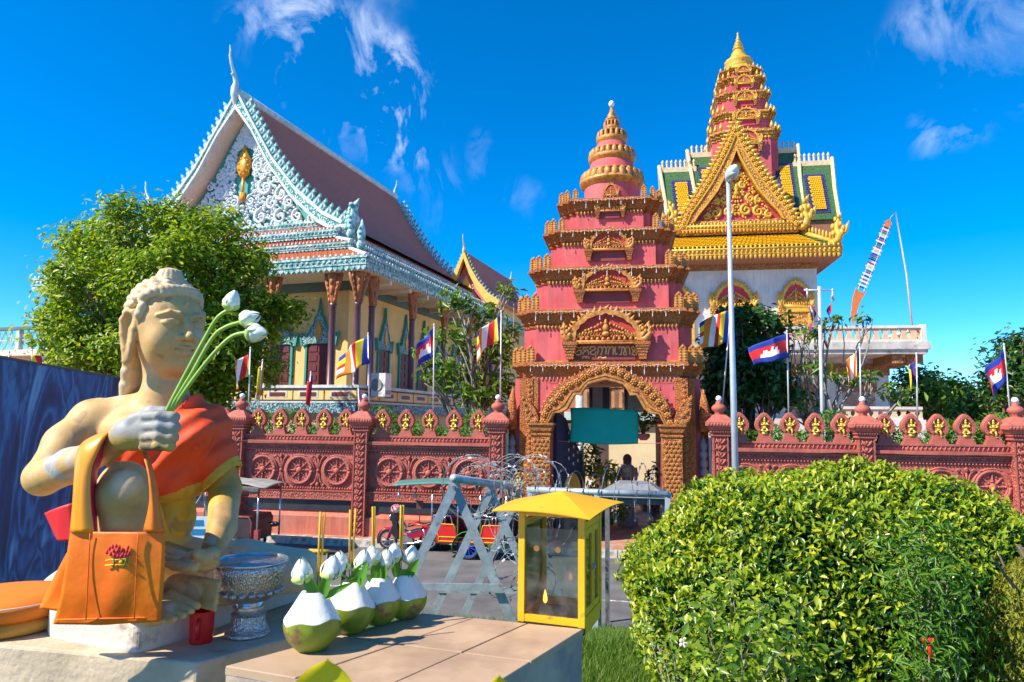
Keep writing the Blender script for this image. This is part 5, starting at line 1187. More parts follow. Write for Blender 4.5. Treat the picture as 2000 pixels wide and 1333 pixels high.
potplant('red_leaf_plant', 'red and green leaved plant by the right gate pilaster', WP(GX+1.5, 3.0, .2), 2.2, .35, 260, .22, leafmat('croton_leaf', (0.20, 0.02, 0.012), (0.06, 0.16, 0.02)), 34)
hp = potplant('hanging_plant', 'pink pot with leafy plant hanging right of the green banner', WP(GX+1.12, 1.6, 3.2), .9, .42, 120, .24, LM_mid, 35, pot=False)
MB().lathe([(.1, -.05), (.2, .05), (.2, .15), (.14, .16)], 14).build('pot', mat('pink_pot', (0.65, 0.25, 0.25), .7), hp)

# ================================================================== FLAGS AND POLES
M_pole = mat('pale_steel_pole', (0.62, 0.64, 0.66), 0.4, .08, metal=.3)
FC = {'b': (0.01, 0.035, 0.30), 'y': (0.85, 0.60, 0.02), 'r': (0.62, 0.015, 0.02), 'w': (0.80, 0.80, 0.78), 'o': (0.75, 0.22, 0.01)}
FM = {k: mat('flag_' + k, c, .8, .05) for k, c in FC.items()}
def flag(pt, pb, kind, l, h, label, ang=R(25), side=-1, seed=0, sag=.35):
    """pt, pb world top / bottom of the pole; cloth flies to the left (side -1) and droops"""
    pt, pb = Vector(pt), Vector(pb); T = thing('flag', label, 'flag', pb, 0, 'flags along the temple wall'); b = MB(); b.tube([(0, 0, 0), pt-pb], .022, 7); b.ell(pt-pb+Vector((0, 0, .03)), (.03, .03, .05), 8, 5); b.build('pole', M_pole, T, True)
    rd = random.Random(seed); ph = rd.uniform(0, 6); wv = rd.uniform(.10, .17)
    nu, nv = 24, 12; up = (pt-pb).normalized()
    def fn(a, c):
        f = Vector((side*math.cos(ang), -.15*math.sin(3*a+ph), -math.sin(ang))); p = (pt-pb) - up*(.06 + c*h)
        return p + f*(a*l) + Vector((wv*.4*math.sin(9*a+ph+c), wv*l*1.7*math.sin(7*a+ph+2.2*c)*a**.5, -sag*l*a*a*(.55+.25*math.sin(ph+c*3)) + .03*math.sin(8*a+ph)))
    m = MB().grid(fn, nu, nv); me = m.mesh('cloth', None, True)
    if kind == 'bud': mats_ = 'byrwo'; 
    else: mats_ = 'brw' if kind == 'kh' else kind
    for k in mats_: me.materials.append(FM[k])
    for i, p in enumerate(me.polygons):
        a, c = (i % nu+.5)/nu, (i//nu+.5)/nv
        if kind == 'bud':
            s = int(a*6); p.material_index = s if s < 5 else int(c*5) 
        elif kind == 'kh':
            idx = 0 if (c < .25 or c > .75) else 1
            if idx == 1 and ((abs(a-.5) < .26 and .6 < c < .72) or (abs(a-.5) < .2 and .5 < c <= .6) or (abs(abs(a-.5)-.16) < .05 and c > .42) or (abs(a-.5) < .06 and c > .33)): idx = 2
            p.material_index = idx
        else: p.material_index = min(len(kind)-1, int(a*len(kind)))
    o = bpy.data.objects.new('cloth', me); col.objects.link(o); o.parent = T
    md = o.modifiers.new('thick', 'SOLIDIFY'); md.thickness = .006
    return T
def wallpt(u, v, yl=.9):
    d = ray(u, v); t = (yl - (Vector((0, 0, EYE))-WO).dot(WY))/d.dot(WY); return Vector((0, 0, EYE)) + d*t
FL = [(489, 682, 484, 815, 'bud', .62, .78, 'drooping striped flag on the pole nearest the left wall post', R(40)), (513, 706, 500, 820, 'oyw', .30, 1.05, 'narrow orange white and yellow flag beside the leftmost striped flag', R(72)),
      (607, 730, 600, 800, 'bkhr'.replace('k', 'r').replace('h', 'r'), .22, .8, 'small limp red and blue flag in front of the temple parapet', R(80)), (719, 654, 722, 800, 'bud', 1.05, .92, 'large striped flag flying in front of the temple corner column', R(22)),
      (700, 758, 702, 800, 'kh', .32, .55, 'small red and blue flag at the parapet below the corner column', R(-40)), (848, 637, 846, 815, 'kh', .72, .82, 'blue and red flag left of the slender tree', R(42)),
      (979, 611, 977, 800, 'bud', .98, .75, 'striped flag flying over the slender tree beside the gate', R(34)), (1427, 602, 1408, 800, 'bud', .85, 1.0, 'striped flag flying between the gate tower and the street lamp', R(10)),
      (1537, 650, 1541, 815, 'kh', .98, .72, 'blue and red flag flying just right of the street lamp', R(6)), (1679, 676, 1682, 800, 'bud', .50, .72, 'striped flag in front of the white building corner', R(42)),
      (1790, 694, 1792, 810, 'rby', .36, .62, 'limp red blue and yellow flag right of the white building', R(52)), (1961, 676, 1976, 815, 'kh', .72, .92, 'blue and red flag at the right edge above the last post', R(48)), (62, 686, 60, 740, 'bud', .55, .4, 'small striped flag above the blue mural board', R(-20)), (18, 690, 17, 735, 'oyb', .3, .36, 'tiny orange and yellow flag above the left end of the mural board', R(-30))]
for i, (u, v, u2, v2, k, l, h, lb, an) in enumerate(FL):
    side = 1 if an < 0 else -1; flag(wallpt(u, v), wallpt(u2, v2+25), k, l, h, lb, abs(an), side, i)
# white cross-arm pole with two limp flags
cp_ = wallpt(1604, 850, 2.2); T = thing('cross_arm_pole', 'white lamp pole with a short cross arm between the right trees', 'pole', cp_, 0)
tp = wallpt(1600, 560, 2.2)-cp_; b = MB(); b.tube([(0, 0, -2.2), tp], .055, 8); b.tube([tp+Vector((-.48, 0, -.12)), tp+Vector((.42, 0, -.12))], .03, 7); b.tube([tp+Vector((.42, 0, -.12)), tp+Vector((.44, 0, -.45))], .025, 6); b.build('mast', M_pole, T, True)
for (dx, k, lb, h_) in ((-.40, 'kh', 'limp dark red and blue flag hanging from the left end of the cross arm', .98), (.40, 'yrb', 'limp yellow and red flag hanging from the right end of the cross arm', .62)):
    p = cp_+tp+Vector((dx, -.03, -.14)); flag(p, p-Vector((0, 0, .25)), k, h_, .3, lb, R(78), 1 if dx < 0 else -1, int(dx*10)+5, .1)
# street lamp
lb_ = PY(1440, 1085, 15.0); top = PY(1422, 352, 15.0); T = thing('street_lamp', 'tall grey street lamp pole with a single head in front of the right temple', 'street lamp', (lb_.x, lb_.y, 0), 0)
tp = top - Vector((lb_.x, lb_.y, 0)); M_lamp = mat('galvanised_pole', (0.46, 0.52, 0.58), 0.4, .12, 3, metal=.35)
b = MB(); b.tube([(0, 0, 0), (tp*.5), tp], [.080, .066, .045], 12); b.lathe([(.12, 0), (.12, .5), (.085, .55)], 12); b.build('pole', M_lamp, T, True)
hd = MB(); hd.tube([(0, .05, 0), (0, -.05, .02), (0, -.18, .05), (0, -.36, .09), (0, -.52, .12)], [.05, .085, .125, .13, .06], 12); hd.build('lamp_head', mat('lamp_white', (0.66, 0.70, 0.72), .4), T, True, loc=tp)
dm = MB().ell((0, -.28, .0), (.12, .2, .08), 12, 8).build('lamp_glass', mat('lamp_glass', (0.45, 0.50, 0.50), .15, coat=.5), T, True, loc=tp)
# bamboo pole with a long ladder streamer on the terrace
pb = PY(1784, 660, 37.0); pt = PY(1749, 415, 37.0); T = thing('streamer_pole', 'leaning bamboo pole with a long coloured ladder streamer on the terrace corner', 'streamer', pb, 0)
hk = PY(1740, 424, 37.0)-pb; b = MB(); b.tube([(0, 0, 0), (pt-pb)*.5+Vector((.12, 0, 0)), pt-pb, hk], [.055, .045, .03, .02], 7); b.build('pole', mat('bamboo', (0.66, 0.50, 0.34), .6), T, True)
s0 = PY(1738, 428, 36.8)-pb; s1 = PY(1672, 590, 36.8)-pb; axis = s1-s0; n = 34; prp = Vector((axis.z, 0, -axis.x)).normalized()
cols = ['b', 'w', 'r', 'w', 'y', 'w', 'b', 'r', 'w']; MG_ = mat('flag_g', (0.02, 0.25, 0.12), .8)
for i in range(n):
    t = .10 + .74*i/n; p = s0 + axis*t; wd = .26 if i % 2 == 0 else .2; m_ = MG_ if i % 7 == 3 else FM[cols[i % 9]]
    MB().add([p-prp*wd, p+prp*wd, p+prp*wd+axis*(.72*.74/n), p-prp*wd+axis*(.72*.74/n)], [(0, 1, 2, 3)]).build('rung', m_, T, solid=.01)
b = MB()
for s in (-.16, .16): b.tube([s0+axis*.08+prp*s, s0+axis*.86+prp*s], .012, 4)
b.tube([hk, s0], .01, 4); b.build('cord', M_wire, T)
M_oc = mat('orange_cloth', (0.75, 0.20, 0.05), .8)
MB().add([s0, s0+prp*.22+axis*.05, s0+prp*.1+axis*.07, s0+prp*.25+axis*.1, s0-prp*.25+axis*.1, s0-prp*.1+axis*.07, s0-prp*.22+axis*.05], [(0, 1, 2, 3, 4, 5, 6)]).build('head', M_oc, T, solid=.02)
e0 = s0+axis*.85; MB().add([e0-prp*.3, e0-prp*.1+axis*.03, e0+prp*.1+axis*.03, e0+prp*.3, e0+prp*.25+axis*.12, e0+axis*.3+prp*.0, e0+axis*.42-prp*.35, e0-prp*.2+axis*.15], [(0, 1, 2, 3, 4, 5, 6, 7)]).build('tail', M_oc, T, solid=.02)
# ================================================================== VEHICLES AND STREET THINGS
M_tyre = mat('tyre_rubber', (0.02, 0.02, 0.022), 0.8, .2, 10)
M_chrome = mat('chrome', (0.62, 0.63, 0.65), 0.22, .1, metal=.9)
M_steel = mat('engine_grey', (0.32, 0.32, 0.33), 0.4, .2, 12, metal=.6)
M_mar = mat('maroon_paint', (0.33, 0.005, 0.04), 0.25, .08, 4, coat=.6)
M_blk = mat('black_plastic', (0.018, 0.018, 0.02), 0.45, .2)
M_seat = mat('black_vinyl', (0.025, 0.025, 0.028), 0.4, .15)
M_tred = mat('carriage_red', (0.66, 0.02, 0.015), 0.3, .08, coat=.4)
M_tyel = mat('carriage_yellow', (0.75, 0.52, 0.02), 0.4); M_tgrn = mat('carriage_green', (0.02, 0.20, 0.04), 0.35, coat=.3); M_tblu = mat('rim_blue', (0.02, 0.09, 0.45), 0.35)
M_brn = mat('brown_vinyl', (0.13, 0.045, 0.03), 0.5, .15)
def wheel(par, x, z, r, tw, rim_m, spokes, y=0.0, hub=.05):
    """wheel in the x-z plane"""
    n = 28; b = MB()
    R2 = r-tw
    b.v = []; b.f = []
    for i in range(n):
        q = 2*math.pi*i/n
        for k in range(8):
            p = 2*math.pi*k/8; rr = r-tw*.5+tw*.5*math.cos(p); b.v.append((x+rr*math.cos(q), y+tw*.62*math.sin(p), z+rr*math.sin(q)))
    b.f = [(i*8+k, i*8+(k+1) % 8, ((i+1) % n)*8+(k+1) % 8, ((i+1) % n)*8+k) for i in range(n) for k in range(8)]
    W_ = b.build('wheel', M_tyre, par, True)
    rb = MB(); o_ = [(x+R2*1.04*math.cos(2*math.pi*i/n), z+R2*1.04*math.sin(2*math.pi*i/n)) for i in range(n+1)]; i_ = [(x+R2*.88*math.cos(2*math.pi*i/n), z+R2*.88*math.sin(2*math.pi*i/n)) for i in range(n+1)]
    rb.band(o_, i_, y-tw*.3, y+tw*.3)
    for k in range(spokes):
        q = 2*math.pi*k/spokes+.2; rb.tube([(x, y, z), (x+R2*.92*math.cos(q), y, z+R2*.92*math.sin(q))], [hub*.45, hub*.28], 6)
    rb.build('rim', rim_m, W_, 'auto'); hb = MB(); hb.tube([(x, y-tw*.8, z), (x, y+tw*.8, z)], hub, 12); hb.build('hub', M_steel, W_); return W_
# ---- parked motorbike; local x runs along the wall, front wheel towards -x
mb0 = PZ(757, 1073, 0); moto = thing('motorbike', 'maroon underbone motorbike parked at the kerb', 'motorbike', mb0, -WA + R(1))
wheel(moto, 0, .28, .28, .075, M_chrome, 5); wheel(moto, 1.21, .28, .28, .085, M_chrome, 5)
b = MB()
for s in (-.07, .07): b.tube([(0, s, .28), (.10, s, .55), (.20, s, .82)], [.028, .032, .03], 8)
b.build('fork', M_mar, moto, True)
b = MB()
def fend(r0, a0, a1, cx, cz, w_, n=14):
    return lambda u, v: (cx + (r0-.015*abs(v-.5)*4)*math.cos(a0+(a1-a0)*u), (v-.5)*w_, cz + (r0-.03*(abs(v-.5)*2)**2)*math.sin(a0+(a1-a0)*u))
b.grid(fend(.335, R(205), R(20), 0, .28, .13), 16, 6); b.build('front_fender', M_mar, moto, True, solid=.012)
b = MB(); b.prism([(.10, .50), (.22, .38), (.34, .30), (.40, .36), (.32, .60), (.30, .80), (.22, .92), (.14, .84), (.16, .68)], -.13, .13); o = b.build('leg_shield', M_blk, moto); 
b = MB(); b.prism([(.06, .84), (.16, .78), (.30, .84), (.34, .97), (.22, 1.05), (.10, 1.0)], -.10, .10); b.build('headlight_cowl', M_blk, moto); b = MB(); b.ell((.07, 0, .92), (.06, .085, .07), 12, 8); b.build('headlight', M_chrome, moto, True)
b = MB(); b.tube([(.26, -.34, 1.03), (.22, -.18, 1.02), (.22, .18, 1.02), (.26, .34, 1.03)], .014, 7)
b.build('handlebar', M_chrome, moto, True)
for s in (-1, 1):
    b = MB(); b.tube([(.24, s*.22, 1.03), (.22, s*.3, 1.18)], .007, 5); b.ell((.21, s*.31, 1.22), (.015, .055, .04), 10, 6); b.build('mirror', M_blk, moto, True)
    MB().tube([(.26, s*.25, 1.03), (.27, s*.36, 1.03)], .02, 8).build('grip', M_blk, moto, True)
b = MB(); b.tube([(.28, 0, .82), (.42, 0, .58), (.62, 0, .48), (.85, 0, .56), (1.25, 0, .62)], [.05, .06, .06, .05, .04], 8); b.build('frame_tube', M_steel, moto, True)
b = MB(); b.prism([(.30, .80), (.40, .62), (.50, .56), (.56, .62), (.46, .76), (.38, .86)], -.09, .09); b.build('centre_cowl', M_chrome, moto)
for s in (-1, 1):
    b = MB(); y0 = s*.10; y1 = s*.14
    b.prism([(.60, .50), (.80, .50), (.98, .58), (1.30, .68), (1.52, .74), (1.50, .66), (1.22, .50), (1.02, .40), (.76, .36), (.62, .40)][::-1], min(y0, y1), max(y0, y1)); b.build('side_panel', M_mar, moto)
b = MB(); b.grid(lambda u, v: (.62+.72*u, (v-.5)*(.24-.04*u), .72+.05*u+.035*math.sin(math.pi*u*1.5)**2 - .05*(abs(v-.5)*2)**3), 14, 8); b.build('seat', M_seat, moto, True, solid=.05)
b = MB(); b.prism([(1.20, .66), (1.55, .74), (1.62, .80), (1.50, .66), (1.2, .56)], -.09, .09); b.build('tail', M_mar, moto); MB().box(1.55, 1.60, -.06, .06, .70, .78).build('tail_light', mat('tail_red', (0.5, 0.01, 0.01), .3), moto)
b = MB(); b.tube([(1.25, 0, .68), (1.38, -.0, .72), (1.62, 0, .74)], .012, 6); b.tube([(1.3, -.1, .76), (1.6, -.09, .80), (1.6, .09, .80), (1.3, .1, .76)], .012, 6); b.build('grab_rail', M_chrome, moto, True)
b = MB(); b.box(.44, .76, -.11, .11, .24, .40); b.tube([(.46, 0, .34), (.30, 0, .36)], .085, 10); b.lathe([(.1, 0), (.1, .05), (.06, .07)], 14, (.64, .11, .32)); b.build('engine', M_steel, moto)
b = MB(); b.tube([(.34, -.12, .30), (.5, -.15, .20), (.8, -.17, .22), (1.0, -.18, .27), (1.45, -.19, .34)], [.018, .02, .03, .045, .05], 8); b.build('exhaust', M_chrome, moto, True)
b = MB(); b.grid(fend(.34, R(150), R(-20), 1.21, .30, .14), 14, 5); b.add([(1.53, -.07, .20), (1.53, .07, .20), (1.60, .07, .04), (1.60, -.07, .04)], [(0, 1, 2, 3)]); b.build('rear_fender', M_blk, moto, True, solid=.01)
for s in (-1, 1): MB().tube([(1.18, s*.12, .30), (1.08, s*.13, .62)], [.028, .022], 8).build('shock_absorber', M_chrome, moto, True)
MB().tube([(.68, 0, .28), (.66, .16, .02)], .012, 6).build('kick_stand', M_steel, moto)
hm = MB(); hm.ell((0, 0, .1), (.15, .13, .13), 14, 9); hm.grid(lambda u, v: (-.17+.04*v-.02*math.cos(3*(u-.5)), (u-.5)*.2, .06+.03*v), 6, 3)
hm.build_ = None
o = hm.build('helmet', mat('helmet_paint', (0.75, 0.10, 0.12), .25, .05, 9, c2=(0.8, 0.78, 0.78), c2s=7, c2t=.5, c2w=.02, coat=.5), smooth=True, loc=moto.matrix_basis @ Vector((.24, -.02, 1.05)), rot=(0, R(-12), -WA)); tag(o, 'pink and white helmet resting on the motorbike handlebar', 'helmet')
# ---- carriage hitched behind it
ca0 = PZ(922, 1086, 0); car = thing('tuk_tuk_carriage', 'red and yellow passenger carriage with blue wheels under a long green canopy', 'carriage', ca0, -WA + R(1))
def ca(pz, zz): return pz
for y in (-.55, .55): wheel(car, 0, .33, .33, .08, M_tblu, 12, y)
for y in (-.62, .62):
    b = MB(); b.grid(lambda u, v: (.42*math.cos(R(195)-R(205)*u), y+(v-.5)*.18, .33+.42*math.sin(R(195)-R(205)*u)), 14, 3); b.build('mudguard', M_tgrn, car, True, solid=.012)
for s in (-1, 1):
    y = s*.56
    for (poly, m_) in (([(-.98, .95), (-.42, .93), (-.30, .55), (-.86, .55)], 0), ([(.42, .93), (.98, .95), (.86, .55), (.35, .55)], 0), ([(-.86, .55), (.86, .55), (.86, .42), (-.86, .42)], 1)):
        P = MB().prism(poly if poly[0][1] < .5 else poly[::-1], y-.02, y+.02).build('side_panel', M_tred, car)
        q = poly + [poly[0]]; MB().tube([(x*.94, y+s*.025, .55+(z-.55)*.86+.03) for x, z in q], .014, 5).build('pinstripe', M_tyel, P)
MB().box(-.86, .86, -.54, .54, .40, .46).build('floor', M_brn, car)
for (x0, x1) in ((-.92, -.42), (.42, .92)):
    st_ = MB().box(x0, x1, -.53, .53, .46, .78).build('bench', M_brn, car); sgn = -1 if x0 < 0 else 1
    MB().prism(([(sgn*.80, .78), (sgn*.92, .78), (sgn*1.08, 1.22), (sgn*.98, 1.22)])[::sgn], -.52, .52).build('seat_back', M_brn, car)
b = MB()
for x in (-1.02, 1.02, -.3, .32):
    for y in (-.55, .55): b = MB(); b.tube([(x, y, .5), (x, y, 1.86)], .018, 7); b.build('canopy_post', M_chrome, car, True)
for s in (-1, 1):
    b = MB(); b.tube([(-.98, s*.57, .95), (-.96, s*.57, 1.14), (-.5, s*.57, 1.14), (-.44, s*.57, .93)], .022, 7); b.tube([(.98, s*.57, .95), (.96, s*.57, 1.14), (.5, s*.57, 1.14), (.44, s*.57, .93)], .022, 7); 
    for x in (-.85, -.75, -.65, .65, .75, .85): b.tube([(x, s*.57, .95), (x, s*.57, 1.14)], .01, 5)
    b.build('arm_rail', M_chrome, car, True)
def canf(u, v):
    x = -2.1 + 3.6*u; return (x, (v-.5)*1.45, 1.90 + .10*math.sin(math.pi*(.25+.6*u)) + .07*math.sin(math.pi*v) - .10*max(0, (.3-u))/.3*.6)
MB().grid(canf, 24, 8).build('canopy', mat('green_canopy', (0.07, 0.20, 0.18), .55, .1), car, True, solid=.035)
b = MB(); b.tube([(-.95, 0, .45), (-1.3, 0, .75), (-1.75, 0, .82)], .035, 8); b.build('hitch_arm', M_tred, car, True)
b = MB(); b.box(-1.62, -1.42, -.02, .02, 1.22, 1.45); b.tube([(-1.52, 0, .8), (-1.52, 0, 1.25)], .015, 6); b.build('luggage_bracket', M_brn, car)
for i, x in enumerate((-1.98, -1.52)):
    b = MB(); b.tube([(x, -.5, 1.86), (x, -.5, 1.72)], .006, 4); b.ell((x, -.5, 1.64), (.05, .05, .085), 8, 6); b.build('hanging_charm', mat('charm_grey', (0.35, 0.33, 0.30), .6) if i else M_chrome, car, True)
b = MB(); b.prism([(.55, .42), (1.0, .42), (1.0, .34), (.55, .34)][::-1], -.62, -.58); b.build('rear_step', M_tgrn, car)
# ---- second carriage at the left, partly behind the statue's leg
c2 = PZ(470, 1082, 0); lt = thing('tuk_tuk_carriage', 'dark carriage with a ragged grey canopy parked at the left', 'carriage', c2, -WA)
def canf2(u, v):
    x = -1.7 + 2.75*u; return (x, (v-.5)*1.4, 2.02 - .10*u - .10*max(0, u-.8)*3 + .07*math.sin(math.pi*v) + .012*math.sin(19*u))
MB().grid(canf2, 30, 8).build('canopy', mat('grey_canopy', (0.30, 0.29, 0.26), .8, .25, 4), lt, True, solid=.02)
def val(u, v): x = -1.7+2.55*u; return (x, -.69-.01*v, 1.98-.10*u - v*(.10+.06*abs(math.sin(11*u+.5))))
MB().grid(val, 40, 3).build('valance', mat('dark_valance', (0.10, 0.10, 0.085), .8, .3, 5), lt, True, solid=.008)
MB().box(-1.6, .8, -.6, -.57, 1.70, 1.80).box(-1.6, .8, .57, .6, 1.70, 1.80).build('canopy_frame', mat('rust_red', (0.34, 0.06, 0.05), .6, .2), lt)
for (x, y, m_) in ((.78, -.6, M_chrome), (.05, -.6, M_chrome), (-.62, -.6, M_chrome), (.78, .6, M_chrome), (-1.55, -.6, M_chrome), (-1.55, .6, M_chrome)): MB().tube([(x, y, .45), (x, y, 1.80)], .025, 8).build('canopy_post', m_, lt, True)
MB().tube([(-.55, -.61, 1.8), (-.5, -.61, 1.3), (-.46, -.61, 1.0), (-.5, -.6, .5)], [.03, .035, .03, .03], 7).build('curtain', mat('magenta_cloth', (0.40, 0.01, 0.12), .8), lt, True)
MB().ell((-.42, -.5, 1.52), (.13, .04, .26), 10, 8).build('hanging_bag', mat('pale_bag', (0.55, 0.53, 0.48), .8), lt, True)
q = [(-.42, .42), (.56, .42), (.60, .95), (.52, 1.08), (-.42, 1.08)]; MB().prism(q, -.58, .58).build('tub', mat('dark_vinyl_tub', (0.045, 0.03, 0.035), .45, .2), lt)
MB().tube([(-.42, -.59, 1.08), (.52, -.59, 1.08), (.61, -.59, .95), (.62, -.59, .4)], .022, 6).build('tub_edge', mat('rust_red', (0.34, 0.06, 0.05), .6, .2), lt, True)
MB().box(.72, .84, -.64, -.5, .1, .75).build('rear_frame', mat('rust_red', (0.34, 0.06, 0.05), .6, .2), lt)
for x in (.1, -1.2):
    wheel(lt, x, .3, .3, .08, M_chrome, 10, -.62)
    wheel(lt, x, .3, .3, .08, M_chrome, 10, .62)
mh = MB(); mh.tube([(.8, 0, .85), (1.05, -.2, .9), (1.25, -.45, .92)], [.03, .035, .02], 7); mh.ell((1.0, -.1, .85), (.16, .1, .07), 8, 6); mh.build('handlebar', M_blk, lt, True)
# ---- printed board on trestle legs behind the arm
bd_o = PY(398, 1062, 15.0); bd = thing('printed_board', 'white printed board with blue shapes behind the statue arm', 'signboard', (bd_o.x, bd_o.y, 0), 0)
zb = bd_o.z; MB().box(-.75, .45, 0, .03, zb, zb+.56).build('panel', mat('board_white', (0.62, 0.72, 0.80), .5), bd)
for i, (x, z, w_) in enumerate(((-.14, .36, .13), (-.12, .17, .17), (-.35, .3, .1))): MB().add([(x-w_, -.004, zb+z), (x+w_, -.004, zb+z), (x+w_*.8, -.004, zb+z+.13), (x-w_*.8, -.004, zb+z+.13)], [(0, 1, 2, 3)]).build('print', mat('print_blue', (0.02, 0.20, 0.42), .5) if i < 2 else mat('print_teal', (0.02, 0.30, 0.25), .5), bd)
MB().tube([(.08, -.006, zb+.16), (.13, -.006, zb+.42), (.2, -.006, zb+.42), (.2, -.006, zb+.3), (.12, -.006, zb+.28)], .014, 4).build('print', mat('print_red', (0.6, 0.05, 0.08), .5), bd)
for x in (-.6, .3): MB().tube([(x, .02, 0), (x, .02, zb+.1)], .025, 6).build('leg', M_steel, bd)
MB().tube([(-.4, .1, zb+.56), (-.12, .1, zb+1.05), (.02, .1, zb+.56)], .035, 6).build('brace', M_steel, bd)
# ---- black tubular rail
rl0 = PZ(640, 1212, .0); rl = thing('tubular_rail', 'black tubular rail with yellow bands standing behind the coconuts', 'barrier', (rl0.x, rl0.y, 0), R(-8))
h_ = PY(630, 1078, rl0.y).z; b = MB(); b.tube([(-.9, 0, 0), (-.9, 0, h_-.12), (-.8, 0, h_-.02), (-.68, 0, h_), (.10, 0, h_), (.2, 0, h_-.02), (.27, 0, h_-.12), (.29, 0, 0)], .042, 9); b.build('hoop', M_blk, rl, True)
for x in (-.35, -.05): MB().tube([(x, 0, 0), (x, 0, h_)], .036, 8).build('upright', M_blk, rl, True)
MB().tube([(-.42, 0, h_), (-.02, 0, h_)], .044, 9).build('yellow_band', mat('band_yellow', (0.62, 0.36, 0.03), .5), rl, True); MB().tube([(-.35, 0, h_-.5), (-.35, 0, h_-.15)], .039, 9).build('yellow_band', mat('band_yellow', (0.62, 0.36, 0.03), .5), rl, True)

# ================================================================== BARRICADE AND RAZOR WIRE
M_galv = mat('galvanised_angle', (0.40, 0.48, 0.53), 0.45, .22, 5, .1, 30, metal=.35, c2=(0.24, 0.24, 0.24), c2s=8, c2t=.64)
def bar(b, p, q, w_, t_):
    """flat bar from p to q, width w_ across x, thickness t_ in y"""
    p, q = Vector(p), Vector(q); d = (q-p).normalized(); s = Vector((0, 1, 0)); a = d.cross(s).normalized()*w_/2; s = s*t_/2
    vs = [x+i*a+j*s for x in (p, q) for i, j in ((-1, -1), (1, -1), (1, 1), (-1, 1))]
    b.add(vs, [(0, 3, 2, 1), (4, 5, 6, 7), (0, 1, 5, 4), (1, 2, 6, 5), (2, 3, 7, 6), (3, 0, 4, 7)])
a1 = PY(887, 948, 9.0); a2 = PY(957, 958, 10.6); a3 = PY(1012, 968, 12.0)
bc = thing('barricade', 'grey steel trestle barricade of crossed legs wrapped in razor wire', 'barricade', (a1.x, a1.y, 0), 0)
rel = lambda p: Vector(p) - Vector((a1.x, a1.y, 0))
def aframe(ap, Y, lL, lR, rz, th):
    ap = rel(ap); y = Y - 9.0
    gl_ = gz(a1.x+ap.x-.75, Y); grr = gz(a1.x+ap.x+.75, Y)
    for s, g_ in ((-1, gl_), (1, grr)):
        b = MB(); bar(b, (ap.x - s*.03, y + s*.03, ap.z+.05), (ap.x + s*(ap.z-g_)*.46, y + s*.03, g_-.03), .115, .03); b.build('leg', M_galv, bc)
    zr = ap.z - (ap.z-gl_)*.76; hw_ = (ap.z-zr)*.46
    b = MB(); bar(b, (ap.x-hw_-.08, y-.05, zr), (ap.x+hw_+.06, y-.05, zr), .085, .02); b.build('rung', M_galv, bc)
    b = MB(); b.tube([(ap.x, y-.08, ap.z-.02), (ap.x, y+.08, ap.z-.02)], .022, 8); b.build('bolt', M_steel, bc)
aframe(a1, 9.0, 0, 0, 0, 0); aframe(a2, 10.6, 0, 0, 0, 0); aframe(a3, 12.0, 0, 0, 0, 0)
b = MB(); b.tube([rel(a1)+Vector((0, -.15, .10)), rel(a2)+Vector((0, 0, .10)), rel(a3)+Vector((0, .2, .10))], .055, 8); b.build('beam', M_galv, bc, True)
r1_, r2_ = PY(1030, 957, 9.6), PY(1310, 967, 9.0)
b2_ = thing('barrier_rail', 'long grey steel rail on posts behind the yellow lantern', 'barricade', (r1_.x, r1_.y, 0), 0); rq = Vector((r1_.x, r1_.y, 0))
MB().tube([r1_-rq, r2_-rq], .045, 8).build('rail', M_galv, b2_, True)
for t in (.02, .5, .98):
    p = r1_.lerp(r2_, t)
    for s in (-1, 1): b = MB(); bar(b, p-rq, (p.x-rq.x+s*.1, p.y-rq.y+s*.6, gz(p.x+s*.1, p.y+s*.6)-.03), .07, .03); b.build('leg', M_galv, b2_)
M_razor = mat('razor_wire', (0.26, 0.28, 0.30), 0.5, .15, 10, metal=.75)
def coil(label, path, turns, rad, seed, jit=.12, wr=.0042):
    g = random.Random(seed); P = [Vector(p) for p in path]; n = turns*18; pts = []
    def at(t):
        x = t*(len(P)-1); i = min(int(x), len(P)-2); return P[i].lerp(P[i+1], x-i)
    jr = [g.uniform(1-jit*2.5, 1+jit*2.5) for _ in range(turns+2)]; jo = [Vector((g.uniform(-1, 1), g.uniform(-1, 1), g.uniform(-1, 1)))*rad*jit*1.5 for _ in range(turns+2)]
    ax = (P[-1]-P[0]).normalized(); e1 = ax.cross(Vector((0, 0, 1))).normalized(); e2 = e1.cross(ax)
    for i in range(n+1):
        t = i/n; q = 2*math.pi*turns*t; k = int(turns*t); f = turns*t-k; r = rad*(jr[k]*(1-f)+jr[k+1]*f); off = jo[k].lerp(jo[k+1], f)
        pts.append(at(t) + e1*math.cos(q)*r + e2*math.sin(q)*r*1.05 + off)
    b = MB(); b.tube(pts, wr, 5); bl_ = MB()
    acc = 0
    for i in range(1, len(pts)):
        acc += (pts[i]-pts[i-1]).length
        if acc > .10:
            acc = 0; d = (pts[i]-pts[i-1]).normalized(); u = d.orthogonal().normalized(); u = Matrix.Rotation(g.uniform(0, 6.28), 3, d) @ u; p = pts[i]
            for s in (-1, 1): bl_.add([p-d*.028, p+u*s*.016-d*.018, p+u*s*.010, p+u*s*.016+d*.018, p+d*.028], [(0, 1, 2, 3, 4)])
    o0 = pts[0].copy(); T = thing('razor_wire', label, 'razor wire', o0, 0, 'razor wire on the barricades')
    b.v = [tuple(Vector(v)-o0) for v in b.v]; bl_.v = [tuple(Vector(v)-o0) for v in bl_.v]
    b.build('wire', M_razor, T, True); tag(bl_.build('blades', M_razor, T), kind='stuff'); return T
up_ = Vector((0, 0, .02))
coil('tall razor wire coil along the top beam of the trestle barricade', [a1+up_+Vector((.1, .1, .0)), a2+up_, a3+up_+Vector((.1, .3, 0))], 13, .36, 1)
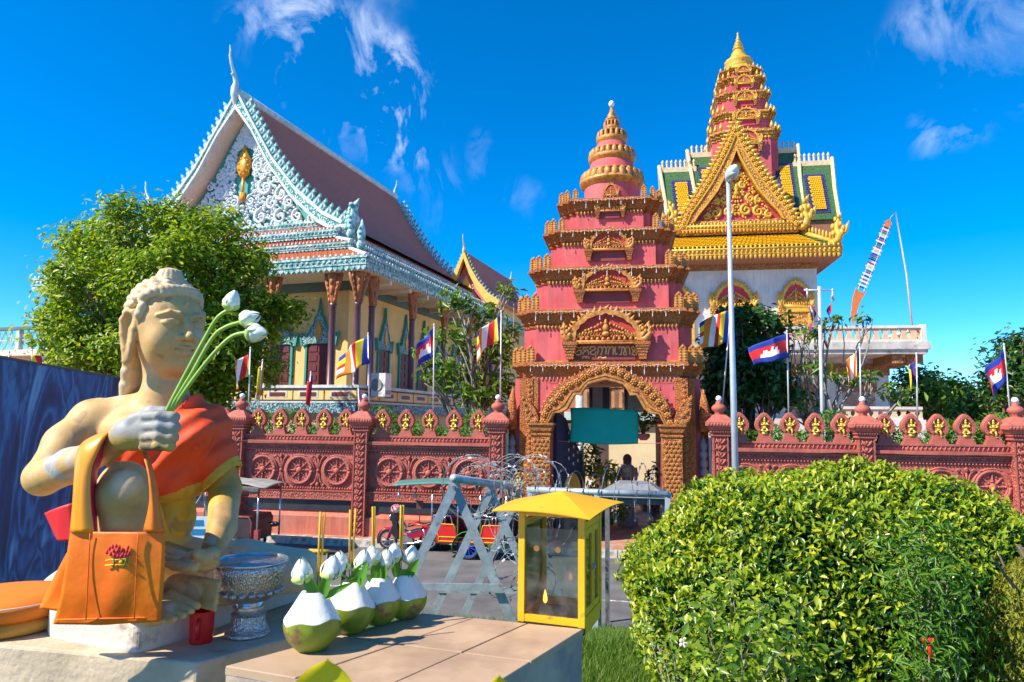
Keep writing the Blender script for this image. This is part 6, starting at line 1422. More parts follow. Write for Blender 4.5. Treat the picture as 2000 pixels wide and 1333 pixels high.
coil('tangled razor wire coil hanging behind the trestle legs', [a2+Vector((.1, .0, -.35)), a3+Vector((.1, 0, -.6)), a3+Vector((.5, -.3, -.5))], 9, .40, 2, .2)
coil('lower razor wire coil between the trestle legs and the lantern', [a2+Vector((.25, -.3, -.9)), a2+Vector((.7, -.9, -1.3))], 7, .38, 3, .25)
coil('loose razor wire bunched over the end of the trestle barricade', [a2+Vector((.3, .0, .12)), a3+Vector((.55, .1, .12))], 8, .33, 5, .25)
coil('open razor wire loops standing on the long rail', [r1_+Vector((0, 0, .02)), r2_+Vector((0, 0, .02))], 9, .30, 4, .12, .004)
# dry creeper caught in the wire
g = np.random.default_rng(9); n = 240; p = np.array(a3+Vector((.15, -.2, .12))) + g.normal(0, 1, (n, 3))*np.array([.22, .25, .22]); V, F = leaves(p, np.tile([0, -.4, .5], (n, 1)), np.full(n, .07), .5, .2, 1.0, 9)
T = thing('dry_creeper', 'dry yellow creeper caught in the razor wire', 'plant', tuple(a3), 0); V = V - np.array(a3); tag(npobj('foliage', V, F, leafmat('dry_leaf', (0.45, 0.25, 0.06), (0.62, 0.45, 0.18)), T), kind='stuff')
b = MB()
for k in range(9): limb(b, (0, 0, -.4), (g.normal(0, .25), g.normal(0, .2), .1+g.uniform(0, .3)), .008, .003)
b.build('twigs', M_bark_pale, T)
# thin wires along the wall
for k, (xa, xb, z0, z1, lb) in enumerate(((-8, 4.8, 3.02, 2.98, 'thin black wire strung along the left wall below the coping'), (10.6, 22.3, 2.95, 3.0, 'thin black wire strung along the right wall below the coping'))):
    pts = [WP(xa+(xb-xa)*i/20, -.24, z0+(z1-z0)*i/20-.05*math.sin(math.pi*((i/20*3) % 1))) for i in range(21)]; tag(MB().tube(pts, .008, 4).build('wire', mat('black_cable', (0.02, 0.02, 0.02), 0.6)), lb, 'wire')
# grey vehicle roof just showing beside the bush (parked cart cover)
cv0 = PY(1240, 975, 12.5); T = thing('grey_cover', 'grey sloped cart roof showing behind the rail at the gate', 'cover', (cv0.x, cv0.y, 0), -WA); zc = PY(1240, 945, 12.5).z
MB().frust(0, .3, zc-.22, zc, (.62, .6), (.28, .35)).build('roof', mat('grey_sheet', (0.20, 0.21, 0.22), .6, .2), T); MB().box(-.58, .58, -.2, .8, zc-.34, zc-.225).build('roof_edge', mat('dark_grey_sheet', (0.12, 0.125, 0.13), .6, .2), T)
for s in (-.5, .5): MB().box(s-.03, s+.03, -.15, -.09, 0, zc-.33).build('leg', M_steel, T); MB().box(s-.03, s+.03, .7, .76, 0, zc-.5).build('leg', M_steel, T)
# ================================================================== FOREGROUND
# ---- signed-distance sculpting (numpy) -> smooth mesh
class Sculpt:
    def __init__(s, lo, hi, h):
        s.lo = np.array(lo, float); s.h = h; n = np.ceil((np.array(hi)-s.lo)/h).astype(int)+1; s.n = n
        s.ax = [s.lo[i]+h*np.arange(n[i]) for i in range(3)]; s.f = np.full(n, 1.0, np.float32)
    def box(s, lo, hi, pad):
        a = np.clip(np.floor((np.array(lo)-pad-s.lo)/s.h).astype(int), 0, s.n); b = np.clip(np.ceil((np.array(hi)+pad-s.lo)/s.h).astype(int)+1, 0, s.n)
        if (b <= a).any(): return None
        sl = tuple(slice(a[i], b[i]) for i in range(3)); X = s.ax[0][sl[0]][:, None, None]; Y = s.ax[1][sl[1]][None, :, None]; Z = s.ax[2][sl[2]][None, None, :]
        return sl, X, Y, Z
    def comb(s, sl, d, k, mode):
        a = s.f[sl]; d = d.astype(np.float32)
        if mode == 'u':
            h = np.clip(.5+.5*(a-d)/k, 0, 1); s.f[sl] = a*(1-h)+d*h-k*h*(1-h)
        else:
            h = np.clip(.5-.5*(a+d)/k, 0, 1); s.f[sl] = a*(1-h)-d*h+k*h*(1-h)
    def ell(s, c, r, k=.03, M=None, mode='u'):
        c = np.array(c, float); r = np.array(r, float); R_ = max(r); q = s.box(c-R_, c+R_, 2.5*k+2*s.h)
        if q is None: return
        sl, X, Y, Z = q; X, Y, Z = X-c[0], Y-c[1], Z-c[2]
        if M is not None:
            A = np.array(M.to_3x3().transposed()); X, Y, Z = A[0,0]*X+A[0,1]*Y+A[0,2]*Z, A[1,0]*X+A[1,1]*Y+A[1,2]*Z, A[2,0]*X+A[2,1]*Y+A[2,2]*Z
        k0 = np.sqrt((X/r[0])**2+(Y/r[1])**2+(Z/r[2])**2); k1 = np.sqrt((X/r[0]**2)**2+(Y/r[1]**2)**2+(Z/r[2]**2)**2)+1e-6
        s.comb(sl, k0*(k0-1)/k1, k, mode)
    def cap(s, p, q, r0, r1, k=.03, mode='u'):
        p, q = np.array(p, float), np.array(q, float); R_ = max(r0, r1); b = s.box(np.minimum(p, q)-R_, np.maximum(p, q)+R_, 2.5*k+2*s.h)
        if b is None: return
        sl, X, Y, Z = b; d = q-p; L = (d*d).sum()+1e-12; t = np.clip(((X-p[0])*d[0]+(Y-p[1])*d[1]+(Z-p[2])*d[2])/L, 0, 1)
        s.comb(sl, np.sqrt((X-p[0]-t*d[0])**2+(Y-p[1]-t*d[1])**2+(Z-p[2]-t*d[2])**2)-(r0+(r1-r0)*t), k, mode)
    def chain(s, pts, rs, k=.03, mode='u'):
        if not hasattr(rs, '__len__'): rs = [rs]*len(pts)
        for i in range(len(pts)-1): s.cap(pts[i], pts[i+1], rs[i], rs[i+1], k, mode)
    def mesh(s):
        f = s.f; h = s.h; ins = f < 0; nx, ny, nz = f.shape
        cnt = np.zeros((nx-1, ny-1, nz-1), np.int8); C8 = [(i, j, k) for i in (0, 1) for j in (0, 1) for k in (0, 1)]
        for (i, j, k) in C8: cnt += ins[i:nx-1+i, j:ny-1+j, k:nz-1+k]
        act = (cnt > 0) & (cnt < 8); idx = np.argwhere(act); ids = np.full(act.shape, -1, np.int64); ids[act] = np.arange(len(idx))
        val = {c: f[idx[:, 0]+c[0], idx[:, 1]+c[1], idx[:, 2]+c[2]] for c in C8}
        acc = np.zeros((len(idx), 3)); num = np.zeros(len(idx))
        for a in C8:
            for ax in range(3):
                if a[ax]: continue
                b = list(a); b[ax] = 1; b = tuple(b); va, vb = val[a], val[b]; m = (va < 0) != (vb < 0); t = np.where(m, va/(va-vb+1e-12), 0)
                p = np.array(a, float)[None, :].repeat(len(idx), 0); p[:, ax] = t; acc[m] += p[m]; num[m] += 1
        V = s.lo + (idx + acc/num[:, None])*h; Q = []
        for ax in range(3):
            A = [slice(None)]*3; B = [slice(None)]*3; A[ax] = slice(0, -1); B[ax] = slice(1, None); ch = ins[tuple(A)] != ins[tuple(B)]; e = np.argwhere(ch); o1, o2 = [i for i in range(3) if i != ax]
            e = e[(e[:, o1] > 0) & (e[:, o2] > 0) & (e[:, o1] < f.shape[o1]-1) & (e[:, o2] < f.shape[o2]-1)]
            def cell(d1, d2): c = e.copy(); c[:, o1] += d1; c[:, o2] += d2; return ids[c[:, 0], c[:, 1], c[:, 2]]
            q = np.stack([cell(-1, -1), cell(0, -1), cell(0, 0), cell(-1, 0)], 1); fl = ins[e[:, 0], e[:, 1], e[:, 2]]
            if ax == 1: fl = ~fl
            q[~fl] = q[~fl][:, ::-1]; Q.append(q)
        return V, np.concatenate(Q)
def j(u, v, Y): return np.array(PY(u, v, Y))
# ---- stone blocks: statue pedestal, statue base, offering table
M_conc = mat('pedestal_concrete', (0.54, 0.43, 0.30), 0.85, .2, 3, .35, 30, c2=(0.26, 0.19, 0.13), c2s=2.2, c2t=.58)
M_slab = mat('statue_base_paint', (0.66, 0.58, 0.50), 0.85, .12, 4, .3, 40, c2=(0.20, 0.15, 0.11), c2s=4.5, c2t=.66, c2w=.05)
M_tblside = mat('table_concrete', (0.42, 0.33, 0.25), 0.85, .2, 4, .4, 25, c2=(0.28, 0.24, 0.22), c2s=3, c2t=.6)
M_tiletop = mat('table_tile', (0.47, 0.32, 0.20), 0.55, .12, 2.5, .05, 30, c2=(0.36, 0.23, 0.14), c2s=3.5, c2t=.58, c2w=.1)
ZP = 2.82; ZT = 2.95
p0, p1, p2 = PZ(-260, 1236, ZP), PZ(385, 1295, ZP), PZ(640, 1226, ZP); p1b = p2; p1c = PZ(690, 1168, ZP); p0b = PZ(-300, 1125, ZP)
pd_o = Vector((p1.x, p1.y, 1.4)); ped_ = thing('statue_pedestal', 'stained concrete pedestal under the seated statue', 'pedestal', pd_o)
def slab_poly(pts, z0, z1, o): n = len(pts); return MB().add([(p[0]-o.x, p[1]-o.y, z0-o.z) for p in pts]+[(p[0]-o.x, p[1]-o.y, z1-o.z) for p in pts], [tuple(range(n-1, -1, -1)), tuple(range(n, 2*n))]+[(i, (i+1) % n, n+(i+1) % n, n+i) for i in range(n)])
B_ = slab_poly([p0, p1, p1b, p1c, p0b], 1.4, ZP, pd_o).build('block', M_conc, ped_); bv = B_.modifiers.new('b', 'BEVEL'); bv.width = .012; bv.segments = 2
A_, Bq, Cq = PZ(437, 1301, ZT), PZ(825, 1197, ZT), PZ(1140, 1228, ZT); Dq = Cq + (A_-Bq)*1.0; A_ = A_; tb_o = Vector((A_.x, A_.y, 1.45)); tbl = thing('offering_table', 'concrete offering table topped with beige tiles', 'table', tb_o)
Dq = PZ(985, 1325, ZT); Dq = Cq + (Dq-Cq).normalized()*((A_-Bq).length)
cen = (A_+Bq+Cq+Dq)/4; shr = lambda p, s: p + (cen-p)*s
o = slab_poly([shr(A_, .012), shr(Dq, .012), shr(Cq, .012), shr(Bq, .012)], 1.45, ZT-.028, tb_o).build('base', M_tblside, tbl)
for i in range(3):
    for k in range(2):
        f = lambda s, t: A_.lerp(Dq, s).lerp(Bq.lerp(Cq, s), t); g_ = .004
        q = [f(i/3+g_, k/2+g_), f((i+1)/3-g_, k/2+g_), f((i+1)/3-g_, (k+1)/2-g_), f(i/3+g_, (k+1)/2-g_)]; t_ = slab_poly(q, ZT-.026, ZT-.001*((i+k) % 2), tb_o).build('tile', M_tiletop, tbl)
        bv = t_.modifiers.new('b', 'BEVEL'); bv.width = .003; bv.segments = 2
slab_poly([shr(A_, .008), shr(Dq, .008), shr(Cq, .008), shr(Bq, .008)], ZT-.027, ZT-.006, tb_o).build('grout', M_tblside, tbl)

# ---- the statue
SO = Vector(PZ(300, 1190, ZP)); SO.z = ZP
stt = thing('seated_statue', 'large tan seated statue with one knee raised and tied-up wavy hair', 'statue', SO)
sb_pts = [PZ(u, v, ZP) for u, v in ((92, 1215), (92, 1243), (120, 1254), (250, 1276), (272, 1276), (300, 1268), (385, 1242), (430, 1224), (500, 1200), (600, 1168), (640, 1150), (600, 1137), (120, 1145), (70, 1185))]
def rnd_poly(pts, it=2):
    for _ in range(it):
        q = []
        for a, b in zip(pts, pts[1:]+pts[:1]): q += [a.lerp(b, .2), a.lerp(b, .8)]
        pts = q
    return pts
o = slab_poly(rnd_poly(sb_pts), ZP-.01, ZP+.115, SO).build('base_slab', M_slab, stt); bv = o.modifiers.new('b', 'BEVEL'); bv.width = .016; bv.segments = 3
ZS = ZP + .115
yaw = R(58); HO = PY(328, 642, 3.22); HM = Matrix.Translation(HO) @ Matrix.Rotation(yaw, 4, 'Z') @ Matrix.Rotation(R(3), 4, 'X')
KY = .87; KZ = .93
hp_ = lambda x, y, z: np.array(HM @ Vector((x, y*KY, z*KZ)))
def torso(S):
    S.ell(j(305, 872, 3.26), (.235, .165, .20), .05); S.ell(j(312, 935, 3.26), (.195, .145, .15), .05); S.ell(j(322, 1010, 3.27), (.138, .12, .15), .05); S.ell(j(332, 1100, 3.30), (.18, .16, .11), .05)
    S.chain([j(182, 822, 3.24), j(318, 800, 3.28), j(400, 832, 3.30)], [.095, .10, .085], .05)
    S.ell(j(250, 850, 3.14), (.12, .06, .09), .06); S.ell(j(365, 850, 3.16), (.10, .06, .09), .06)
    S.chain([j(320, 812, 3.27), j(322, 770, 3.25), hp_(0, .03, -.13)], [.115, .085, .09], .05)
def larm(S): S.chain([j(402, 842, 3.29), j(440, 955, 3.27), j(437, 988, 3.22)], [.085, .072, .066], .015); S.chain([j(438, 978, 3.22), j(434, 1030, 3.10), j(414, 1078, 2.99)], [.068, .062, .046], .012)
def body(S):
    torso(S); larm(S)
    # right arm: shoulder, elbow out to the left, forearm back across to the knee
    S.chain([j(185, 828, 3.22), j(130, 868, 3.12), j(86, 930, 2.98)], [.108, .088, .073], .04)
    S.chain([j(84, 934, 2.97), j(140, 910, 2.86), j(222, 872, 2.74)], [.073, .070, .046], .03)
    # fist holding the stems
    S.ell(j(262, 848, 2.68), (.088, .055, .066), .03); S.ell(j(292, 838, 2.665), (.06, .05, .062), .025); S.ell(j(236, 858, 2.71), (.055, .045, .05), .03)
    for i, (u0, v0, u1, v1) in enumerate(((306, 812, 344, 815), (308, 832, 345, 835), (306, 852, 342, 855), (302, 871, 337, 873))):
        r = (.0195, .0205, .0195, .0175)[i]; S.chain([j(u0-22, v0+2, 2.63), j(u0+4, v0, 2.612), j(u1-7, v1, 2.622), j(u1-3, v1, 2.66), j(u1-22, v1, 2.70)], [r, r*1.05, r*1.02, r, r*.9], .008)
    S.chain([j(262, 822, 2.66), j(296, 806, 2.66), j(322, 804, 2.655)], [.03, .026, .02], .012)
    # left hand palm up in the lap, fingers to the left
    S.ell(j(396, 1096, 2.92), (.070, .070, .042), .02, Matrix.Rotation(R(12), 4, 'Y')); S.ell(j(374, 1098, 2.89), (.055, .065, .036), .02)
    for i in range(4):
        y = 2.955-.040*i; S.chain([j(386-3*i, 1086+8*i, y), j(354-3*i, 1076+10*i, y-.01), j(326+1*i, 1064+13*i, y-.01)], [.024, .0205, .015], .004)
    S.chain([j(414, 1086, 2.90), j(400, 1090, 2.865), j(386, 1083, 2.85)], [.036, .029, .024], .010)
    # left leg folded flat
    S.chain([j(370, 1110, 3.36), j(480, 1112, 3.40), j(583, 1116, 3.42)], [.135, .128, .105], .05)
    S.chain([j(586, 1122, 3.40), j(500, 1148, 3.30), j(420, 1158, 3.06)], [.092, .082, .054], .04)
    S.ell(j(372, 1155, 2.92), (.09, .06, .062), .03); S.ell(j(345, 1150, 2.92), (.055, .055, .06), .03)
    for i in range(5): S.cap(j(398, 1134+12*i, 2.90-.004*i), j(428-2*i, 1140+12.5*i, 2.868-.004*i), .014, .0115, .003)
    # right leg, knee raised
    S.chain([j(300, 1095, 3.24), j(262, 1010, 3.00), j(243, 950, 2.80)], [.11, .102, .092], .03)
    S.chain([j(243, 946, 2.78), j(242, 968, 2.76), j(246, 1025, 2.77), j(258, 1100, 2.80), j(266, 1170, 2.83)], [.088, .106, .104, .088, .064], .025); S.ell(j(246, 944, 2.705), (.066, .042, .058), .018)
    S.chain([j(262, 1185, 2.87), j(300, 1192, 2.80), j(330, 1196, 2.76)], [.058, .052, .042], .04)
    for i, (u, v) in enumerate(((386, 1184), (374, 1194), (359, 1203), (341, 1210), (320, 1214))):
        S.chain([j(u-52+4*i, v-22+2*i, 2.83-.026*i), j(u-14, v-5, 2.795-.026*i), j(u, v, 2.78-.026*i)], [.022, .0165, .0145-.0008*i], .005)
def head(S):
    e = lambda x, y, z, r, k=.03, mode='u', rot=None: S.ell(hp_(x, y, z), (r[0], r[1]*KY, r[2]*KZ), k, (HM.to_3x3().to_4x4() @ rot) if rot else HM.to_3x3().to_4x4(), mode)
    c = lambda pts, rs, k=.01, mode='u': S.chain([hp_(*p) for p in pts], rs, k, mode)
    e(0, .03, .055, (.152, .185, .175), .03); e(0, -.030, -.030, (.136, .142, .170), .06); e(0, -.050, -.10, (.112, .118, .125), .05); e(0, -.118, -.182, (.048, .042, .040), .05)
    for s in (-1, 1):
        e(s*.066, -.100, -.065, (.058, .058, .070), .05)
        # brow: thin raised arc
        c([(s*.012, -.171, .045), (s*.040, -.172, .068), (s*.080, -.152, .072), (s*.116, -.112, .050)], [.006, .0085, .008, .005], .012)
        # eye: shallow hollow, almond ball, lids
        e(s*.060, -.178, .020, (.048, .022, .026), .016, 's')
        e(s*.060, -.134, .016, (.047, .041, .023), .003)
        c([(s*.022, -.158, .010), (s*.040, -.168, .030), (s*.062, -.168, .036), (s*.088, -.152, .028), (s*.110, -.122, .012)], [.004, .007, .0078, .007, .004], .003)
        c([(s*.024, -.158, .008), (s*.045, -.163, -.004), (s*.070, -.158, -.006), (s*.092, -.142, .002), (s*.108, -.122, .010)], [.0035, .0058, .0060, .0055, .0035], .003)
        e(s*.030, -.178, -.050, (.022, .027, .018), .010)
        # ear with long lobe
        c([(s*.146, .000, .030), (s*.155, .025, .062), (s*.168, .060, .060), (s*.176, .080, .020), (s*.172, .075, -.05), (s*.163, .058, -.12), (s*.156, .045, -.180)], [.012, .014, .016, .016, .015, .017, .021], .008)
        c([(s*.148, .004, .03), (s*.152, .012, -.02), (s*.153, .020, -.09), (s*.154, .034, -.175)], [.012, .014, .013, .018], .010); e(s*.150, .042, -.04, (.014, .036, .10), .012); e(s*.178, .042, .018, (.022, .019, .036), .008, 's')
    # nose
    c([(0, -.166, .054), (0, -.188, .010), (0, -.214, -.038)], [.012, .016, .022], .016); e(0, -.204, -.047, (.026, .027, .018), .010)
    for s in (-1, 1): e(s*.014, -.192, -.066, (.008, .011, .007), .005, 's')
    # mouth, gently smiling
    c([(-.052, -.146, -.100), (-.028, -.174, -.099), (0, -.183, -.102), (.028, -.174, -.099), (.052, -.146, -.100)], [.006, .012, .012, .012, .006], .008)
    c([(-.044, -.147, -.112), (-.02, -.168, -.122), (0, -.174, -.125), (.02, -.168, -.122), (.044, -.147, -.112)], [.006, .013, .0145, .013, .006], .008)
    c([(-.060, -.150, -.101), (-.03, -.184, -.110), (0, -.196, -.112), (.03, -.184, -.110), (.060, -.150, -.101)], [.0035, .005, .0055, .005, .0035], .003, 's')
    e(0, -.160, .122, (.008, .009, .013), .01)
zc = float(j(320, 790, 3.25)[2])
S1 = Sculpt((-2.30, 2.52, ZS-.05), (-.74, 3.62, zc+.02), .0070); body(S1); S1.f = np.maximum(S1.f, (ZS-.01 - S1.ax[2])[None, None, :].astype(np.float32)); head(S1); V1, Q1 = S1.mesh()
S2 = Sculpt(np.array(HO)-np.array([.30, .30, HO.z-zc+.012]), np.array(HO)+np.array([.30, .30, .30]), .0042); torso(S2); head(S2); V2, Q2 = S2.mesh()
V = np.concatenate([V1, V2])-np.array(SO); Q = np.concatenate([Q1, Q2+len(V1)])
# painted and worn colours by region (paint film, flaked grey primer, hand-polished gold; legs also lightened against shade and with a highlight)
from mathutils import noise as _ns
Wp = V + np.array(SO)
nz = np.array([_ns.fractal(Vector(p)*9.0, 1.0, 2.0, 4) for p in Wp]); nz2 = np.array([_ns.noise(Vector(p)*3.1+Vector((5, 2, 1))) for p in Wp])
colr = np.tile(np.array([0.60, 0.375, 0.15]), (len(V), 1)); sm = lambda a, b, x: np.clip((x-a)/(b-a), 0, 1)
def near(p, r, soft=.3): return 1-sm(r*(1-soft), r*(1+soft), np.linalg.norm(Wp-p, axis=1))
def mixc(w, c): 
    global colr
    w = np.clip(w, 0, 1)[:, None]; colr = colr*(1-w)+np.array(c)*w
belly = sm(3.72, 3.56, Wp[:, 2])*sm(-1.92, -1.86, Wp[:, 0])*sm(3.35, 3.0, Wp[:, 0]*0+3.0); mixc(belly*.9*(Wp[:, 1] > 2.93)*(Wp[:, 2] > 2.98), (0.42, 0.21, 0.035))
mixc(near(j(345, 1005, 3.14), .18, .4), (0.72, 0.42, 0.02)); mixc(near(j(530, 1110, 3.35), .36, .25), (0.68, 0.53, 0.32))  # yellow belly paint; folded leg lightened in colour to offset its shade
mixc(near(j(435, 900, 3.22), .14, .5)*.9, (0.50, 0.26, 0.02)); mixc(sm(.1, .6, nz2)*.25, (0.46, 0.30, 0.13))
hand = near(j(285, 845, 2.66), .17, .2); mixc(hand*.9, (0.46, 0.31, 0.07)); mixc(hand*sm(3.645, 3.69, Wp[:, 2]+nz*.045), (0.30, 0.30, 0.29)); mixc(hand*sm(.25, .4, nz), (0.10, 0.08, 0.05))
fa = near(j(118, 905, 2.87), .155, .15); mixc(fa*sm(.02, .06, nz*.35+(Wp[:, 2]-3.535)*1.6), (0.40, 0.41, 0.42))
mixc(near(j(85, 940, 2.95), .13, .4)*.55, (0.55, 0.38, 0.12)); kn = near(j(246, 985, 2.68), .10, .5); mixc(kn*.7, (0.42, 0.28, 0.06)); mixc(kn*sm(.1, .6, nz)*.35, (0.10, 0.085, 0.06)); mixc(near(j(247, 938, 2.65), .062, .35)*.9, (0.66, 0.48, 0.29))  # olive-gold knee stain, then a pale highlight painted on the kneecap
for (u, v, Y, r) in ((216, 812, 3.12, .02), (230, 805, 3.12, .009)): mixc(near(j(u, v, Y-.03), r, .3)*1.0, (0.20, 0.21, 0.26))
leg_ = near(j(246, 960, 2.72), .22, .3); mixc(sm(.44, .50, nz)*.5*(1-leg_), (0.26, 0.18, 0.10)); mixc(sm(.50, .53, -nz)*.45*(1-leg_), (0.50, 0.44, 0.36))
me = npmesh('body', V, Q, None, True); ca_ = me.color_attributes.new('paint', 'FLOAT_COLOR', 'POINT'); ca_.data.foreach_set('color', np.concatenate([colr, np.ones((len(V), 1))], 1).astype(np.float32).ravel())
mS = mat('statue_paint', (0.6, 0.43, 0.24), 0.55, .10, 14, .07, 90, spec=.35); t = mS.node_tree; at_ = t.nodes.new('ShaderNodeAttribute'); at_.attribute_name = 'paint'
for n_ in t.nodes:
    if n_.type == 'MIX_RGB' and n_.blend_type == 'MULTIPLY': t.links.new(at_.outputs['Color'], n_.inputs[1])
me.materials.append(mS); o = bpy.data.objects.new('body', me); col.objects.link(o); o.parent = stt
# hair: overlapping locks swept back from the brow, and a ribbed topknot
S3 = Sculpt(np.array(HO)-np.array([.32, .32, .44]), np.array(HO)+np.array([.32, .32, .34]), .0048)
Rt = HM.to_3x3().to_4x4()
def hsurf(th, ph):   # th: 0 front .. pi back, ph elevation
    return np.array([.160*math.sin(th)*math.cos(ph), .035-.186*math.cos(th)*math.cos(ph), .062+.186*math.sin(ph)])
def hline(th): return np.interp(abs(th), [0, .5, .95, 1.25, 1.5, 1.9, 3.15], [.62, .60, .50, .34, .05, -.55, -.9])
rdh = random.Random(4); row = 0; ph = -1.1
S3.ell(hp_(0, .045, .075), (.146, .158, .172), .02, Rt)
while ph < 1.25:
    nth = max(5, int(19*math.cos(max(ph, -.5)))); 
    for i in range(nth):
        th = -math.pi + 2*math.pi*(i+.5*(row % 2))/nth
        hl = hline(th)
        if ph < hl: continue
        p = hsurf(th, ph); q = hsurf(th + .52*(1 if th > 0 else -1), ph-.10) if abs(th) > .2 else hsurf(th+.35, ph-.08)
        P0, P1 = hp_(*p), hp_(*q); fl_ = .030
        S3.chain([P0, (P0+P1)/2 + (np.array(hp_(*(p*1.02)))-P0), P1], [.016, .023, .008], .003)
    ph += .19; row += 1
# front roll of hair along the hairline, side lock before the ear
for k in range(17):
    th = -1.3+2.6*k/16; a = hsurf(th, hline(th)+.03); b = hsurf(th+.20, hline(th)+.22); S3.chain([hp_(*a), hp_(*((a+b)/2*1.03)), hp_(*b)], [.015, .025, .014], .002)
for s in (-1, 1):
    S3.chain([hp_(s*.145, -.03, .09), hp_(s*.152, -.022, .05), hp_(s*.146, -.02, .01)], [.024, .022, .012], .008)
# hair down the nape
for k in range(7):
    x = -.10+.033*k; y = .135+.02*math.cos(x*12)
    for m in range(5): S3.cap(hp_(x*(1-.05*m), y+.012*m, -.02-.07*m), hp_(x*(1-.05*m)+.012, y+.02+.012*m, -.09-.07*m), .030, .025, .008)
# topknot
S3.chain([hp_(0, .025, .215), hp_(0, .025, .250), hp_(0, .025, .262)], [.075, .058, .050], .015); 
for k in range(16):
    q = 2*math.pi*k/16; S3.cap(hp_(.070*math.cos(q), .025+.070*math.sin(q), .232), hp_(.044*math.cos(q), .025+.044*math.sin(q), .296), .009, .008, .006)
fl_top = hp_(0, .02, .312)[2]; S3.f = np.maximum(S3.f, (S3.ax[2]-fl_top)[None, None, :].astype(np.float32)); S3.f = np.maximum(S3.f, (zc-.02-S3.ax[2])[None, None, :].astype(np.float32)*1.0)
V3, Q3 = S3.mesh(); npobj('hair', V3-np.array(SO), Q3, mat('statue_hair_paint', (0.62, 0.46, 0.27), .6, .15, 12, .2, 60, c2=(0.42, 0.31, 0.19), c2s=6, c2t=.62, c2w=.1), stt, True)
# sash: cloth lying over chest and left shoulder
S4 = Sculpt((-1.80, 2.90, 3.28), (-1.10, 3.55, 4.05), .0075); torso(S4); larm(S4); T4 = S4.f.copy()
gx, gz_ = np.meshgrid(S4.ax[0], S4.ax[2], indexing='ij')
def polysd(pts):
    P = np.array(pts); d = np.full(gx.shape, 1e9); inside = np.zeros(gx.shape, bool)
    for a, b in zip(P, np.roll(P, -1, 0)):
        e = b-a; wx, wz = gx-a[0], gz_-a[1]; t = np.clip((wx*e[0]+wz*e[1])/(e@e), 0, 1); d = np.minimum(d, (wx-t*e[0])**2+(wz-t*e[1])**2)
        c1 = (a[1] <= gz_) & (b[1] > gz_); c2 = (a[1] > gz_) & (b[1] <= gz_); cr = e[0]*wz-e[1]*wx; inside ^= (c1 & (cr > 0)) | (c2 & (cr < 0))
    d = np.sqrt(d); d[inside] *= -1; return d
pxz = lambda L_, Y: [tuple(np.array(PY(u, v, Y))[[0, 2]]) for u, v in L_]
sash = [(356, 752), (392, 752), (425, 770), (450, 800), (452, 850), (438, 890), (410, 918), (385, 940), (350, 960), (312, 970), (262, 990), (205, 990), (200, 900), (270, 872), (318, 824), (340, 790)]
trim = [(462, 800), (464, 855), (450, 900), (416, 935), (390, 958), (352, 978), (312, 988), (268, 1004), (250, 985), (312, 968), (385, 938), (430, 890), (440, 850), (440, 805)]
gY = S4.ax[1][None, :, None]; diag = (gx*.55+gz_*.84)[:, None, :]; crs = (gx*.84-gz_*.55)[:, None, :]
fold = .007*np.sin(crs*62+3*np.sin(diag*7))+.005*np.sin(crs*31+1.2)
for (poly, nm, off, m_) in ((sash, 'sash', .020, mat('saffron_red_cloth', (0.88, 0.075, 0.008), .65, .06, 5, .12, 30)), (trim, 'sash_trim', .016, mat('gold_trim_cloth', (0.70, 0.36, 0.02), .6, .2, 14, .3, 80, c2=(0.5, 0.06, 0.10), c2s=22, c2t=.66, c2w=.03))):
    S4.f = np.maximum(np.abs(T4-off-fold*(1 if nm == 'sash' else .4))-.008, polysd(pxz(poly, 3.1))[:, None, :]).astype(np.float32); S4.f = np.maximum(S4.f, (gY-3.36).astype(np.float32)); Vc, Qc = S4.mesh(); npobj(nm, Vc-np.array(SO), Qc, m_, stt, True)

# ---- orange cloth bag over the forearm and knee
bag = thing('cloth_bag', 'orange cloth shoulder bag with embroidered lotus hanging from the statue arm', 'bag', SO)
M_bag = mat('orange_satin', (0.86, 0.205, 0.004), .5, .10, 5, .30, 9, spec=.4, c2=(0.78, 0.13, 0.004), c2s=3.2, c2w=.15); M_lin = mat('magenta_lining', (0.55, 0.01, 0.07), .6); M_bagy = mat('gold_satin', (0.85, 0.30, 0.006), .3, .06, 4)
def sheet(name, Lft, Rgt, m_, nu=8, per=5, puck=.006, seed=0, th=.006):
    """cloth strip between two measured edges"""
    def res(E):
        P = [Vector(PY(*e)) for e in E]; out_ = []
        for i in range(len(P)-1):
            p0, p1, p2, p3 = P[max(0, i-1)], P[i], P[i+1], P[min(len(P)-1, i+2)]
            for k in range(per):
                t = k/per; out_.append(.5*((2*p1)+(p2-p0)*t+(2*p0-5*p1+4*p2-p3)*t*t+(3*p1-p0-3*p2+p3)*t**3))
        return out_+[P[-1]]
    A, B = res(Lft), res(Rgt); n = len(A)-1
    def fn(a, b):
        i = min(int(b*n+1e-6), n); p = A[i].lerp(B[i], a); w_ = puck*(math.sin(9*a+seed+3*b)*.7+math.sin(17*a+5*b+seed)*.4)*math.sin(math.pi*min(1, a*1.0))
        return p + Vector((0, -.02*math.sin(math.pi*a) + w_, 0)) - SO
    return MB().grid(fn, nu, n).build(name, m_, bag, True, solid=th)
sheet('strap', [(226, 836, 2.80), (190, 850, 2.76), (164, 864, 2.71), (151, 885, 2.665), (146, 930, 2.64), (143, 980, 2.63), (138, 1040, 2.625)], [(238, 842, 2.78), (222, 843, 2.70), (207, 852, 2.655), (193, 880, 2.63), (179, 920, 2.62), (177, 975, 2.615), (184, 1040, 2.615)], M_bagy, 8, 5, .003, 1)
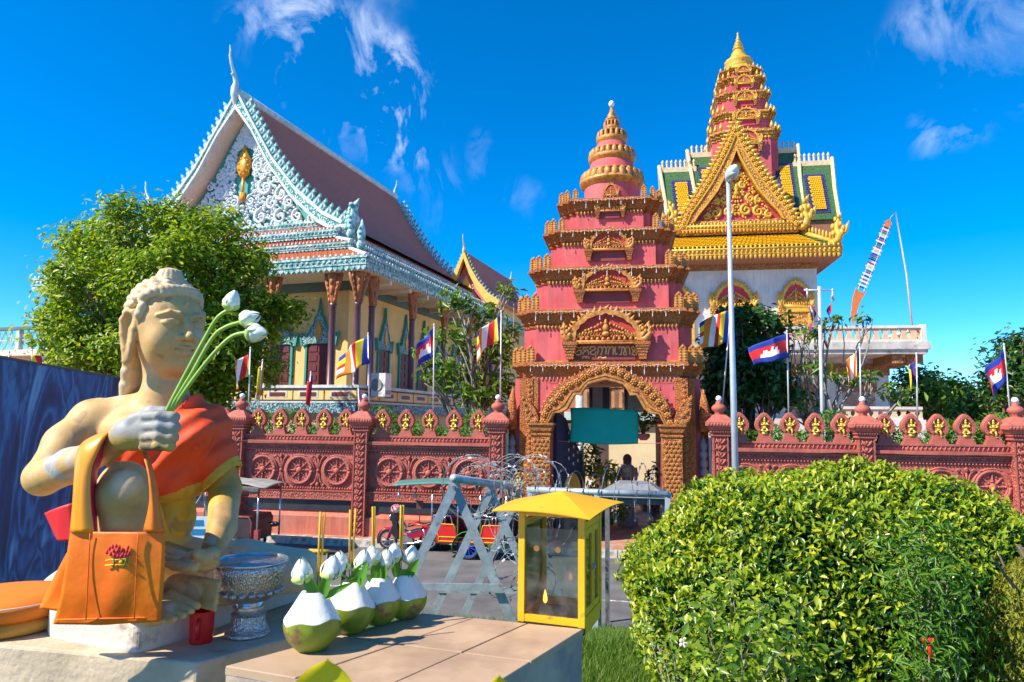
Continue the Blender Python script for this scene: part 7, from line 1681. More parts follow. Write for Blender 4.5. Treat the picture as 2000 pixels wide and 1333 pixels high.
sheet('strap_lining', [(208, 853, 2.66), (194, 881, 2.635), (180, 921, 2.625), (178, 976, 2.62), (185, 1040, 2.62)], [(214, 862, 2.74), (203, 888, 2.72), (190, 925, 2.70), (188, 976, 2.68), (190, 1040, 2.66)], M_lin, 4, 5, .001, 2, .004)
sheet('strap', [(276, 868, 2.80), (284, 895, 2.68), (291, 926, 2.635), (293, 980, 2.62), (281, 1036, 2.612)], [(282, 866, 2.80), (291, 893, 2.69), (305, 945, 2.645), (314, 1005, 2.635), (322, 1040, 2.63)], M_bag, 6, 5, .003, 3)
sheet('bag_front', [(138, 1038, 2.625), (131, 1090, 2.62), (119, 1165, 2.63), (105, 1219, 2.665)], [(322, 1038, 2.63), (322, 1090, 2.625), (318, 1160, 2.63), (313, 1214, 2.64)], M_bag, 26, 7, .0055, 4)
for k, (uu0, uu1) in enumerate(((176, 168), (270, 262))): MB().tube([Vector(PY(uu0+(uu1-uu0)*i/6, 1042+28*i, 2.598)) - SO for i in range(7)], .0022, 5).build('seam', mat('seam_thread', (0.60, 0.12, 0.004), .7), bag, True)
MB().tube([Vector(PY(106+208*i/12, 1211-5*i/12, 2.645-.03*math.sin(math.pi*i/12))) - SO for i in range(13)], .003, 5).build('hem', M_bag, bag, True)
sheet('bag_back', [(131, 1080, 2.66), (110, 1120, 2.68), (92, 1155, 2.70), (78, 1188, 2.72)], [(300, 1040, 2.66), (300, 1100, 2.66), (300, 1150, 2.67), (200, 1196, 2.70)], M_bag, 12, 5, .004, 6)
sheet('red_flap', [(88, 1002, 2.76), (100, 1028, 2.76), (112, 1054, 2.76)], [(143, 982, 2.70), (146, 1020, 2.70), (146, 1056, 2.70)], mat('red_cloth', (0.72, 0.012, 0.02), .6), 6, 5, .003, 5)
em = MB(); eg = MB(); ey = MB(); pq = lambda u, v: Vector(PY(u, v, 2.593))-SO
for (u, v) in ((209, 1079), (214, 1072), (220, 1068), (227, 1067), (233, 1069), (238, 1075), (240, 1083), (216, 1082), (223, 1086), (230, 1087), (236, 1088), (222, 1076), (229, 1077), (248, 1076), (251, 1083), (245, 1085), (250, 1070)):
    em.ell(pq(u, v), (.0055, .004, .009), 6, 4)
eg.tube([pq(222, 1090), pq(223, 1100), pq(222, 1109)], .0035, 5); eg.tube([pq(247, 1090), pq(245, 1100), pq(243, 1108)], .003, 5); ey.tube([pq(206, 1096), pq(215, 1093), pq(228, 1094), pq(240, 1092), pq(249, 1094)], .0025, 4); ey.tube([pq(205, 1105), pq(225, 1103), pq(253, 1105)], .0025, 4); ey.ell(pq(236, 1098), (.008, .003, .007), 7, 4)
em.build('embroidered_petals', mat('thread_red', (0.55, 0.01, 0.06), .7), bag, True); eg.build('embroidered_stems', mat('thread_green', (0.03, 0.22, 0.02), .7), bag, True); ey.build('embroidered_lines', mat('thread_yellow', (0.75, 0.45, 0.02), .7), bag, True)

# ---- lotus buds
M_petal = mat('lotus_petal', (0.80, 0.83, 0.72), .5, .06, 6, c2=(0.60, 0.74, 0.40), c2s=9, c2t=.62, c2w=.12, sub=.15); M_petalg = mat('lotus_sepal', (0.42, 0.58, 0.16), .5, .12, 8); M_stem = mat('lotus_stem_green', (0.24, 0.40, 0.05), .5, .12, 9)
def petal_me(R_, H, wid, open_, m_, pointed=1.0):
    def fn(a, b):
        q = (a-.5)*wid*2*math.sin(math.pi*min(.98, .12+.80*b))**.6; r = R_*(math.sin(math.pi*(.06+.90*b))**.75)*(1+.0*b) + open_*b*b*R_
        return (r*math.sin(q), -r*math.cos(q), H*b + .06*H*(b**3)*math.cos(q))
    return MB().grid(fn, 8, 9).mesh('petal', m_, True)
pm_in = petal_me(.030, .078, 1.0, .0, M_petal); pm_out = petal_me(.033, .062, .75, .18, M_petal); pm_sep = petal_me(.034, .042, .62, .28, M_petalg)
def lotus(label, p, dirv, sc=1.0, stem=None, group='white lotus buds', seed=0):
    p = Vector(p); q = Vector(dirv).normalized().to_track_quat('Z', 'Y'); T = thing('lotus_bud', label, 'lotus bud', p, 0, group); rd = random.Random(seed)
    o_ = bpy.data.objects.new('flower', MB().ell((0, 0, .032), (.024, .024, .036), 10, 7).mesh('flower', M_petal, True)); col.objects.link(o_); o_.parent = T; o_.rotation_mode = 'QUATERNION'; o_.rotation_quaternion = q; o_.scale = (sc,)*3
    for k in range(4): inst('petal', pm_in, o_, (0, 0, 0), (0, 0, k*1.57+rd.uniform(0, .3)), (1, 1, rd.uniform(.95, 1.05)))
    for k in range(4): inst('petal', pm_out, o_, (0, 0, -.002), (rd.uniform(-.08, .08), 0, k*1.57+.8+rd.uniform(-.2, .2)), rd.uniform(.95, 1.08))
    for k in range(4): inst('sepal', pm_sep, o_, (0, 0, -.004), (rd.uniform(-.1, .1), 0, k*1.57+.3+rd.uniform(-.2, .2)), rd.uniform(.9, 1.1))
    if stem:
        b = MB(); b.tube([Vector(s_)-p for s_ in stem], .0085*sc if len(stem) > 3 else .005, 8); b.build('stem', M_stem, T, True)
    return T
def spl(E, per=6):
    P = [Vector(PY(*e)) for e in E]; r_ = []
    for i in range(len(P)-1):
        p0, p1, p2, p3 = P[max(0, i-1)], P[i], P[i+1], P[min(len(P)-1, i+2)]
        for k in range(per): t = k/per; r_.append(.5*((2*p1)+(p2-p0)*t+(2*p0-5*p1+4*p2-p3)*t*t+(3*p1-p0-3*p2+p3)*t**3))
    return r_+[P[-1]]
e1 = spl([(305, 850, 2.655), (324, 806, 2.645), (362, 732, 2.66), (402, 658, 2.68), (424, 622, 2.68), (446, 606, 2.68)]); lotus('topmost lotus bud on the stems held by the statue', e1[-1], (.35, -.1, 1), .98, e1, 'lotus stems held by the statue', 1)
e1 = spl([(309, 850, 2.66), (329, 806, 2.65), (372, 735, 2.65), (414, 662, 2.66), (440, 640, 2.66), (470, 630, 2.66)]); lotus('middle lotus bud on the stems held by the statue', e1[-1], (.9, -.1, .35), 1.0, e1, 'lotus stems held by the statue', 2)
e1 = spl([(312, 850, 2.665), (334, 806, 2.655), (380, 738, 2.64), (424, 684, 2.64), (455, 657, 2.64), (485, 650, 2.63)]); lotus('lowest lotus bud on the stems held by the statue', e1[-1], (1, -.25, -.05), 1.0, e1, 'lotus stems held by the statue', 3)

# ---- coconuts with lotus, leaves and incense
M_coco = mat('green_coconut_husk', (0.20, 0.28, 0.015), .35, .22, 7, .15, 20, c2=(0.17, 0.10, 0.04), c2s=8, c2t=.585, c2w=.04, spec=.6)
M_cwhite = mat('peeled_coconut', (0.80, 0.77, 0.70), .6, .05, 12, .15, 40); M_inc = mat('incense_stick', (0.66, 0.36, 0.01), .7, .08); M_leafg = leafmat('offering_leaf', (0.05, 0.20, 0.015), (0.12, 0.34, 0.03), .35, .3)
def coconut(u, v, r, label, seed, tilt=0.0):
    c = PZ(u, v, ZT); T = thing('coconut', label, 'coconut', c, random.Random(seed).uniform(0, 6), 'green coconuts in a row on the table'); n = 40; rd = random.Random(seed); ph = rd.uniform(0, 6); H = r*2.0
    prof = [(.46, 0), (.52, .02), (.68, .10), (.85, .20), (.96, .32), (1.0, .44), (.985, .54)]; vs = []
    lobe = lambda q, z: 1+.035*math.cos(3*q+ph)*(1-z)+.012*math.cos(7*q+ph)
    edge = lambda q: .53+.035*math.sin(2*q+ph)+.03*math.sin(5*q+ph*2)
    b = MB()
    for (rr, z) in prof:
        for k in range(n):
            q = 2*math.pi*k/n; zz = z if z < .54 else edge(q); vs.append((r*rr*lobe(q, z)*math.cos(q), r*rr*lobe(q, z)*math.sin(q), H*zz))
    m = len(prof); b.add(vs, [(i*n+k, i*n+(k+1) % n, (i+1)*n+(k+1) % n, (i+1)*n+k) for i in range(m-1) for k in range(n)]+[tuple(range(n-1, -1, -1))]); b.build('husk', M_coco, T, True)
    b = MB(); vs = []
    for (rr, z) in ((.97, 0), (.95, .04), (.68, .50), (.50, .82), (.42, .96), (.385, 1.0), (.34, .99), (.0, .975)):
        for k in range(n):
            q = 2*math.pi*k/n; e_ = edge(q)-.005; zz = e_+(1.0-e_)*z; fac = 1+.018*math.cos(6*q+ph) ; vs.append((r*rr*lobe(q, .5)*fac*math.cos(q), r*rr*lobe(q, .5)*fac*math.sin(q), H*zz))
    b.add(vs, [(i*n+k, i*n+(k+1) % n, (i+1)*n+(k+1) % n, (i+1)*n+k) for i in range(7) for k in range(n)]); b.build('peeled_top', M_cwhite, T, 'auto')
    return c, H
def leafblade(label, p0, p1, w_, nrm, grp='folded green leaves in the coconuts', curl=.25):
    p0, p1 = Vector(p0), Vector(p1); d = p1-p0; L = d.length; d.normalize(); nr = Vector(nrm).normalized(); s = d.cross(nr).normalized()
    def fn(a, b):
        wd = w_*math.sin(math.pi*min(.999, .10+.90*b))**.7*(1-.35*b); x = (a-.5)*2; return d*(L*b)+s*(wd*x)+nr*(wd*curl*x*x*1.6 - .10*L*b*b)
    o_ = MB().grid(fn, 6, 10).build('leaf', M_leafg, smooth=True, loc=p0); return tag(o_, label, 'leaf', grp)
names = ['nearest', 'second nearest', 'third nearest', 'farthest']
CN = [(608, 1268, .098), (684, 1234, .093), (739, 1217, .088), (791, 1206, .085)]
BUD = [[(592, 1152, -.03, -.12), (646, 1146, .02, .1)], [(664, 1132, -.02, -.05), (706, 1130, .02, .15)], [(728, 1118, -.02, -.1), (752, 1126, .02, .12)], [(770, 1112, -.02, .0), (801, 1116, .02, .12)]]
STK = [[(626, 1000, 619, 1168), (634, 1003, 623, 1168)], [(684, 996, 682, 1150), (695, 994, 685, 1150)], [(728, 990, 729, 1130), (732, 990, 730, 1130)], [(783, 987, 781, 1125), (788, 987, 783, 1125)]]
LFS = [[(622, 1168, 590, 1118, .024), (628, 1168, 640, 1122, .026), (632, 1168, 690, 1138, .016), (618, 1172, 604, 1160, .012)], [(690, 1152, 716, 1096, .036), (680, 1150, 665, 1135, .020), (686, 1152, 700, 1125, .03)], [(738, 1142, 732, 1085, .026), (742, 1142, 752, 1104, .024), (734, 1142, 716, 1122, .016)], [(775, 1128, 772, 1078, .022), (795, 1130, 818, 1092, .022), (785, 1130, 797, 1112, .026)]]
for i in range(4):
    u, v, r = CN[i]; c, H = coconut(u, v, r, f'green coconut with peeled white top, {names[i]} of the four to the camera', 40+i)
    for k, (bu, bv, dx, tl) in enumerate(BUD[i]):
        p = PY(bu, bv-14, c.y + (-.01 if k == 0 else .01)); top = c + Vector((0, 0, H*.97)); lotus(f'white lotus bud at the {"left" if k == 0 else "right"} of the {names[i]} coconut', p, (tl, -.1, 1), 1.02-.03*i, [top, p], 'white lotus buds in the coconuts', 50+i*2+k)
    for k, (a0, b0, a1_, b1_) in enumerate(STK[i]):
        q0 = PY(a0, b0, c.y+.005*k); q1 = PY(a1_, b1_, c.y+.005*k); b = MB().tube([(0, 0, 0), (q1-q0)*.74], .0042, 6); T = thing('incense_stick', f'{"left" if k == 0 else "right"} yellow incense stick in the {names[i]} coconut', 'incense', q0, 0, 'incense sticks in the coconuts'); b.build('incense', M_inc, T, True); MB().tube([(q1-q0)*.74, (q1-q0)*1.02], .0018, 5).build('handle', mat('incense_handle', (0.20, 0.06, 0.04), .7), T)
    for k, (a0, b0, a1_, b1_, wd) in enumerate(LFS[i]): leafblade(f'{["left", "middle", "right", "smallest low"][k]} green leaf tucked among the lotus buds of the {names[i]} coconut', PY(a0, b0, c.y-.02), PY(a1_, b1_, c.y-.035), wd, (0.15*(k-1), -1, .25))
# ---- embossed silver bowl, red cup
M_silver = mat('embossed_silver', (0.60, 0.60, 0.60), .32, .15, 10, metal=.85, relief=(95, (0.46, 0.43, 0.40), 0.003))
M_silverp = mat('plain_silver', (0.68, 0.68, 0.70), .22, .06, metal=.9)
bw = PZ(483, 1240, ZP); bw = thing('silver_bowl', 'embossed silver pedestal bowl of water beside the statue foot', 'bowl', bw)
k_ = .152/.15
MB().lathe([(r*k_, z) for r, z in ((.085, 0), (.092, .008), (.090, .016), (.080, .022), (.083, .03), (.076, .04), (.068, .075), (.066, .085), (.071, .09), (.060, .098), (.052, .104))], 48).build('foot', M_silver, bw, 'auto')
MB().lathe([(r*k_, z) for r, z in ((.052, .104), (.056, .108), (.066, .112), (.066, .122), (.056, .128), (.060, .134), (.058, .14))], 48).build('neck', M_silverp, bw, 'auto')
MB().lathe([(r*k_, z) for r, z in ((.058, .138), (.085, .15), (.112, .172), (.130, .20), (.140, .235), (.145, .27), (.149, .305))], 64).build('bowl', M_silver, bw, True)
b = MB()
for k in range(22): q = 2*math.pi*k/22; b.ell((.128*k_*math.cos(q), .128*k_*math.sin(q), .188), (.017, .017, .012), 8, 5)
b.build('lotus_band', M_silver, bw, True)
b = MB().lathe([(.149*k_, .303), (.154*k_, .308), (.152*k_, .315), (.146*k_, .312), (.143*k_, .27), (.136*k_, .235), (.12*k_, .19), (.06, .16), (.0, .155)], 64).build('lining', M_silverp, bw, True)
MB().lathe([(.141*k_, .266), (.07, .2665), (0.0, .2665)], 48).build('water', mat('bowl_water', (0.25, 0.33, 0.38), .05, .02, spec=.8, coat=1.0), bw, True)
cpp = PZ(392, 1254, ZP); cu = thing('red_cup', 'red plastic cup with a side handle in front of the silver bowl', 'cup', cpp, R(10)); M_cup = mat('red_plastic', (0.66, 0.006, 0.012), .3, .03, spec=.5)
MB().lathe([(.043, 0), (.046, .004), (.049, .126), (.0475, .128), (.045, .126), (.042, .008), (0.0, .008)], 36).build('cup_wall', M_cup, cu, 'auto'); MB().tube([(0, -.046, .10), (0, -.066, .098), (0, -.068, .06), (0, -.062, .03), (0, -.044, .026)], .0075, 7).build('handle', M_cup, cu, True)
# ---- orange cushion at the left edge of the pedestal
cs = PZ(6, 1222, ZP); cu2 = thing('floor_cushion', 'round orange cushion at the left end of the pedestal', 'cushion', cs)
MB().lathe([(.24, 0), (.265, .015), (.27, .04), (.25, .055), (.24, .06)], 40).build('lower_pad', mat('ochre_cloth', (0.55, 0.28, 0.04), .7, .1), cu2, True); MB().lathe([(.245, .058), (.268, .075), (.272, .11), (.25, .135), (.15, .145), (0.0, .147)], 40).build('upper_pad', mat('orange_cloth_matte', (0.78, 0.20, 0.01), .65, .08), cu2, True); MB().tube([(.27*math.cos(a), .27*math.sin(a), .125) for a in np.linspace(0, 6.28, 33)], .004, 5).build('piping', mat('white_cord', (.7, .6, .5), .7), cu2, True)
# ---- yellow lantern case with an oil lamp
M_yl = mat('yellow_enamel', (0.80, 0.42, 0.004), .42, .07, 6, .06, 30, c2=(0.40, 0.20, 0.02), c2s=12, c2t=.66, c2w=.04); M_gl = glassmat('case_glass', (0.82, 0.88, 0.88), .16); M_soot = mat('soot', (0.03, 0.028, 0.025), .8, .3)
fl_, fr2, br_ = PZ(1010, 1213, ZT), PZ(1141, 1228, ZT), PZ(1203, 1190, ZT)
ex = (fr2-fl_); WL = ex.length; ex.normalize(); ey_ = Vector((-ex.y, ex.x, 0)); DL = abs((br_-fr2).dot(ey_)); 
lt_ = thing('lantern_case', 'yellow glazed lantern case with a pagoda-like sheet roof at the table end', 'lantern', fl_ + ey_*.006, math.atan2(ex.y, ex.x)); HT = .425; p_ = .026
for (x, y) in ((0, 0), (WL-p_, 0), (0, DL-p_), (WL-p_, DL-p_)): MB().box(x, x+p_, y, y+p_, -.002, HT).build('corner_post', M_yl, lt_)
MB().box(p_, WL-p_, .002, p_-.002, 0, .028).build('bottom_rail', M_yl, lt_); MB().box(p_, WL-p_, DL-p_+.002, DL-.002, 0, .028).build('bottom_rail', M_yl, lt_)
for x in (.002, WL-p_+.002): MB().box(x, x+p_-.004, p_, DL-p_, -.035, .03).build('bottom_rail', M_yl, lt_); MB().box(x, x+p_-.004, p_, DL-p_, HT-.055, HT-.03).build('top_rail', M_yl, lt_)
MB().box(p_, WL-p_, .004, .02, HT-.012, HT).build('top_rail', M_yl, lt_); MB().box(0.003, WL-.003, .003, DL-.003, -.03, -.003).build('floor_pan', M_soot, lt_)
MB().box(p_, WL-p_, .010, .014, .028, HT-.06).build('pane', M_gl, lt_); MB().box(p_, WL-p_, DL-.014, DL-.010, .028, HT-.06).build('pane', M_gl, lt_); MB().box(.010, .014, p_, DL-p_, .03, HT-.06).build('pane', M_gl, lt_)
for k in range(2):   # two-leaf door on the right
    y0 = p_ + (DL-2*p_)*(0 if k == 0 else .56); y1 = p_ + (DL-2*p_)*(.56 if k == 0 else 1); x = WL-p_+.004
    dr_ = MB().box(x, x+.018, y0+.002, y0+.022, .032, HT-.058).box(x, x+.018, y1-.022, y1-.002, .032, HT-.058).box(x, x+.018, y0+.022, y1-.022, .032, .06).box(x, x+.018, y0+.022, y1-.022, HT-.085, HT-.058).build('door', M_yl, lt_)
    MB().box(x+.007, x+.011, y0+.022, y1-.022, .06, HT-.085).build('pane', M_gl, dr_)
    MB().tube([(x+.02, (y1-.012 if k == 0 else y0+.012)+.012*math.cos(a), .2+.012*math.sin(a)) for a in np.linspace(0, 6.28, 13)], .0025, 5).build('ring_pull', M_steel, dr_)
# roof: thin bent sheet, low pyramid
ov = .085; ap = (WL/2, DL/2, HT+.075); cn = [(-ov, -ov, HT+.010), (WL+ov*.45, -ov*.8, HT-.004), (WL+ov, DL+ov, HT+.012), (-ov, DL+ov, HT+.014)]
def rfn(i):
    a, b = Vector(cn[i]), Vector(cn[(i+1) % 4]); t_ = Vector(ap)
    return lambda u, v: a.lerp(b, u).lerp(t_, v) + Vector((0, 0, .012*math.sin(math.pi*u)*(1-v)**2*(1 if i != 0 else 1)))
rb = MB()
for i in range(4): rb.grid(rfn(i), 10, 8)
rb.build('roof', M_yl, lt_, solid=.004)
MB().lathe([(.05, HT-.01), (.05, HT+.05)], 16, (WL/2, DL/2, 0)).build('chimney', M_soot, lt_)
MB().lathe([(.035, 0), (.04, .012), (.03, .03), (.018, .042), (.012, .05)], 20, (.085, .10, .0)).build('oil_lamp', M_soot, lt_, True)
MB().lathe([(.002, .052), (.009, .062), (.007, .08), (.001, .105)], 12, (.085, .10, 0)).build('flame', mat('flame', (1, .3, .03), .5, 0, emit=((1, .22, .02), 6)), lt_, True)
MB().tube([(.15, .07, .012), (.18, .085, .012)], .012, 10).build('red_candle_stub', mat('red_wax', (.6, .02, .02), .4), lt_, True)
for x in (.075, .165): MB().lathe([(.012, 0), (.012, .003)], 16, (0, 0, 0)).build('vent_hole', mat('brown_glass', (.25, .12, .03), .3), lt_, loc=(x, .010, .285), rot=(R(90), 0, 0))
MB().box(WL*.3, WL*.7, DL*.4, DL*.7, -1.55, -.03).build('support_post', M_steel, lt_)
# ---- blue painted mural board behind the statue
m0, m1 = PY(-120, 692, 3.55), PY(262, 747, 6.9); m0.z = m1.z = 0; L_ = (m1-m0).length; mu = thing('mural_board', 'large painted board of dark blue drapery behind the statue', 'mural', m0, math.atan2((m1-m0).y, (m1-m0).x))
MP = bpy.data.materials.new('blue_painting'); MP.use_nodes = True; t = MP.node_tree; bs = t.nodes['Principled BSDF']; bs.inputs['Roughness'].default_value = .55
co = t.nodes.new('ShaderNodeTexCoord'); mpn = t.nodes.new('ShaderNodeMapping'); mpn.inputs['Scale'].default_value = (1.5, 1, .7); mpn.inputs['Rotation'].default_value = (0, R(48), 0); t.links.new(co.outputs['Object'], mpn.inputs[0])
nw = t.nodes.new('ShaderNodeTexNoise'); nw.inputs['Scale'].default_value = 1.0; nw.inputs['Detail'].default_value = 2.0; nw.inputs['Distortion'].default_value = 2.4; nn_ = t.nodes.new('ShaderNodeTexNoise'); nn_.inputs['Scale'].default_value = 11; nn_.inputs['Detail'].default_value = 8; nn_.inputs['Distortion'].default_value = .8
for x in (nw, nn_): t.links.new(mpn.outputs[0], x.inputs['Vector'])
mx = t.nodes.new('ShaderNodeMath'); mx.operation = 'MULTIPLY_ADD'; mx.inputs[1].default_value = .14; t.links.new(nn_.outputs[0], mx.inputs[0]); t.links.new(nw.outputs[0], mx.inputs[2])
rp = t.nodes.new('ShaderNodeValToRGB'); el = rp.color_ramp.elements; el[0].position = .30; el[0].color = (0.004, 0.014, 0.040, 1); el[1].position = .80; el[1].color = (0.22, 0.42, 0.62, 1)
for ps, cc in ((.42, (0.008, 0.045, 0.13, 1)), (.50, (0.012, 0.075, 0.20, 1)), (.57, (0.05, 0.22, 0.46, 1)), (.62, (0.008, 0.05, 0.14, 1)), (.70, (0.03, 0.16, 0.38, 1))): e3 = el.new(ps); e3.color = cc
t.links.new(mx.outputs[0], rp.inputs[0]); t.links.new(rp.outputs[0], bs.inputs['Base Color'])
MB().box(0, L_, 0, .03, 2.35, 4.09).build('painting', MP, mu); MB().box(-.01, L_+.01, -.008, .038, 4.09, 4.105).box(L_, L_+.02, -.008, .038, 2.35, 4.09).build('edge', mat('board_edge', (.1, .1, .11), .6), mu)
for x in (.4, L_*.5, L_-.3): MB().box(x-.04, x+.04, .03, .1, 1.0, 4.0).build('post', M_steel, mu)
# ---- large clipped bush
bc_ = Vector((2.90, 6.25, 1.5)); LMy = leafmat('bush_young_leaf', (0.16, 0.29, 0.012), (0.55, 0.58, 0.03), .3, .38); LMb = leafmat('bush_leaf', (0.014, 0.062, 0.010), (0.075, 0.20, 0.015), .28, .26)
bu = thing('clipped_bush', 'large rounded clipped bush with glossy green and yellow leaves', 'bush', bc_); g = np.random.default_rng(12); RB = np.array([1.93, 1.5, 1.80])
def bushpts(n, lo, hi, zmin=-.1):
    d = g.normal(0, 1, (n*2, 3)); d[:, 2] = np.abs(d[:, 2]); d /= np.linalg.norm(d, axis=1, keepdims=True); d = d[:n]
    lump = 1+.025*np.sin(d[:, :1]*9+1)*np.cos(d[:, 1:2]*8)+.025*np.sin(d[:, 2:]*13+d[:, :1]*6)+.025*np.sin(d[:, :1]*31)*np.sin(d[:, 1:2]*27+d[:, 2:]*22)
    e = 2.5; rr = (np.abs(d[:, 0:1])**e+np.abs(d[:, 1:2])**e+np.abs(d[:, 2:3])**e)**(-1/e)
    p = d*rr*g.uniform(lo, hi, (n, 1))*lump*RB; p[:, :2] *= (.80+.20*np.clip(p[:, 2:]/.75, 0, 1)); nr = p/RB**2; nr /= np.linalg.norm(nr, axis=1, keepdims=True); p[:, 2] *= 1.0; return p, nr
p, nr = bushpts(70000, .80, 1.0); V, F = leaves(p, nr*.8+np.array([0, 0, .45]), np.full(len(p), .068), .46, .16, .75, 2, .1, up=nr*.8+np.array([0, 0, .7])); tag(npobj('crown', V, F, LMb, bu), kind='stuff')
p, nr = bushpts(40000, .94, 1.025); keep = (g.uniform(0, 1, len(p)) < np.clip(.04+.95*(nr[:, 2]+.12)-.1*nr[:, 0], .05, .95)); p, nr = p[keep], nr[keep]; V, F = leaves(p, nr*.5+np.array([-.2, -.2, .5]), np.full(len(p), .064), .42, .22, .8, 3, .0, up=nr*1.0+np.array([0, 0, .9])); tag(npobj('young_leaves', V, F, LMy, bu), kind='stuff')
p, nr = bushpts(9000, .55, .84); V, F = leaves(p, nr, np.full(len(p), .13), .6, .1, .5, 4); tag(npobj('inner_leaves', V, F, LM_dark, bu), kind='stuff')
b = MB(); rdb = random.Random(2)
for k in range(46):
    q = rdb.uniform(0, 6.28); r = rdb.uniform(.1, .9); limb(b, (rdb.uniform(-.5, .5), rdb.uniform(-.4, .4), -.1), (1.5*r*math.cos(q), 1.25*r*math.sin(q), rdb.uniform(.8, 1.6)*math.sqrt(1-r*r*.6)), .025, .008, .1, 5, rdb)
b.build('branches', M_bark, bu)
# ---- shrubs in front of the bush
def shrub(name, label, u, v, Y, tips, leaf, per, lm, seed, wd=.5, spread=.07, bark=M_bark_pale, cat='shrub'):
    base = PY(u, v, Y); base.z = gz(base.x, base.y); T = thing(name, label, cat, base); g = np.random.default_rng(seed); rd = random.Random(seed); b = MB(); P = []
    for (tu, tv, tY) in tips:
        tp = PY(tu, tv, tY)-base; pts = limb(b, (rd.uniform(-.04, .04), rd.uniform(-.04, .04), -.02), tp, .0075, .003, .08, 6, rd)
        for q in pts[3:]:
            for s in range(2): e = q + Vector((rd.uniform(-1, 1), rd.uniform(-1, 1), rd.uniform(0, .8)))*.14; b.tube([q, e], [.0025, .0012], 4); P.append(np.array(e)+g.normal(0, spread, (per, 3)))
    b.build('stems', bark, T); P = np.concatenate(P); V, F = leaves(P, np.tile([-.1, -.4, .6], (len(P), 1)), np.full(len(P), leaf), wd, .16, .6, seed, .15); tag(npobj('foliage', V, F, lm, T), kind='stuff'); return T
LMs = leafmat('shrub_leaf', (0.08, 0.20, 0.012), (0.36, 0.46, 0.025), .35, .4)
shrub('leafy_shrub', 'loose light green shrub with thin stems in front of the round bush', 1470, 1420, 4.4, [(1400, 1180, 4.5), (1430, 1120, 4.5), (1380, 1240, 4.3), (1480, 1190, 4.3), (1530, 1230, 4.3), (1560, 1190, 4.4), (1450, 1260, 4.1), (1510, 1290, 4.1), (1400, 1290, 4.1), (1470, 1230, 4.2)], .070, 10, LMs, 71)
shrub('feathery_shrub', 'tall thin feathery shrub with bundled stems at the right', 1815, 1420, 4.5, [(1770, 1080, 4.5), (1800, 1060, 4.5), (1830, 1090, 4.5), (1785, 1110, 4.45), (1845, 1120, 4.5), (1815, 1130, 4.4), (1750, 1120, 4.5)], .075, 34, leafmat('feather_leaf', (0.05, 0.17, 0.01), (0.18, 0.34, 0.02), .45, .4), 72, .2, .08)
o = MB(); rr_ = PY(1816, 1252, 4.38); o.ell((0, 0, 0), (.022, .015, .016), 8, 6); o.ell((-.03, 0, .005), (.02, .012, .014), 8, 6); o.ell((.028, 0, .006), (.018, .012, .014), 8, 6); o.tube([(0, 0, 0), (-.01, -.01, -.05), (.0, 0, -.12)], [.008, .01, .006], 6); tag(o.build('ribbon', mat('ribbon_red', (.7, .01, .01), .6), smooth=True, loc=rr_), 'red ribbon tied round the feathery shrub stems', 'ribbon')
cf = PY(2015, 1420, 4.6); cf.z = gz(cf.x, cf.y); T = thing('conifer', 'yellow green conifer shrub at the right edge', 'conifer', cf); n = 15000; g = np.random.default_rng(5); zz = g.uniform(0, 1, n)**.8; q = g.uniform(0, 6.28, n); rad = .40*(1-zz)**.55*(1+.15*np.sin(q*5+zz*9))*g.uniform(.55, 1.05, n); p = np.stack([rad*np.cos(q), rad*np.sin(q), -.1+1.42*zz], 1)
V, F = leaves(p, np.stack([np.cos(q), np.sin(q), np.full(n, .4)], 1), np.full(n, .05), .22, .1, .5, 6, 0, up=np.tile([0, 0, 1.4], (n, 1))); tag(npobj('foliage', V, F, leafmat('conifer_spray', (0.13, 0.17, 0.01), (0.34, 0.33, 0.02), .6, .3), T), kind='stuff'); b = MB(); limb(b, (0, 0, -.1), (.02, 0, 1.4), .06, .015)
for k in range(14): limb(b, (0, 0, .1+.08*k), (.35*math.cos(k*2.4), .35*math.sin(k*2.4), .3+.09*k), .015, .005)
b.build('trunk', M_bark, T)
# small weeds and white blossom at the foot of the bush
shrub('ground_weed', 'low weeds with white blossom at the left foot of the bush', 1340, 1330, 4.9, [(1330, 1255, 4.9), (1290, 1275, 5.0), (1360, 1290, 4.8), (1310, 1240, 5.1), (1260, 1230, 5.3)], .05, 7, LMs, 75, .5, .06, cat='weed')
bp = PY(1336, 1256, 4.85); b = MB()
for k in range(5): b.ell((.022*math.cos(k*1.257), 0, .022*math.sin(k*1.257)), (.016, .006, .016), 7, 4)
b.ell((0, -.005, 0), (.008, .008, .008), 6, 4); tag(b.build('blossom', mat('white_blossom', (.8, .8, .74), .6), smooth=True, loc=bp), 'white blossom at the foot of the round bush', 'flower')
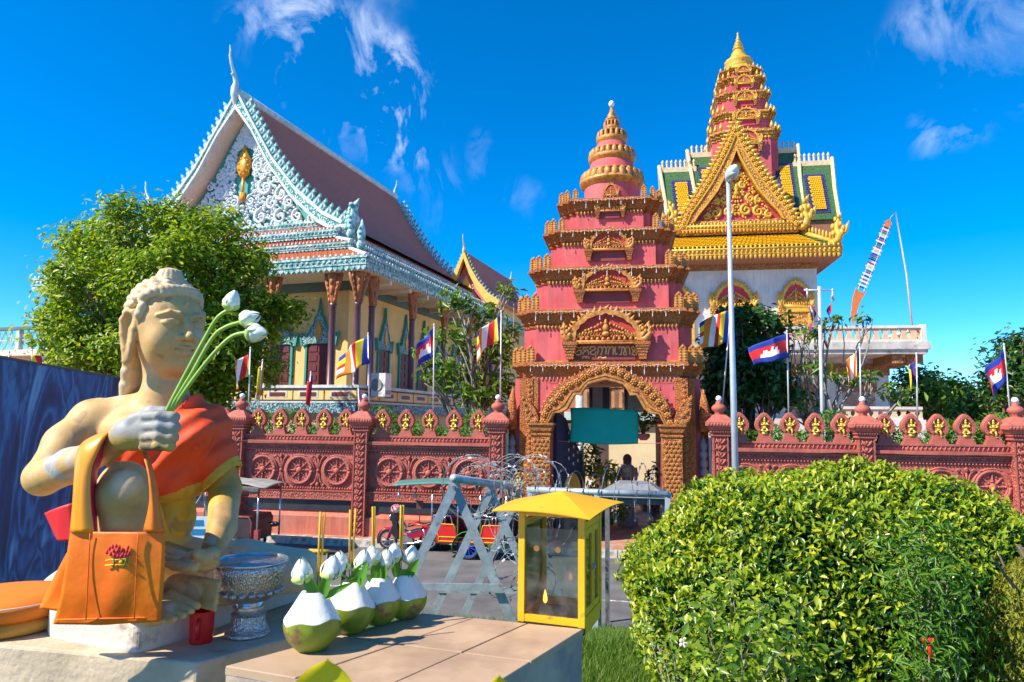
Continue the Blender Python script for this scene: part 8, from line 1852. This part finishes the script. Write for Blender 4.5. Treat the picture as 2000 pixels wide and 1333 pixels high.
# litter
M_plas = glassmat('clear_plastic', (.88, .9, .92), .5)
def litter(name, label, u, v, Y, r, seed, cat):
    c = PY(u, v, Y); c.z = gz(c.x, c.y)+r[2]*.7; rd = random.Random(seed); b = MB().ell((0, 0, 0), r, 14, 9); b.v = [tuple(Vector(p)*(1+.25*_ns.noise(Vector(p)*26+Vector((seed, 0, 0))))) for p in b.v]; tag(b.build(name, M_plas, loc=c, rot=(0, .3, seed)), label, cat)
litter('plastic_bag', 'crumpled clear plastic bag on the grass under the bush', 1193, 1258, 5.6, (.09, .06, .06), 1, 'plastic bag'); litter('plastic_bag', 'small clear plastic bag on the lawn by the weeds', 1350, 1308, 4.9, (.06, .05, .05), 2, 'plastic bag')
c = PY(1216, 1276, 5.4); c.z = gz(c.x, c.y)+.04; T = thing('plastic_cup', 'clear plastic cup lying on the grass by the bush', 'cup', c, .5); o = MB().lathe([(.03, 0), (.032, .003), (.042, .11), (.046, .112)], 20).build('cup_wall', M_plas, T, True, rot=(R(70), 0, .8)); MB().lathe([(.047, .11), (.047, .118), (.03, .135), (.0, .136)], 20).build('lid', mat('pale_lid', (.7, .75, .8), .3), T, True, rot=(R(70), 0, .8))
# ---- leaf tips of a plant right below the camera
def nearleaf(label, u, v, Y, w_, L_, lean):
    tip = PY(u, v, Y); d = Vector((lean, .25, 1)).normalized(); base = tip - d*L_
    def fn(a, b): x = (a-.5)*2; wd = w_*math.sin(math.pi*(.08+.92*b))**.65; return base - Vector(base) + d*(L_*b) + Vector((wd*x, -.012*x*x+.02*math.sin(3*b), 0))
    T = thing('near_leaf', label, 'leaf', base); MB().grid(fn, 10, 14).build('blade', leafmat('near_leaf', (.55, .52, .015), (.65, .55, .02), .5, .45), T, True); MB().tube([(0, 0, 0), (0, 0, -.5), (.05, .0, -1.6)], .006, 5).build('stalk', M_stem, T)
nearleaf('large yellow green leaf tip rising at the bottom edge below the coconuts', 640, 1287, 1.25, .062, .14, .1); nearleaf('small yellow green leaf tip at the bottom edge left of the table corner', 975, 1318, 1.25, .038, .12, .05)
